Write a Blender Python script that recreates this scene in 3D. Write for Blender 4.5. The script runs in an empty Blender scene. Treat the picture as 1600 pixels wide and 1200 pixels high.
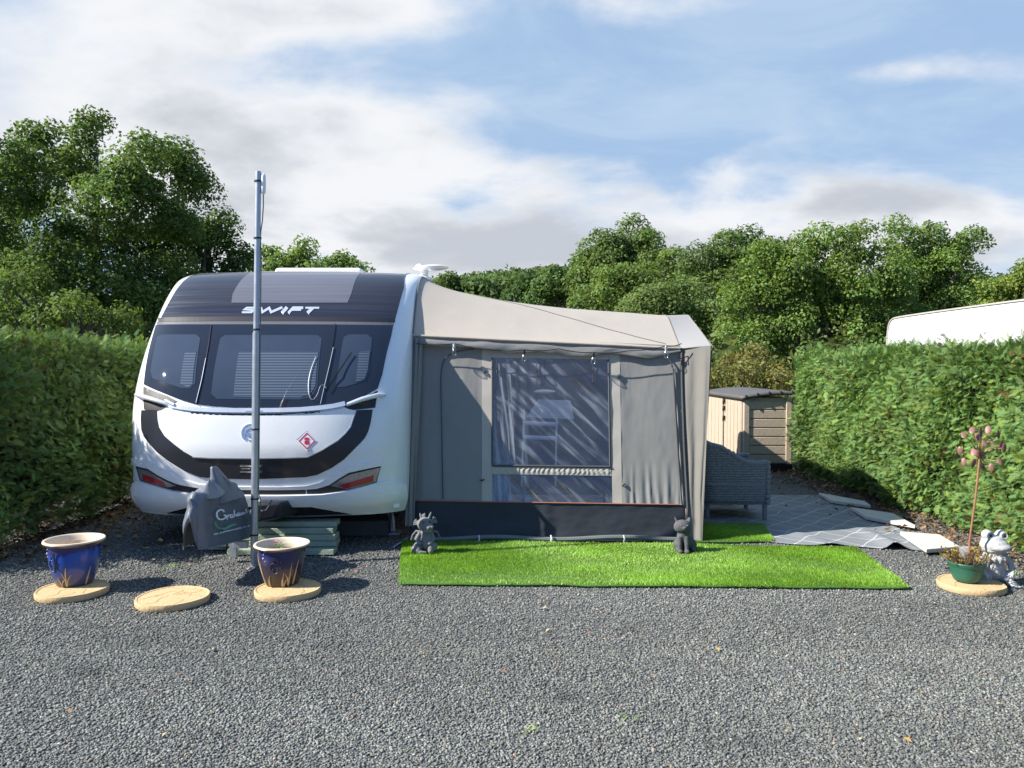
import bpy, bmesh, math, random
import numpy as np
from mathutils import Vector, Matrix, Euler, noise as mn
from mathutils.geometry import delaunay_2d_cdt

random.seed(7)
RNG = np.random.default_rng(7)
SC = bpy.context.scene
COL = SC.collection
PI = math.pi
R = math.radians

# ------------------------------------------------------------------ camera numbers
CAMH = 1.6
FPX = 1200.0
PITCH = math.atan(28 / 1200)
CP, SP = math.cos(PITCH), math.sin(PITCH)
SUN_AZ = R(14)      # light travels towards +x, turned this much towards +y
SUN_EL = R(38)


def ray(px, py):
    a = (px - 800) / FPX
    b = (600 - py) / FPX
    return (a, CP + b * SP, -SP + b * CP)


def at(px, py, Y):
    d = ray(px, py)
    t = Y / d[1]
    return (d[0] * t, Y, CAMH + d[2] * t)


def gnd(px, py, z=0.0):
    d = ray(px, py)
    t = (z - CAMH) / d[2]
    return (d[0] * t, d[1] * t, z)


def on_plane(px, py, p0, n):
    d = Vector(ray(px, py))
    o = Vector((0, 0, CAMH))
    n = Vector(n)
    t = (Vector(p0) - o).dot(n) / d.dot(n)
    return o + d * t


# ------------------------------------------------------------------ object helpers
def org(o):
    v = Vector((0, 0, 0))
    while o is not None:
        v = v + Vector(o.location)
        o = o.parent
    return v


def tag(o, label=None, cat=None, group=None, kind=None):
    if label: o['label'] = label
    if cat: o['category'] = cat
    if group: o['group'] = group
    if kind: o['kind'] = kind
    return o


def thing(name, label, cat, loc=(0, 0, 0), group=None):
    o = bpy.data.objects.new(name, None)
    COL.objects.link(o)
    o.location = loc
    o.empty_display_size = 0.1
    return tag(o, label, cat, group)


def link(name, me, mat, parent=None):
    o = bpy.data.objects.new(name, me)
    COL.objects.link(o)
    if parent is not None:
        o.parent = parent
    if mat is not None:
        me.materials.append(mat)
    return o


def copy_tree(o, parent=None):
    c = o.copy()
    COL.objects.link(c)
    c.parent = parent
    for ch in list(o.children):
        copy_tree(ch, c)
    return c


class MB:
    def __init__(s):
        s.v = []
        s.f = []

    def add(s, vs, fs):
        b = len(s.v)
        s.v += [tuple(p) for p in vs]
        s.f += [tuple(i + b for i in f) for f in fs]
        return s

    def box(s, c, size, rz=0.0, rx=0.0, ry=0.0, taper=1.0):
        hx, hy, hz = size[0] / 2, size[1] / 2, size[2] / 2
        m = Euler((rx, ry, rz)).to_matrix()
        vs = []
        for z in (-1, 1):
            k = taper if z > 0 else 1
            for x, y in ((-1, -1), (1, -1), (1, 1), (-1, 1)):
                vs.append(m @ Vector((x * hx * k, y * hy * k, z * hz)) + Vector(c))
        return s.add(vs, [(3, 2, 1, 0), (4, 5, 6, 7), (0, 1, 5, 4), (1, 2, 6, 5), (2, 3, 7, 6), (3, 0, 4, 7)])

    def tube(s, pts, r, n=8, flat=1.0):
        pts = [Vector(p) for p in pts]
        k = len(pts)
        rs = r if isinstance(r, (list, tuple)) else [r] * k
        t0 = (pts[1] - pts[0]).normalized()
        ref = Vector((0, 0, 1)) if abs(t0.z) < 0.9 else Vector((1, 0, 0))
        a = t0.cross(ref).normalized()
        vs = []
        for i in range(k):
            t = (pts[min(i + 1, k - 1)] - pts[max(i - 1, 0)]).normalized()
            a = (a - t * a.dot(t)).normalized()
            b = t.cross(a)
            for j in range(n):
                th = 2 * PI * j / n
                vs.append(pts[i] + a * math.cos(th) * rs[i] + b * math.sin(th) * rs[i] * flat)
        fs = []
        for i in range(k - 1):
            for j in range(n):
                j2 = (j + 1) % n
                fs.append((i * n + j, i * n + j2, (i + 1) * n + j2, (i + 1) * n + j))
        fs.append(tuple(range(n - 1, -1, -1)))
        fs.append(tuple((k - 1) * n + j for j in range(n)))
        return s.add(vs, fs)

    def lathe(s, prof, c=(0, 0, 0), n=32, wob=None, caps=True):
        vs = []
        k = len(prof)
        for i, (r, z) in enumerate(prof):
            for j in range(n):
                th = 2 * PI * j / n
                rr = max(r, 1e-4) * (wob(th, z) if wob else 1)
                vs.append((c[0] + rr * math.cos(th), c[1] + rr * math.sin(th), c[2] + z))
        fs = []
        for i in range(k - 1):
            for j in range(n):
                j2 = (j + 1) % n
                fs.append((i * n + j, i * n + j2, (i + 1) * n + j2, (i + 1) * n + j))
        if caps:
            fs.append(tuple(range(n - 1, -1, -1)))
            fs.append(tuple((k - 1) * n + j for j in range(n)))
        return s.add(vs, fs)

    def ell(s, c, r, rot=(0, 0, 0), nu=14, nv=9):
        if not isinstance(r, (tuple, list)): r = (r, r, r)
        m = Euler([R(a) for a in rot]).to_matrix()
        c = Vector(c)
        vs = [m @ Vector((0, 0, -r[2])) + c]
        for i in range(1, nv):
            ph = -PI / 2 + PI * i / nv
            for j in range(nu):
                th = 2 * PI * j / nu
                vs.append(m @ Vector((r[0] * math.cos(ph) * math.cos(th), r[1] * math.cos(ph) * math.sin(th), r[2] * math.sin(ph))) + c)
        vs.append(m @ Vector((0, 0, r[2])) + c)
        fs = []
        for j in range(nu):
            fs.append((0, 1 + (j + 1) % nu, 1 + j))
        for i in range(nv - 2):
            for j in range(nu):
                a = 1 + i * nu
                fs.append((a + j, a + (j + 1) % nu, a + nu + (j + 1) % nu, a + nu + j))
        a = 1 + (nv - 2) * nu
        for j in range(nu):
            fs.append((a + j, a + (j + 1) % nu, len(vs) - 1))
        return s.add(vs, fs)

    def grid(s, fn, nu, nv):
        vs = [fn(i / nu, j / nv) for j in range(nv + 1) for i in range(nu + 1)]
        fs = []
        for j in range(nv):
            for i in range(nu):
                a = j * (nu + 1) + i
                fs.append((a, a + 1, a + nu + 2, a + nu + 1))
        return s.add(vs, fs)

    def prism(s, poly, z0, z1):
        n = len(poly)
        vs = [(p[0], p[1], z0) for p in poly] + [(p[0], p[1], z1) for p in poly]
        fs = [tuple(range(n - 1, -1, -1)), tuple(range(n, 2 * n))]
        for i in range(n):
            j = (i + 1) % n
            fs.append((i, j, n + j, n + i))
        return s.add(vs, fs)

    def build(s, name, mat, parent=None, smooth=True, bevel=0.0, thick=0.0, seg=2, recalc=True, sharp=42):
        o0 = org(parent) if parent is not None else Vector((0, 0, 0))
        me = bpy.data.meshes.new(name)
        me.from_pydata([(p[0] - o0.x, p[1] - o0.y, p[2] - o0.z) for p in s.v], [], s.f)
        if recalc:
            bm = bmesh.new()
            bm.from_mesh(me)
            bmesh.ops.recalc_face_normals(bm, faces=bm.faces)
            bm.to_mesh(me)
            bm.free()
        if smooth:
            me.shade_smooth()
            me.set_sharp_from_angle(angle=R(sharp))
        o = link(name, me, mat, parent)
        if thick:
            m = o.modifiers.new('Solidify', 'SOLIDIFY')
            m.thickness = thick
            m.offset = 0
        if bevel:
            m = o.modifiers.new('Bevel', 'BEVEL')
            m.width = bevel
            m.segments = seg
            m.limit_method = 'ANGLE'
            m.angle_limit = R(40)
        return o


def np_mesh(name, verts, nside, mat, parent=None, cols=None, smooth=False):
    """verts (F*nside,3) unshared polygons of nside corners; cols (F,3) per polygon."""
    nf = len(verts) // nside
    me = bpy.data.meshes.new(name)
    if parent is not None:
        verts = verts - np.array(org(parent))
    me.vertices.add(len(verts))
    me.vertices.foreach_set('co', verts.astype(np.float32).ravel())
    me.loops.add(nf * nside)
    me.loops.foreach_set('vertex_index', np.arange(nf * nside, dtype=np.int32))
    me.polygons.add(nf)
    me.polygons.foreach_set('loop_start', np.arange(nf, dtype=np.int32) * nside)
    if cols is not None:
        at_ = me.color_attributes.new('Col', 'FLOAT_COLOR', 'POINT')
        c = np.ones((nf, nside, 4), np.float32)
        c[:, :, :3] = cols[:, None, :]
        at_.data.foreach_set('color', c.ravel())
    me.update(calc_edges=True)
    me.validate()
    return link(name, me, mat, parent)


def idx_mesh(name, verts, faces, mat, parent=None, vcols=None):
    """shared-vertex triangle mesh from numpy arrays; vcols per vertex."""
    me = bpy.data.meshes.new(name)
    if parent is not None:
        verts = verts - np.array(org(parent))
    k = faces.shape[1]
    me.vertices.add(len(verts))
    me.vertices.foreach_set('co', verts.astype(np.float32).ravel())
    me.loops.add(faces.size)
    me.loops.foreach_set('vertex_index', faces.astype(np.int32).ravel())
    me.polygons.add(len(faces))
    me.polygons.foreach_set('loop_start', np.arange(len(faces), dtype=np.int32) * k)
    if vcols is not None:
        at_ = me.color_attributes.new('Col', 'FLOAT_COLOR', 'POINT')
        c = np.ones((len(verts), 4), np.float32)
        c[:, :3] = vcols
        at_.data.foreach_set('color', c.ravel())
    me.update(calc_edges=True)
    return link(name, me, mat, parent)


def sculpt(name, mb, voxel, mat, parent, smooth_it=6):
    me = bpy.data.meshes.new(name)
    me.from_pydata(mb.v, [], mb.f)
    bm = bmesh.new(); bm.from_mesh(me)
    bmesh.ops.recalc_face_normals(bm, faces=bm.faces)
    bm.to_mesh(me); bm.free()
    t = bpy.data.objects.new('carving', me)
    COL.objects.link(t)
    m = t.modifiers.new('r', 'REMESH'); m.mode = 'VOXEL'; m.voxel_size = voxel
    m2 = t.modifiers.new('s', 'SMOOTH'); m2.factor = 0.5; m2.iterations = smooth_it
    dg = bpy.context.evaluated_depsgraph_get()
    new = bpy.data.meshes.new_from_object(t.evaluated_get(dg))
    bpy.data.objects.remove(t)
    bpy.data.meshes.remove(me)
    new.name = name
    new.transform(Matrix.Translation(-org(parent)))
    new.shade_smooth()
    return link(name, new, mat, parent)


# ------------------------------------------------------------------ materials
def nodes(mat):
    mat.use_nodes = True
    nt = mat.node_tree
    return nt, nt.nodes, nt.links


def M(name, col, rough=0.6, metal=0.0, var=0.1, vs=6.0, bump=0.0, bs=40.0, coat=0.0, spec=0.5,
      dirt=None, dirt_s=3.0, dirt_amt=0.5, rvar=0.0, transl=0.0, weave=0.0, sheen=0.0):
    m = bpy.data.materials.new(name)
    nt, N, L = nodes(m)
    b = N['Principled BSDF']
    b.inputs['Roughness'].default_value = rough
    b.inputs['Metallic'].default_value = metal
    b.inputs['Coat Weight'].default_value = coat
    b.inputs['Coat Roughness'].default_value = 0.04
    b.inputs['Specular IOR Level'].default_value = spec
    b.inputs['Sheen Weight'].default_value = sheen
    tc = N.new('ShaderNodeTexCoord')
    no = N.new('ShaderNodeTexNoise')
    no.inputs['Scale'].default_value = vs
    no.inputs['Detail'].default_value = 6
    L.new(tc.outputs['Object'], no.inputs['Vector'])
    mx = N.new('ShaderNodeMix'); mx.data_type = 'RGBA'
    mx.inputs[6].default_value = (*[min(1, c * (1 - var)) for c in col], 1)
    mx.inputs[7].default_value = (*[min(1, c * (1 + var)) for c in col], 1)
    L.new(no.outputs['Fac'], mx.inputs[0])
    out = mx.outputs[2]
    if dirt:
        n2 = N.new('ShaderNodeTexNoise')
        n2.inputs['Scale'].default_value = dirt_s
        n2.inputs['Detail'].default_value = 8
        n2.inputs['Roughness'].default_value = 0.65
        L.new(tc.outputs['Object'], n2.inputs['Vector'])
        rp = N.new('ShaderNodeMapRange')
        rp.inputs[1].default_value = 0.5
        rp.inputs[2].default_value = 0.75
        rp.inputs[4].default_value = dirt_amt
        L.new(n2.outputs['Fac'], rp.inputs[0])
        m3 = N.new('ShaderNodeMix'); m3.data_type = 'RGBA'
        m3.inputs[7].default_value = (*dirt, 1)
        L.new(rp.outputs[0], m3.inputs[0])
        L.new(out, m3.inputs[6])
        out = m3.outputs[2]
    L.new(out, b.inputs['Base Color'])
    if rvar:
        rr = N.new('ShaderNodeMapRange')
        rr.inputs[3].default_value = max(0, rough - rvar)
        rr.inputs[4].default_value = min(1, rough + rvar)
        L.new(no.outputs['Fac'], rr.inputs[0])
        L.new(rr.outputs[0], b.inputs['Roughness'])
    hgt = None
    if bump:
        n3 = N.new('ShaderNodeTexNoise')
        n3.inputs['Scale'].default_value = bs
        n3.inputs['Detail'].default_value = 5
        L.new(tc.outputs['Object'], n3.inputs['Vector'])
        hgt = n3.outputs['Fac']
    if weave:
        bump = max(bump, weave)
        w1 = N.new('ShaderNodeTexWave'); w1.bands_direction = 'X'
        w2 = N.new('ShaderNodeTexWave'); w2.bands_direction = 'Z'
        for w in (w1, w2):
            w.inputs['Scale'].default_value = bs
            w.inputs['Distortion'].default_value = 0.4
            L.new(tc.outputs['Object'], w.inputs['Vector'])
        ad = N.new('ShaderNodeMath'); ad.operation = 'MULTIPLY'
        L.new(w1.outputs['Fac'], ad.inputs[0]); L.new(w2.outputs['Fac'], ad.inputs[1])
        hgt = ad.outputs[0]
    if hgt is not None:
        bp = N.new('ShaderNodeBump')
        bp.inputs['Strength'].default_value = bump
        bp.inputs['Distance'].default_value = 0.01
        L.new(hgt, bp.inputs['Height'])
        L.new(bp.outputs[0], b.inputs['Normal'])
    if transl:
        tr = N.new('ShaderNodeBsdfTranslucent')
        L.new(out, tr.inputs['Color'])
        ms = N.new('ShaderNodeMixShader')
        ms.inputs[0].default_value = transl
        L.new(b.outputs[0], ms.inputs[1]); L.new(tr.outputs[0], ms.inputs[2])
        L.new(ms.outputs[0], N['Material Output'].inputs['Surface'])
    return m


def attr_mat(name, rough=0.55, transl=0.35, spec=0.4, tint=(1.25, 1.3, 0.6), bump=0):
    m = bpy.data.materials.new(name)
    nt, N, L = nodes(m)
    b = N['Principled BSDF']
    b.inputs['Roughness'].default_value = rough
    b.inputs['Specular IOR Level'].default_value = spec
    a = N.new('ShaderNodeAttribute'); a.attribute_name = 'Col'
    L.new(a.outputs['Color'], b.inputs['Base Color'])
    if transl:
        tr = N.new('ShaderNodeBsdfTranslucent')
        mu = N.new('ShaderNodeMix'); mu.data_type = 'RGBA'; mu.blend_type = 'MULTIPLY'
        mu.inputs[0].default_value = 1
        mu.inputs[7].default_value = (*tint, 1)
        L.new(a.outputs['Color'], mu.inputs[6])
        L.new(mu.outputs[2], tr.inputs['Color'])
        ms = N.new('ShaderNodeMixShader'); ms.inputs[0].default_value = transl
        L.new(b.outputs[0], ms.inputs[1]); L.new(tr.outputs[0], ms.inputs[2])
        L.new(ms.outputs[0], N['Material Output'].inputs['Surface'])
    return m


def fbm(x, y, z, o=4):
    return mn.fractal(Vector((x, y, z)), 1.0, 2.0, o)


def chaikin(p, it=3):
    for _ in range(it):
        q = [p[0]]
        for a, b in zip(p[:-1], p[1:]):
            q.append(tuple(0.75 * i + 0.25 * j for i, j in zip(a, b)))
            q.append(tuple(0.25 * i + 0.75 * j for i, j in zip(a, b)))
        q.append(p[-1])
        p = q
    return p


def ribbon(pts2, w, closed=False):
    """2-D polyline -> mitred strip: returns left and right point lists."""
    n = len(pts2)
    Lf, Rt = [], []
    for i in range(n):
        p = Vector(pts2[i])
        if closed:
            a, b = Vector(pts2[i - 1]), Vector(pts2[(i + 1) % n])
        else:
            a, b = Vector(pts2[max(i - 1, 0)]), Vector(pts2[min(i + 1, n - 1)])
        d0 = (p - a).normalized() if (p - a).length > 1e-9 else (b - p).normalized()
        d1 = (b - p).normalized() if (b - p).length > 1e-9 else d0
        n0 = Vector((-d0.y, d0.x)); n1 = Vector((-d1.y, d1.x))
        mt = (n0 + n1)
        mt = mt.normalized() if mt.length > 1e-6 else n1
        k = 1 / max(0.45, mt.dot(n1))
        Lf.append(p + mt * w / 2 * k)
        Rt.append(p - mt * w / 2 * k)
    return Lf, Rt
# ------------------------------------------------------------------ camera, light, sky
cam = bpy.data.cameras.new('camera')
cam.sensor_width = 36
cam.lens = 27
cam.clip_end = 3000
camo = bpy.data.objects.new('camera', cam)
COL.objects.link(camo)
camo.location = (0, 0, CAMH)
camo.rotation_euler = (PI / 2 - PITCH, 0, 0)
SC.camera = camo
SC.cycles.use_denoising = True
SC.cycles.denoiser = 'OPENIMAGEDENOISE'
SC.cycles.denoising_input_passes = 'RGB_ALBEDO_NORMAL'
SC.cycles.denoising_prefilter = 'FAST'
SC.cycles.use_adaptive_sampling = False
SC.cycles.sample_clamp_indirect = 6
SC.view_settings.view_transform = 'Standard'
SC.view_settings.look = 'None'
SC.view_settings.gamma = 1
SC.view_settings.exposure = 0.95

sun = bpy.data.lights.new('sun', 'SUN')
sun.energy = 5.0
sun.angle = R(0.5)
sun.color = (1.0, 0.95, 0.86)
suno = bpy.data.objects.new('sun', sun)
COL.objects.link(suno)
sd = Vector((math.cos(SUN_EL) * math.cos(SUN_AZ), math.cos(SUN_EL) * math.sin(SUN_AZ), -math.sin(SUN_EL)))
suno.rotation_euler = sd.to_track_quat('-Z', 'Y').to_euler()
suno.location = (-20, -5, 20)

w = bpy.data.worlds.new('World')
SC.world = w
w.use_nodes = True
nt = w.node_tree
N, L = nt.nodes, nt.links
bg = N['Background']
bg.inputs['Strength'].default_value = 0.046
sky = N.new('ShaderNodeTexSky')
sky.sky_type = 'NISHITA'
sky.sun_disc = False
sky.sun_elevation = SUN_EL
# the sun stands at -sd : azimuth measured from +Y towards +X
sky.sun_rotation = math.atan2(-sd.x, -sd.y)
sky.air_density = 1.0
sky.dust_density = 1.2
sky.ozone_density = 1.6


def mth(op, a, b=None, c=None, clamp=False):
    n = N.new('ShaderNodeMath')
    n.operation = op
    n.use_clamp = clamp
    for i, s in enumerate((a, b, c)):
        if s is None: continue
        if isinstance(s, (int, float)):
            n.inputs[i].default_value = s
        else:
            L.new(s, n.inputs[i])
    return n.outputs[0]


tc = N.new('ShaderNodeTexCoord')
sp = N.new('ShaderNodeSeparateXYZ')
L.new(tc.outputs['Generated'], sp.inputs[0])
X, Yd, Z = sp.outputs
yy = mth('MAXIMUM', Yd, 0.2)
U = mth('DIVIDE', X, yy)
V = mth('DIVIDE', Z, yy)
den = mth('ADD', mth('MAXIMUM', Z, 0.0), 0.22)
cb = N.new('ShaderNodeCombineXYZ')
L.new(mth('DIVIDE', X, den), cb.inputs[0])
L.new(mth('DIVIDE', Yd, den), cb.inputs[1])


def noise_n(scale, detail, rough, off, dist=0.0, stretch=(1, 1, 1)):
    mp = N.new('ShaderNodeMapping')
    mp.inputs['Location'].default_value = off
    mp.inputs['Scale'].default_value = stretch
    L.new(cb.outputs[0], mp.inputs[0])
    n = N.new('ShaderNodeTexNoise')
    n.inputs['Scale'].default_value = scale
    n.inputs['Detail'].default_value = detail
    n.inputs['Roughness'].default_value = rough
    n.inputs['Distortion'].default_value = dist
    L.new(mp.outputs[0], n.inputs['Vector'])
    return n.outputs['Fac']


def bump_at(px, py, rx, ry, wgt):
    u0, v0 = (px - 800) / 1200, (572 - py) / 1200
    a = mth('DIVIDE', mth('SUBTRACT', U, u0), rx / 1200)
    b = mth('DIVIDE', mth('SUBTRACT', V, v0), ry / 1200)
    d = mth('ADD', mth('MULTIPLY', a, a), mth('MULTIPLY', b, b))
    return mth('MULTIPLY', mth('EXPONENT', mth('MULTIPLY', d, -1.0)), wgt)


mask = None
for g in [(130, 120, 330, 190, 0.62), (560, 250, 210, 110, 0.46), (420, 330, 420, 70, 0.30), (1330, 330, 420, 80, 0.50), (1150, 420, 600, 60, 0.22),
          (1420, 115, 230, 32, 0.30), (720, 150, 90, 55, 0.22), (800, 400, 500, 55, 0.40), (500, 20, 260, 45, 0.35),
          (1150, 5, 260, 30, 0.25), (980, 250, 220, 90, 0.10), (450, 125, 90, 50, -0.22), (900, 110, 260, 60, -0.12), (1480, 190, 200, 45, -0.18)]:
    bmp = bump_at(*g)
    mask = bmp if mask is None else mth('ADD', mask, bmp)
fr_ = N.new('ShaderNodeMapRange'); fr_.interpolation_type = 'SMOOTHSTEP'; fr_.inputs[1].default_value = -0.15; fr_.inputs[2].default_value = 0.35
L.new(Yd, fr_.inputs[0]); front = fr_.outputs[0]
mask = mth('ADD', mth('MULTIPLY', mask, front), mth('MULTIPLY', mth('SUBTRACT', 1.0, front), -0.12))
n1 = noise_n(2.1, 10, 0.56, (3.1, 1.7, 0.4), 0.25)
n2 = noise_n(0.9, 5, 0.5, (7.3, 2.2, 0.9), 0.1)
n3 = noise_n(2.6, 9, 0.6, (1.3, 9.2, 3.3), 0.5, (0.8, 1.25, 1))
val = mth('ADD', mth('MULTIPLY', mth('SUBTRACT', n1, 0.5), 1.15), mask)
val = mth('ADD', val, mth('MULTIPLY', mth('SUBTRACT', n2, 0.5), 0.35))
mr = N.new('ShaderNodeMapRange'); mr.interpolation_type = 'SMOOTHSTEP'
mr.inputs[1].default_value = 0.14
mr.inputs[2].default_value = 0.50
L.new(val, mr.inputs[0])
dens = mr.outputs[0]
# thin high veil
mv = N.new('ShaderNodeMapRange'); mv.interpolation_type = 'SMOOTHSTEP'
mv.inputs[1].default_value = 0.36; mv.inputs[2].default_value = 0.75
mv.inputs[3].default_value = 0.18; mv.inputs[4].default_value = 0.62
L.new(n3, mv.inputs[0])
# cloud colour: thick middles go grey
n4 = noise_n(1.7, 7, 0.52, (3.1, 1.78, 0.62), 0.2)
thick = N.new('ShaderNodeMapRange'); thick.interpolation_type = 'SMOOTHSTEP'
thick.inputs[1].default_value = 0.30; thick.inputs[2].default_value = 0.82
tv = mth('ADD', val, mth('MULTIPLY', mth('SUBTRACT', n4, 0.5), 1.6))
L.new(tv, thick.inputs[0])
cc = N.new('ShaderNodeMix'); cc.data_type = 'RGBA'
cc.inputs[6].default_value = (10.6, 10.7, 10.9, 1)
cc.inputs[7].default_value = (6.5, 6.85, 7.45, 1)
L.new(thick.outputs[0], cc.inputs[0])
lift = N.new('ShaderNodeMix'); lift.data_type = 'RGBA'
lift.inputs[7].default_value = (7.2, 8.6, 10.3, 1)
L.new(mth('MULTIPLY', mv.outputs[0], mth('MULTIPLY_ADD', front, 0.92, 0.08)), lift.inputs[0])
pale = N.new('ShaderNodeMix'); pale.data_type = 'RGBA'
bl = N.new('ShaderNodeMix'); bl.data_type = 'RGBA'
bl.inputs[6].default_value = (2.0, 4.25, 8.9, 1); bl.inputs[7].default_value = (4.0, 6.4, 10.0, 1)
L.new(front, bl.inputs[0]); L.new(bl.outputs[2], pale.inputs[7])
pale.inputs[0].default_value = 0.78; L.new(sky.outputs[0], pale.inputs[6])
L.new(pale.outputs[2], lift.inputs[6])
fin = N.new('ShaderNodeMix'); fin.data_type = 'RGBA'
L.new(mth('MULTIPLY', dens, 0.95), fin.inputs[0])
L.new(lift.outputs[2], fin.inputs[6])
L.new(cc.outputs[2], fin.inputs[7])
L.new(fin.outputs[2], bg.inputs['Color'])
w.cycles.sampling_method = 'MANUAL'
w.cycles.sample_map_resolution = 1024
# ------------------------------------------------------------------ materials used widely
MAT = {}
MAT['white'] = M('white_gelcoat', (0.80, 0.81, 0.82), 0.22, var=0.02, vs=1.5, coat=0.5, dirt=(0.62, 0.62, 0.58), dirt_s=2.5, dirt_amt=0.25)
m = bpy.data.materials.new('dark_roof_gloss'); nt, N, L = nodes(m); b = N['Principled BSDF']
tc = N.new('ShaderNodeTexCoord'); mp_ = N.new('ShaderNodeMapping'); mp_.inputs['Scale'].default_value = (0.35, 0.2, 26); L.new(tc.outputs['Object'], mp_.inputs[0])
no = N.new('ShaderNodeTexNoise'); no.inputs['Scale'].default_value = 2.0; no.inputs['Detail'].default_value = 6; L.new(mp_.outputs[0], no.inputs['Vector'])
mr = N.new('ShaderNodeMapRange'); mr.inputs[1].default_value = 0.35; mr.inputs[2].default_value = 0.65; mr.inputs[3].default_value = 0.08; mr.inputs[4].default_value = 0.42; L.new(no.outputs['Fac'], mr.inputs[0]); L.new(mr.outputs[0], b.inputs['Roughness'])
mx = N.new('ShaderNodeMix'); mx.data_type = 'RGBA'; mx.inputs[6].default_value = (0.010, 0.012, 0.024, 1); mx.inputs[7].default_value = (0.032, 0.034, 0.054, 1); b.inputs['Specular IOR Level'].default_value = 0.38; L.new(no.outputs['Fac'], mx.inputs[0]); L.new(mx.outputs[2], b.inputs['Base Color'])
b.inputs['Coat Weight'].default_value = 0.25; b.inputs['Coat Roughness'].default_value = 0.06
MAT['dark_gloss'] = m
MAT['graphite'] = M('graphite_paint', (0.020, 0.022, 0.030), 0.3, var=0.15, vs=3, coat=0.12, rvar=0.08, spec=0.4)
MAT['trim'] = M('bright_trim', (0.74, 0.77, 0.83), 0.25, metal=0.45, var=0.06, rvar=0.05)
MAT['glass_dark'] = M('tinted_window', (0.014, 0.018, 0.030), 0.05, var=0.25, vs=3, coat=0.4)
MAT['pane'] = M('window_pane', (0.040, 0.056, 0.090), 0.02, spec=0.3, var=0.3, vs=2.2)
MAT['matte'] = M('matte_black', (0.010, 0.010, 0.011), 0.9, spec=0.08)
MAT['seam_grey'] = M('grey_seam_trim', (0.11, 0.11, 0.125), 0.35, var=0.2, vs=3)
MAT['black'] = M('black_plastic', (0.012, 0.012, 0.014), 0.5, var=0.2)
MAT['shadow_black'] = M('black_void_panel', (0.008, 0.008, 0.009), 0.8, var=0.2)
MAT['chrome'] = M('chrome', (0.78, 0.80, 0.86), 0.14, metal=1.0, var=0.06, rvar=0.05)
MAT['silver'] = M('silver_letters', (0.72, 0.74, 0.80), 0.3, metal=0.6, var=0.05)
MAT['grey_lens'] = M('grey_lens', (0.35, 0.34, 0.35), 0.12, metal=0.5, var=0.35, vs=30, coat=1.0)
MAT['red_lens'] = M('red_lens', (0.38, 0.02, 0.03), 0.15, var=0.4, vs=25, coat=1.0)
MAT['white_paint'] = M('white_sticker', (0.85, 0.85, 0.86), 0.5, var=0.02)
MAT['red_paint'] = M('red_print', (0.60, 0.02, 0.08), 0.5, var=0.05)
MAT['rubber'] = M('tyre_rubber', (0.02, 0.02, 0.02), 0.85, bump=0.3)
MAT['steel'] = M('galvanised_steel', (0.46, 0.50, 0.54), 0.42, metal=0.75, var=0.16, vs=14, rvar=0.1)

# venetian blind behind the front window
m = bpy.data.materials.new('window_blind'); nt, N, L = nodes(m)
b = N['Principled BSDF']
tc = N.new('ShaderNodeTexCoord'); wv = N.new('ShaderNodeTexWave'); wv.bands_direction = 'Z'; wv.wave_profile = 'SIN'
wv.inputs['Scale'].default_value = 13.5; wv.inputs['Distortion'].default_value = 0.15
L.new(tc.outputs['Object'], wv.inputs['Vector'])
cr = N.new('ShaderNodeMix'); cr.data_type = 'RGBA'
cr.inputs[6].default_value = (0.040, 0.055, 0.085, 1); cr.inputs[7].default_value = (0.105, 0.135, 0.185, 1)
L.new(wv.outputs['Fac'], cr.inputs[0]); L.new(cr.outputs[2], b.inputs['Base Color'])
b.inputs['Roughness'].default_value = 0.02; b.inputs['Specular IOR Level'].default_value = 0.3
MAT['blind'] = m

# ------------------------------------------------------------------ caravan front surface
XC, WH = -2.165, 1.235
prof = [(7.12, 0.20), (7.10, 0.33), (7.03, 0.50), (7.02, 0.80), (7.03, 1.21), (7.08, 1.38), (7.18, 1.60), (7.34, 1.85),
        (7.57, 2.14), (7.82, 2.385), (8.02, 2.50), (8.32, 2.573), (8.9, 2.605), (9.6, 2.612)]
prof = chaikin(prof, 3)
PY = np.array([p[0] for p in prof]); PZ = np.array([p[1] for p in prof])
NSE = 2.7


def Dep(z):
    return float(np.interp(z, [0.2, 0.45, 0.9, 1.4, 2.2, 2.62], [0.44, 0.56, 0.62, 0.58, 0.50, 0.42]))


def F(x, z):
    u = min(0.9995, abs((x - XC) / WH))
    return float(np.interp(z, PZ, PY)) - Dep(z) * (1 - u ** NSE) ** (1 / NSE)


def solve(px, py):
    Y = 6.7
    for _ in range(60):
        x, _y, z = at(px, py, Y)
        z = min(max(z, 0.25), 2.6)
        x = min(max(x, XC - WH * 0.999), XC + WH * 0.999)
        Y = 0.6 * Y + 0.4 * F(x, z)
    return (x, z)


def spt(x, z, off=0.0):
    e = 0.004
    y = F(x, z)
    nx = (F(x + e, z) - F(x - e, z)) / (2 * e)
    nz = (F(x, z + e) - F(x, z - e)) / (2 * e)
    nx = max(-6, min(6, nx)); nz = max(-8, min(8, nz))
    n = Vector((nx, -1, nz)).normalized()
    return Vector((x, y, z)) + n * off


def inside(p, poly):
    c = False
    j = len(poly) - 1
    for i in range(len(poly)):
        if (poly[i][1] > p[1]) != (poly[j][1] > p[1]) and p[0] < (poly[j][0] - poly[i][0]) * (p[1] - poly[i][1]) / (poly[j][1] - poly[i][1]) + poly[i][0]:
            c = not c
        j = i
    return c


def resample(poly, step):
    out = []
    for a, b in zip(poly, poly[1:] + poly[:1]):
        d = math.hypot(b[0] - a[0], b[1] - a[1])
        k = max(1, int(d / step))
        for i in range(k):
            out.append((a[0] + (b[0] - a[0]) * i / k, a[1] + (b[1] - a[1]) * i / k))
    return out


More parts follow.
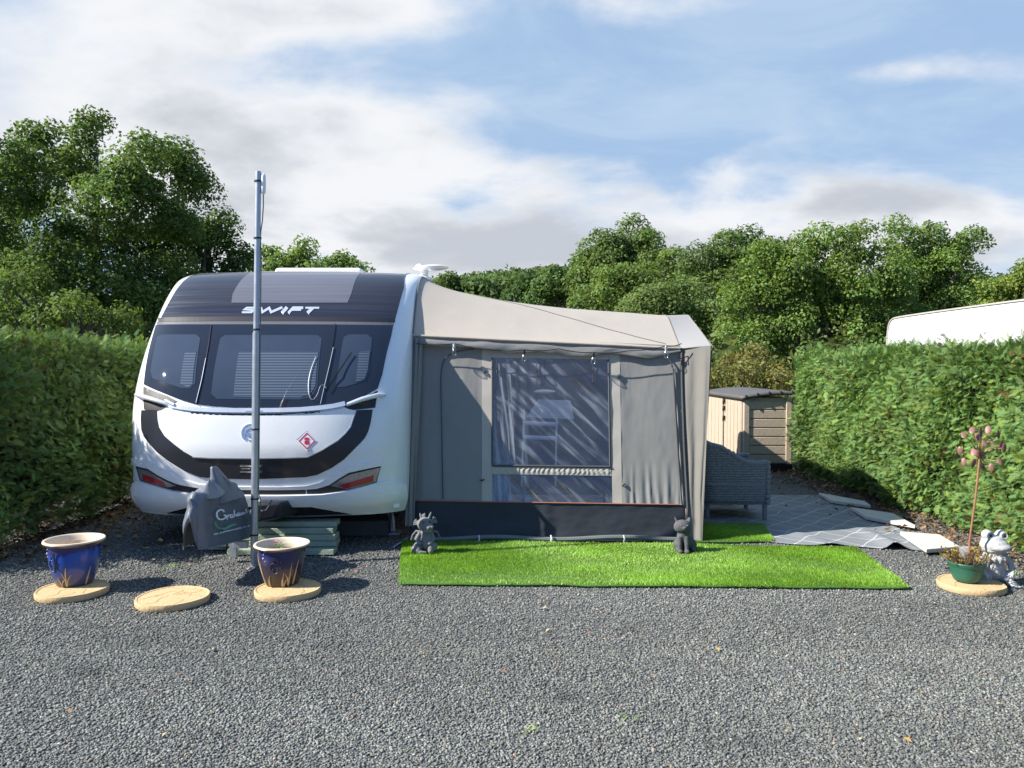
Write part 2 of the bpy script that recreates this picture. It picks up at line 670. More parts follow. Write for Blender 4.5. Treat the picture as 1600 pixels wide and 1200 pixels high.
def patch(name, poly, mat, parent, off=0.004, step=0.05, fn=spt, rim=0.012, bulge=None):
    poly = resample(poly, step)
    n = len(poly)
    xs = [p[0] for p in poly]; zs = [p[1] for p in poly]
    pts = list(poly)
    x = min(xs) + step * 0.5
    while x < max(xs):
        z = min(zs) + step * 0.5
        while z < max(zs):
            if inside((x, z), poly) and min((x - q[0]) ** 2 + (z - q[1]) ** 2 for q in poly) > (step * 0.45) ** 2:
                pts.append((x + 1e-4 * math.sin(z * 91), z))
            z += step
        x += step
    r = delaunay_2d_cdt([Vector(p) for p in pts], [], [list(range(n))], 1, 1e-6)
    vs2, fs = r[0], r[2]
    mb = MB()
    vs = [fn(p.x, p.y, off + (bulge(p.x, p.y) if bulge else 0)) for p in vs2]
    f2 = []
    for f in fs:
        a, b, c = [vs2[i] for i in f[:3]]
        f2.append(tuple(f) if (b - a).cross(c - a) > 0 else tuple(reversed(f)))
    mb.add(vs, f2)
    cnt = {}
    for f in f2:
        for i in range(len(f)):
            e = (f[i], f[(i + 1) % len(f)])
            cnt[e] = 1
    b0 = [e for e in cnt if (e[1], e[0]) not in cnt]
    for (i, j) in b0:
        A, B = vs[i], vs[j]
        A2, B2 = fn(vs2[i].x, vs2[i].y, off - rim), fn(vs2[j].x, vs2[j].y, off - rim)
        mb.add([B, A, A2, B2], [(0, 1, 2, 3)])
    return mb.build(name, mat, parent, recalc=False)


def pxpoly(pts):
    return [solve(*p) for p in pts]


def strip(name, pts, width, mat, parent, off=0.006, closed=False, fn=spt, rim=0.008, mb=None, px=True, width_px=True):
    """a mitred band following the surface; pts in photo pixels"""
    own = mb is None
    mb = mb or MB()
    if px:
        q_ = []
        n_ = len(pts)
        for i in range(n_ if closed else n_ - 1):
            a, b = pts[i], pts[(i + 1) % n_]
            k = max(1, int(math.hypot(b[0] - a[0], b[1] - a[1]) / 9))
            q_ += [(a[0] + (b[0] - a[0]) * j / k, a[1] + (b[1] - a[1]) * j / k) for j in range(k)]
        pts = q_ if closed else q_ + [pts[-1]]
    Lf, Rt = ribbon(pts, width, closed)
    cv = (lambda q: solve(q[0], q[1])) if px else (lambda q: q)
    A = [fn(*cv(q), off) for q in Lf]; B = [fn(*cv(q), off) for q in Rt]
    A2 = [fn(*cv(q), off - rim) for q in Lf]; B2 = [fn(*cv(q), off - rim) for q in Rt]
    n = len(A)
    for i in range(n if closed else n - 1):
        j = (i + 1) % n
        mb.add([A[i], A[j], B[j], B[i], A2[i], A2[j], B2[j], B2[i]], [(0, 1, 2, 3), (0, 4, 5, 1), (3, 2, 6, 7)])
    if not closed:
        mb.add([A[0], B[0], B2[0], A2[0]], [(0, 1, 2, 3)])
        mb.add([A[-1], B[-1], B2[-1], A2[-1]], [(3, 2, 1, 0)])
    if own:
        return mb.build(name, mat, parent, smooth=True)
    return mb


cv = thing('caravan', 'white touring caravan with dark tinted front window and graphite nose band', 'caravan', (XC, 7.0, 0))

# body shell: one loft of rounded plan curves, front to back
NT = 72
lev = [(z, None) for z in np.concatenate([np.linspace(0.30, 1.2, 22), np.linspace(1.25, 2.3, 28), np.linspace(2.33, 2.608, 26)])]
ths = np.linspace(-PI / 2, PI / 2, NT)
YB = 13.4
shell = MB(); rows = []
for z, _ in lev:
    D = Dep(z); yl = float(np.interp(z, PZ, PY))
    tz = max(0.0, (z - 2.45) / 0.16)
    wz = WH - 0.05 * tz * tz
    row = [(XC - wz, YB, z)]
    for k in range(6):
        row.append((XC - wz, YB + (yl - YB) * (k + 1) / 6.0 + 0.02, z))
    for t in ths[1:-1]:
        s_, c_ = math.sin(t), math.cos(t)
        x = wz * math.copysign(abs(s_) ** (2 / NSE), s_)
        d = D * abs(c_) ** (2 / NSE)
        row.append((XC + x, yl - d, z))
    for k in range(6):
        row.append((XC + wz, yl + (YB - yl) * k / 6.0 + 0.02, z))
    row.append((XC + wz, YB, z))
    rows.append(row)
nr = len(rows[0])
vs = [p for r in rows for p in r]
fs = []
for i in range(len(rows) - 1):
    for j in range(nr):
        j2 = (j + 1) % nr
        fs.append((i * nr + j, i * nr + j2, (i + 1) * nr + j2, (i + 1) * nr + j))
fs.append(tuple(range(nr - 1, -1, -1)))
fs.append(tuple((len(rows) - 1) * nr + j for j in range(nr)))
shell.add(vs, fs)
shell.build('body', MAT['white'], cv, sharp=50)

# dark roof-front panel
Lx, Rx = XC - WH + 0.16, XC + WH - 0.15
tp = pxpoly([(251, 499.5), (340, 499), (430, 499), (530, 499.5), (617, 500), (624, 474), (631, 450)]) + [(Rx + 0.0, 2.50), (Rx, 2.56), (Rx, 2.592), (Lx, 2.592), (Lx, 2.56), (Lx + 0.0, 2.50)] + pxpoly([(275, 455), (263, 476)])
patch('roof_front_panel', tp, MAT['dark_gloss'], cv, 0.006, 0.045)
m = MAT['dark_gloss'].copy(); m.name = 'roof_reflection_gloss'  # lighter base colour paints a bright sky reflection on to the roof panel
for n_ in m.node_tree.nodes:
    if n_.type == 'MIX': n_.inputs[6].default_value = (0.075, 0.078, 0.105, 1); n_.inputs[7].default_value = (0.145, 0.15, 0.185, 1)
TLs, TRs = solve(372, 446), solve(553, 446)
patch('roof_reflection_patch', pxpoly([(362, 474), (450, 474.5), (543, 474), (549, 460)]) + [TRs, (TRs[0] - 0.005, 2.575), (TLs[0] + 0.01, 2.575), TLs] + pxpoly([(364, 460)]), m, cv, 0.009, 0.045)
strip('panel_seam', [(248, 500), (330, 499.5), (430, 499.5), (530, 500), (617, 501)], 6.0, MAT['black'], cv, 0.0075)
strip('seam_trim', [(246, 505.6), (330, 505.0), (430, 505.0), (530, 505.4), (615, 506.4)], 4.6, MAT['seam_grey'], cv, 0.006)
# tinted window with the three panes and their blinds
win = [(245, 508.5), (330, 508), (430, 508), (530, 508.5), (614, 509.5), (611, 525), (604, 551), (597, 585), (589.5, 608), (570, 619), (548, 629), (525, 633), (495, 636), (440, 637.5), (366, 637.5), (335, 635.5),
       (307, 632), (286, 626), (263, 617), (243, 609), (226, 601), (229, 575), (234, 548), (240, 525)]
wo = patch('front_window', pxpoly(win), MAT['glass_dark'], cv, 0.010, 0.05)
patch('pane', pxpoly([(247, 527), (255, 524), (307, 524), (314, 530), (306, 600), (298, 608), (285, 607), (240, 592), (237, 580)]), MAT['pane'], wo, 0.013, 0.04, rim=0.006)
patch('pane', pxpoly([(345, 530), (352, 525), (496, 525), (503, 530), (496, 606), (488, 620), (470, 625), (340, 624), (331, 616)]), MAT['pane'], wo, 0.013, 0.05, rim=0.006)
patch('pane', pxpoly([(537, 528), (545, 524), (574, 524), (581, 530), (577, 580), (571, 596), (540, 605), (524, 606), (527, 590)]), MAT['pane'], wo, 0.013, 0.04, rim=0.006)
patch('blind', pxpoly([(290, 553), (308, 551), (302, 602), (296, 606), (283, 602)]), MAT['blind'], wo, 0.016, 0.03, rim=0.006)
patch('blind', pxpoly([(374, 551), (498, 551), (493, 604), (486, 616), (470, 622), (366, 621)]), MAT['blind'], wo, 0.016, 0.04, rim=0.006)
patch('blind', pxpoly([(561, 551), (578, 550), (574, 580), (569, 594), (556, 598)]), MAT['blind'], wo, 0.016, 0.03, rim=0.006)
strip('window_seam', [(524, 508), (520, 535), (512, 575), (501, 635)], 1.6, MAT['graphite'], wo, 0.019)
strip('window_seam', [(331, 509), (327, 540), (318, 590), (308, 632)], 1.4, MAT['graphite'], wo, 0.019)
strip('seam_highlight', [(521, 545), (514, 577), (507, 606), (501, 632)], 0.8, MAT['trim'], wo, 0.023)
strip('seam_highlight', [(323, 562), (316, 598), (308, 630)], 0.7, MAT['trim'], wo, 0.023)
# slim strut and pull cord on the right pane
st = MB()
st.tube([spt(*solve(549, 554), 0.03), spt(*solve(527, 587), 0.035), spt(*solve(509, 612), 0.03)], 0.0038, 6)
st.build('window_strut', MAT['matte'], wo)
st = MB()
cord = [(510, 608), (505, 602), (500, 606), (497, 618), (489, 628), (483, 620), (482, 600), (486, 580), (494, 560)]
st.tube([spt(*solve(*p), 0.024) for p in chaikin(cord, 2)], 0.0022, 5)
st.build('pull_cord', MAT['steel'], wo)

# dark wedges under the window ends
patch('corner_wedge', pxpoly([(225, 604), (263, 619), (277, 627), (262, 634), (250, 641), (226, 640)]), MAT['black'], cv, 0.007, 0.04)
patch('corner_wedge', pxpoly([(590, 611), (548, 631), (536, 634), (547, 641), (586, 637)]), MAT['black'], cv, 0.007, 0.04)
# chrome grab handles and waist trim
for pts, rr in (([(213, 617), (224, 620), (246, 627), (266, 632.5)], 0.021), ([(601, 617), (588, 620), (565, 626), (541, 633)], 0.021)):
    h = MB()
    P = [spt(*solve(*p), 0.045) for p in pts]
    P[0] = spt(*solve(*pts[0]), 0.006); P[-1] = spt(*solve(*pts[-1]), 0.008)
    h.tube(P, [0.014, rr, rr, 0.016], 10)
    h.build('grab_handle', MAT['trim'], cv)
g = MB()
g.tube([spt(*solve(*p), 0.03) for p in [(262, 627), (270, 631), (276, 634)]], 0.014, 8)
g.build('handle_end', MAT['trim'], cv)
strip('waist_trim', [(267, 634), (286, 637.5), (306, 640), (336, 641.5), (366, 642), (401, 642), (440, 641.5), (470, 640.5), (500, 638), (520, 635.5), (539, 631.5)], 6.5, MAT['trim'], cv, 0.030, rim=0.03)
strip('trim_shadow_gap', [(300, 645.5), (330, 647.5), (366, 648.3), (401, 648.4), (440, 648), (470, 646.5), (500, 644)], 2.6, MAT['black'], cv, 0.016, rim=0.02)
strip('trim_script', [(385, 642.6), (411, 642.6)], 2.2, MAT['silver'], cv, 0.033)

# graphite band and gas-locker lid
lid = [(247, 641), (247, 655), (250, 669), (258, 682), (272, 694), (288, 706), (302, 714), (330, 715.5), (396, 716), (440, 715.5), (481, 714), (503, 704), (528, 689), (540, 678), (548, 667), (553, 652), (557, 641)]
outer = [(582, 640), (579, 660), (575, 674), (570, 684), (563, 692), (537, 718), (518, 731), (496, 741.5), (478, 745), (396, 748.5), (340, 747.5), (313, 745), (290, 736), (261, 718), (246, 706), (234, 693), (226, 682), (222, 672), (221, 655), (222, 641)]
patch('nose_band', pxpoly(lid + outer), MAT['graphite'], cv, 0.008, 0.045)
lidp = [(268, 640), (306, 646), (366, 649), (440, 648.6), (513, 643), (538, 638), (555, 642)]
lm = [(552, 652), (547, 667), (539, 677), (527, 688), (502, 703), (480.5, 713), (440, 714.4), (396, 715), (330, 714.4), (303, 713), (289, 705), (273, 693), (259, 681), (251, 668), (248.5, 655), (248, 643)]
lo = patch('gas_locker_lid', pxpoly(lidp + lm), MAT['white'], cv, 0.016, 0.05, rim=0.016)
strip('lid_edge_trim', [(556, 643), (552.5, 652), (547.5, 667.2), (539.5, 677.4), (527.6, 688.7), (502.6, 703.6), (481, 713.8), (440, 715.3), (396, 715.9), (330, 715.3), (302.5, 713.8)], 1.3, MAT['steel'], cv, 0.019)

# latch
lat = patch('locker_latch', pxpoly([(373, 725), (412, 725), (412, 738), (373, 738)]), MAT['black'], cv, 0.012, 0.03)
mb = MB(); strip('', [(376, 727.6), (409, 727.6)], 2.2, None, None, 0.018, mb=mb); strip('', [(376, 736.6), (411, 736.6)], 1.5, None, None, 0.018, mb=mb); strip('', [(378, 731.5), (392, 731.5)], 1.6, None, None, 0.016, mb=mb)
mb.build('latch_trim', MAT['chrome'], lat)

# silver capital letters S W I F T (10x zoom coordinates of the photo)
def zp(pts): return [(360 + x / 10, 460 + y / 10) for x, y in pts]
lt = MB()
strip('', zp([(405, 222), (262, 222), (222, 250), (365, 258), (335, 292), (185, 292)]), 2.9, None, None, 0.011, mb=lt)
strip('', zp([(480, 214), (505, 290), (610, 224), (640, 290), (815, 214)]), 3.6, None, None, 0.011, mb=lt)
strip('', zp([(890, 212), (812, 300)]), 5.2, None, None, 0.011, mb=lt)
strip('', zp([(1140, 222), (985, 222), (912, 300)]), 4.0, None, None, 0.011, mb=lt)
strip('', zp([(1108, 258), (960, 258)]), 2.6, None, None, 0.0125, mb=lt)
strip('', zp([(1390, 222), (1175, 222)]), 2.9, None, None, 0.011, mb=lt)
strip('', zp([(1288, 226), (1212, 300)]), 5.0, None, None, 0.0125, mb=lt)
lt.build('maker_lettering', MAT['silver'], cv)

# round chrome badge with a bird-like sweep
bd = MB()
ring = [(393 + 13.5 * math.cos(a), 677 + 13.5 * math.sin(a)) for a in np.linspace(PI * 0.75, PI * 1.75, 22)]
strip('', ring, 2.0, None, None, 0.024, mb=bd)
ring = [(393 + 9.0 * math.cos(a), 679 + 9.5 * math.sin(a)) for a in np.linspace(0, 2 * PI, 28)[:-1]]
strip('', ring, 1.6, None, None, 0.022, closed=True, mb=bd)
strip('', [(384, 676.5), (389, 679), (396, 677.5), (402, 675)], 3.0, None, None, 0.024, mb=bd)
strip('', [(385, 675), (390, 670), (397, 668)], 1.8, None, None, 0.025, mb=bd)
strip('', [(388, 682), (394, 681), (400, 677)], 1.4, None, None, 0.025, mb=bd)
bd.build('round_badge', MAT['chrome'], lo)

# gas sticker: white diamond, red edge, red bottle
cx, cy = 480, 689
sk = patch('gas_sticker', pxpoly([(cx, cy - 15), (cx + 15, cy), (cx, cy + 15), (cx - 15, cy)]), MAT['white_paint'], lo, 0.0185, 0.04, rim=0.002)
mb = MB()
strip('', [(cx, cy - 12), (cx + 12, cy), (cx, cy + 12), (cx - 12, cy)], 1.5, None, None, 0.0205, closed=True, mb=mb, rim=0.0015)
for poly in ([(-3.6, -0.6), (3.6, -0.6), (3.6, 5.2), (-3.6, 5.2)], [(-4, -3.8), (-1.6, -5.6), (1.6, -5.6), (4, -3.8), (3.4, -1.4), (-3.4, -1.4)]):
    q = [spt(*solve(cx + a, cy + b), 0.0205) for a, b in poly]
    mb.add(q, [tuple(range(len(q) - 1, -1, -1))])
mb.build('sticker_print', MAT['red_paint'], sk, smooth=False)
strip('sticker_line', [(464, 687), (480, 673.5)], 1.0, MAT['steel'], lo, 0.0185, rim=0.002)

# lower bumper: separate moulding standing proud, dark slot above it, lamps in the slot ends
slot = [(213, 728.5), (232, 733), (245, 742), (262, 751), (279, 757.5), (309, 763), (339, 765.5), (435, 766), (470, 765.5), (495, 764), (515, 758), (530, 748), (545, 739), (572, 733), (595, 728), (588, 753), (566, 759), (543, 764.8), (502, 770), (435, 771.5), (311, 770.5), (270, 765.5), (245, 758), (219, 750)]
patch('lamp_slot', pxpoly(slot), MAT['black'], cv, 0.006, 0.035)
bump = [(588.5, 753.5), (566, 759.6), (543, 765.4), (502, 770.6), (435, 772.2), (311, 771.2), (270, 766.2), (245, 758.6), (219, 750.6), (213, 752), (208, 765), (209, 783), (236, 796), (261, 799), (298, 787), (345, 786), (400, 786.5), (488, 787), (515, 793), (550, 801), (575, 801), (630, 794), (632, 775), (630, 756), (610, 750)]
def bul(x, z): return 0.018 * max(0.0, math.sin(min(1, max(0, (z - 0.34) / 0.24)) * PI))
patch('front_bumper', pxpoly(bump), MAT['white'], cv, 0.022, 0.04, rim=0.03, bulge=bul)
ov = [(207, 716), (232, 717), (262, 735), (286, 748), (310, 756), (345, 759.5), (435, 760), (478, 758.5), (500, 753), (528, 738), (548, 727), (575, 722), (597, 719), (596, 727.5), (572, 731.8), (545, 737.8), (530, 746.6), (515, 756.8), (495, 763), (470, 764.4), (435, 765), (339, 764.3), (309, 761.6), (279, 756), (262, 749), (245, 740), (232, 731.5), (213, 727), (207, 726)]
patch('lamp_brow', pxpoly(ov), MAT['white'], cv, 0.013, 0.035, rim=0.02)
lampL = patch('side_lamp', pxpoly([(216, 731.5), (232, 735), (246, 744), (262, 752.5), (276, 758.3), (262, 761), (245, 756.5), (221, 748.5)]), MAT['grey_lens'], cv, 0.012, 0.03, rim=0.008)
patch('red_lens', pxpoly([(225, 740), (240, 745), (256, 752), (261, 759.8), (244, 755.5), (226, 749.5)]), MAT['red_lens'], lampL, 0.015, 0.03, rim=0.005)
lampR = patch('side_lamp', pxpoly([(593, 730.5), (572, 735), (546, 741), (530, 750), (517, 758.5), (543, 763.4), (566, 757.8), (586.5, 751.8)]), MAT['grey_lens'], cv, 0.012, 0.03, rim=0.008)
patch('red_lens', pxpoly([(583, 741.5), (562, 748), (540, 754.5), (528, 758), (540, 762.3), (562, 757.6), (583, 751.5)]), MAT['red_lens'], lampR, 0.015, 0.03, rim=0.005)
for s in (311, 479):
    strip('slot_divider', [(s, 763.5), (s, 772)], 1.2, MAT['white'], cv, 0.014)
# dark air openings under the bumper with a thin lip
patch('lower_opening', pxpoly([(262, 800), (298, 788), (345, 787), (400, 787.5), (488, 788), (515, 794), (549, 802), (500, 804.5), (400, 806), (300, 805)]), MAT['shadow_black'], cv, 0.004, 0.04)
strip('lower_lip', [(262, 801), (300, 805), (400, 806.5), (456, 806), (500, 805), (549, 802.5)], 1.3, MAT['steel'], cv, 0.012)
strip('opening_lip', [(455, 789), (456, 797), (457, 806)], 1.2, MAT['steel'], cv, 0.012)
wl = MB(); wl.box(spt(*solve(616, 787), 0.035), (0.055, 0.02, 0.035), rz=0.5)
wl.build('marker_lamp', MAT['white_paint'], cv, bevel=0.006)

# roof fittings
rb = MB()
rb.box((-2.275, 9.45, 2.68), (1.08, 0.9, 0.15), taper=0.93)
rb.build('roof_light', MAT['white'], cv, bevel=0.035, seg=3)
# running gear
ch = MB()
ch.box((XC, 9.5, 0.31), (1.2, 5.4, 0.06))
ch.tube([(XC - 0.55, 7.3, 0.36), (XC - 0.12, 6.35, 0.38)], 0.045, 8)
ch.tube([(XC + 0.45, 7.3, 0.36), (XC + 0.02, 6.35, 0.38)], 0.045, 8)
ch.build('chassis', MAT['steel'], cv)
for sx in (-1, 1):
    for yy_ in (10.2, 11.0):
        t = MB(); xx = XC + sx * 1.06
        pr = [(0.20, -0.09), (0.30, -0.1), (0.325, -0.06), (0.325, 0.06), (0.30, 0.1), (0.20, 0.09)]
        ring_ = []
        for (r_, a_) in pr:
            ring_.append([(xx + a_, yy_ + r_ * math.cos(th), 0.325 + r_ * math.sin(th)) for th in np.linspace(0, 2 * PI, 29)[:-1]])
        t.add([p for rr in ring_ for p in rr], [(i * 28 + j, i * 28 + (j + 1) % 28, ((i + 1) % 6) * 28 + (j + 1) % 28, ((i + 1) % 6) * 28 + j) for i in range(6) for j in range(28)])
        wh = t.build('wheel', MAT['rubber'], cv)
        rm = MB(); rm.tube([(xx - 0.07, yy_, 0.325), (xx + 0.07, yy_, 0.325)], 0.2, 24); rm.build('rim', MAT['steel'], wh)
for x_ in (-1.28, -3.05):
    leg = MB(); leg.tube([(x_, 7.6, 0.36), (x_ + 0.12, 7.35, 0.16), (x_ + 0.14, 7.3, 0.02)], 0.03, 8); leg.box((x_ + 0.14, 7.3, 0.012), (0.16, 0.16, 0.024))
    leg.build('corner_steady', MAT['steel'], cv)
# black A-frame cover with the little mover bracket
af = MB()
P0 = [(-2.13, 6.30, 0.475), (-1.90, 6.33, 0.475), (-1.84, 6.62, 0.46), (-2.13, 6.62, 0.46)]
P1 = [(-2.13, 6.30, 0.30), (-1.96, 6.33, 0.33), (-1.80, 6.62, 0.33), (-2.13, 6.62, 0.30)]
af.add(P0 + P1, [(0, 1, 2, 3), (7, 6, 5, 4), (0, 4, 5, 1), (1, 5, 6, 2), (2, 6, 7, 3), (3, 7, 4, 0)])
af.build('a_frame_cover', M('black_cover_plastic', (0.025, 0.028, 0.034), 0.4, var=0.2), cv, bevel=0.03, seg=3)
hb = MB()
hb.tube(chaikin([at(408, 798, 6.02), at(411, 797.5, 6.02), at(415, 797, 6.0), at(419, 791, 6.0), at(423, 784, 6.0)], 2), 0.006, 6)
hb.tube([at(420, 788, 6.0), at(424, 782, 6.0)], 0.010, 6)
hb.build('crank_handle', MAT['chrome'], cv)

# roof aerial: a flat white disc on a stubby base
ra = thing('roof_aerial', 'flat white disc aerial standing on the caravan roof edge above the awning', 'aerial', (-0.98, 9.0, 2.61))
b_ = MB(); b_.lathe([(0.10, 0.0), (0.10, 0.03), (0.05, 0.05), (0.05, 0.13), (0.0, 0.13)], (-1.03, 9.0, 2.6), 20); b_.build('base', MAT['white'], ra)
b_ = MB()
b_.ell((-0.95, 9.0, 2.745), (0.21, 0.21, 0.028), (0, -3, 0), 28, 8)
b_.build('disc', MAT['white'], ra)
b_ = MB(); b_.ell((-1.08, 9.0, 2.755), (0.05, 0.06, 0.04), (0, 0, 0), 16, 8); b_.build('motor_cap', MAT['white'], ra)
# ------------------------------------------------------------------ hitch cover
MAT['cover'] = M('grey_pvc_cover', (0.13, 0.15, 0.18), 0.45, var=0.12, vs=5, bump=0.12, bs=160, spec=0.5)
hc = thing('hitch_cover', 'grey-blue fabric hitch cover with white script lettering draped over the tow hitch', 'hitch cover', (-2.2, 5.9, 0))
# cross-sections from the nose (near camera) back to the bumper; x left/right, z top/bottom
SEC = [  # Y, xl, xr, ztop, zbot_left, zbot_right
    (5.46, -2.335, -2.235, 0.63, 0.285, 0.29), (5.50, -2.37, -2.215, 0.67, 0.28, 0.285), (5.58, -2.39, -2.20, 0.695, 0.28, 0.275),
    (5.68, -2.39, -2.185, 0.70, 0.28, 0.262), (5.78, -2.38, -2.175, 0.69, 0.27, 0.25), (5.88, -2.37, -2.16, 0.68, 0.27, 0.24),
    (6.0, -2.36, -2.145, 0.665, 0.26, 0.23), (6.12, -2.35, -2.13, 0.60, 0.26, 0.22), (6.24, -2.34, -2.12, 0.50, 0.25, 0.21), (6.34, -2.33, -2.11, 0.42, 0.25, 0.205)]
SA = np.array(SEC)


def sec(Y):
    return [float(np.interp(Y, SA[:, 0], SA[:, k])) for k in range(1, 6)]


def side_x(Y):
    return sec(Y)[1]


def cover_pt(u, v):
    """u 0..1 along Y, v 0..1 round from the left hem over the top to the right hem"""
    Y = 5.46 + 0.88 * u
    xl, xr, zt, zl, zr = sec(Y)
    sh = 0.055
    if v < 0.36:
        k = v / 0.36; x, z = xl + 0.02 * k, zl + (zt - sh - zl) * k
    elif v < 0.64:
        k = (v - 0.36) / 0.28
        x = xl + 0.02 + (xr - xl - 0.04) * k
        z = zt - sh + sh * math.sin(k * PI) ** 0.6
    else:
        k = (v - 0.64) / 0.36; x, z = xr - 0.02 * (1 - k), zt - sh + (zr - zt + sh) * k
    a = fbm(Y * 5, x * 3, z * 4 + 5)
    top = math.exp(-((v - 0.5) / 0.22) ** 2)
    amp = 0.005 + 0.045 * top + (0.018 if v < 0.36 else 0.0)
    fold = 0.016 * math.sin(Y * 34 + z * 6) * (1 - top) * (0.3 if 5.66 < Y < 6.2 else 1.2) * max(0, min(1, (0.66 - z) / 0.3)) + 0.014 * top * math.sin(Y * 15 + 7 * fbm(Y * 2, z * 2, 3))
    return (x + a * amp * 0.8 + fold * 0.5, Y + a * amp * 0.5, z + a * amp * top * 1.2 + 0.02 * top * math.sin(Y * 21))


cm = MB()
cm.grid(cover_pt, 60, 48)
# nose cap: closes the front between left and right hems
def nose_pt(u, v):
    a = Vector(cover_pt(0, 0.64 * 0 + 0.0 + (1 - v) * 0.5)); b = Vector(cover_pt(0, 0.5 + (v) * 0.0 + (1 - v) * 0.5))
    p = a.lerp(b, u)
    bul = math.sin(u * PI) * 0.045
    return (p.x, p.y - bul + 0.008 * math.sin(v * 9 + u * 7), p.z)
cm.grid(nose_pt, 10, 14)
# the peak where the lever pushes the cloth up (a hollow folded cone)
def peak_pt(u, v):
    th = u * 2 * PI
    base = Vector((-2.225 + 0.10 * math.cos(th), 5.97 + 0.24 * math.sin(th), 0.57))
    tip = Vector((-2.275, 5.83, 0.842))
    k = v ** 0.85
    rr = (1 - k) * 1.0 + 0.13 * k
    c = Vector((-2.225, 5.97, 0.57)).lerp(tip, k)
    p = c + (base - Vector((-2.225, 5.97, 0.57))) * rr
    p.x += 0.012 * math.sin(th * 4) * (1 - v) + 0.006 * fbm(th * 1.2, v * 3, 2)
    if v > 0.999: p = tip + Vector((0.01 * math.cos(th), 0.014 * math.sin(th), -0.004))
    return p
cm.grid(peak_pt, 36, 22)
def peak2(u, v):
    th = u * 2 * PI
    c = Vector((-2.25, 5.70, 0.64)).lerp(Vector((-2.26, 5.735, 0.745)), v)
    r_ = (1 - v) * 0.11 + 0.01
    return c + Vector((r_ * 0.8 * math.cos(th), r_ * 1.5 * math.sin(th), 0.01 * math.sin(3 * th)))
cm.grid(peak2, 20, 8)
cm.build('cover_cloth', MAT['cover'], hc, sharp=180)
hem = MB()
hem.tube([(cover_pt(k / 30, 1.0)[0] + 0.002, cover_pt(k / 30, 1.0)[1], cover_pt(k / 30, 1.0)[2] + 0.004) for k in range(31)], 0.006, 6)
hem.build('hem_cord', MAT['cover'], hc)
for (p, q) in (((313, 857), (309, 882)), ((355, 842), (353, 866))):
    s_ = MB()
    a0 = at(p[0], p[1], 5.55 if p[0] < 320 else 5.9); a1 = at(q[0], q[1], 5.56 if p[0] < 320 else 5.91)
    s_.tube([a0, ((a0[0] + a1[0]) / 2 + 0.006, a0[1], (a0[2] + a1[2]) / 2), a1], 0.006 if p[0] < 320 else 0.011, 6, flat=0.4)
    s_.build('tie_strap', MAT['black'], hc)

# lettering on the side that faces the camera
PA, PB = Vector((-2.2, 5.58, 0)), Vector((-2.11, 6.34, 0))
pn = Vector((PB.y - PA.y, -(PB.x - PA.x), 0)).normalized()


def sidefn(px, py, off):
    p = on_plane(px, py, PA + pn * 0.008, pn)
    x = side_x(max(5.46, min(6.34, p.y)))
    return Vector((x + 0.010 + off, p.y, p.z))


MAT['script'] = M('white_print', (0.78, 0.84, 0.92), 0.5, var=0.05)
MAT['green_print'] = M('green_print', (0.10, 0.36, 0.16), 0.5, var=0.15)
MAT['teal_print'] = M('teal_print', (0.16, 0.45, 0.42), 0.5, var=0.15)
def z3(pts): return [(280 + x / 7.5, 720 + y / 7.5) for x, y in pts]
mb = MB()
def wr(pts, wd, off=0.001, m=None): strip('', z3(chaikin(pts, 2)), wd, None, None, off, fn=sidefn, mb=m or mb, px=False, rim=0.001)
wr([(520, 600), (505, 575), (470, 572), (435, 600), (432, 645), (455, 685), (500, 690), (535, 670), (552, 640), (515, 640)], 2.3)   # G
wr([(552, 640), (555, 690), (560, 650), (582, 628)], 1.8)                                          # r
wr([(618, 632), (595, 628), (585, 655), (600, 672), (618, 640), (622, 668)], 1.6, 0.0016)          # a
wr([(634, 575), (637, 662), (642, 632), (658, 626), (664, 655)], 1.6, 0.001)                       # h
wr([(694, 612), (676, 610), (670, 634), (682, 648), (695, 620), (700, 645)], 1.6, 0.0016)          # a
wr([(710, 608), (714, 642), (720, 612), (730, 608), (733, 636), (738, 606), (748, 602), (752, 630)], 1.5, 0.001)   # m
wr([(778, 566), (764, 572), (768, 586), (782, 594), (776, 608), (764, 608)], 1.6, 0.0016)          # s
mb.build('script_lettering', MAT['script'], hc, smooth=False)
g1 = MB(); wr([(418, 720), (425, 760), (450, 790), (500, 798), (545, 780), (590, 752), (640, 745)], 2.2, 0.001, g1); g1.build('swoosh', MAT['green_print'], hc, smooth=False)
g1 = MB(); wr([(505, 806), (550, 792), (600, 760), (655, 742)], 1.6, 0.0022, g1); g1.build('swoosh', MAT['teal_print'], hc, smooth=False)
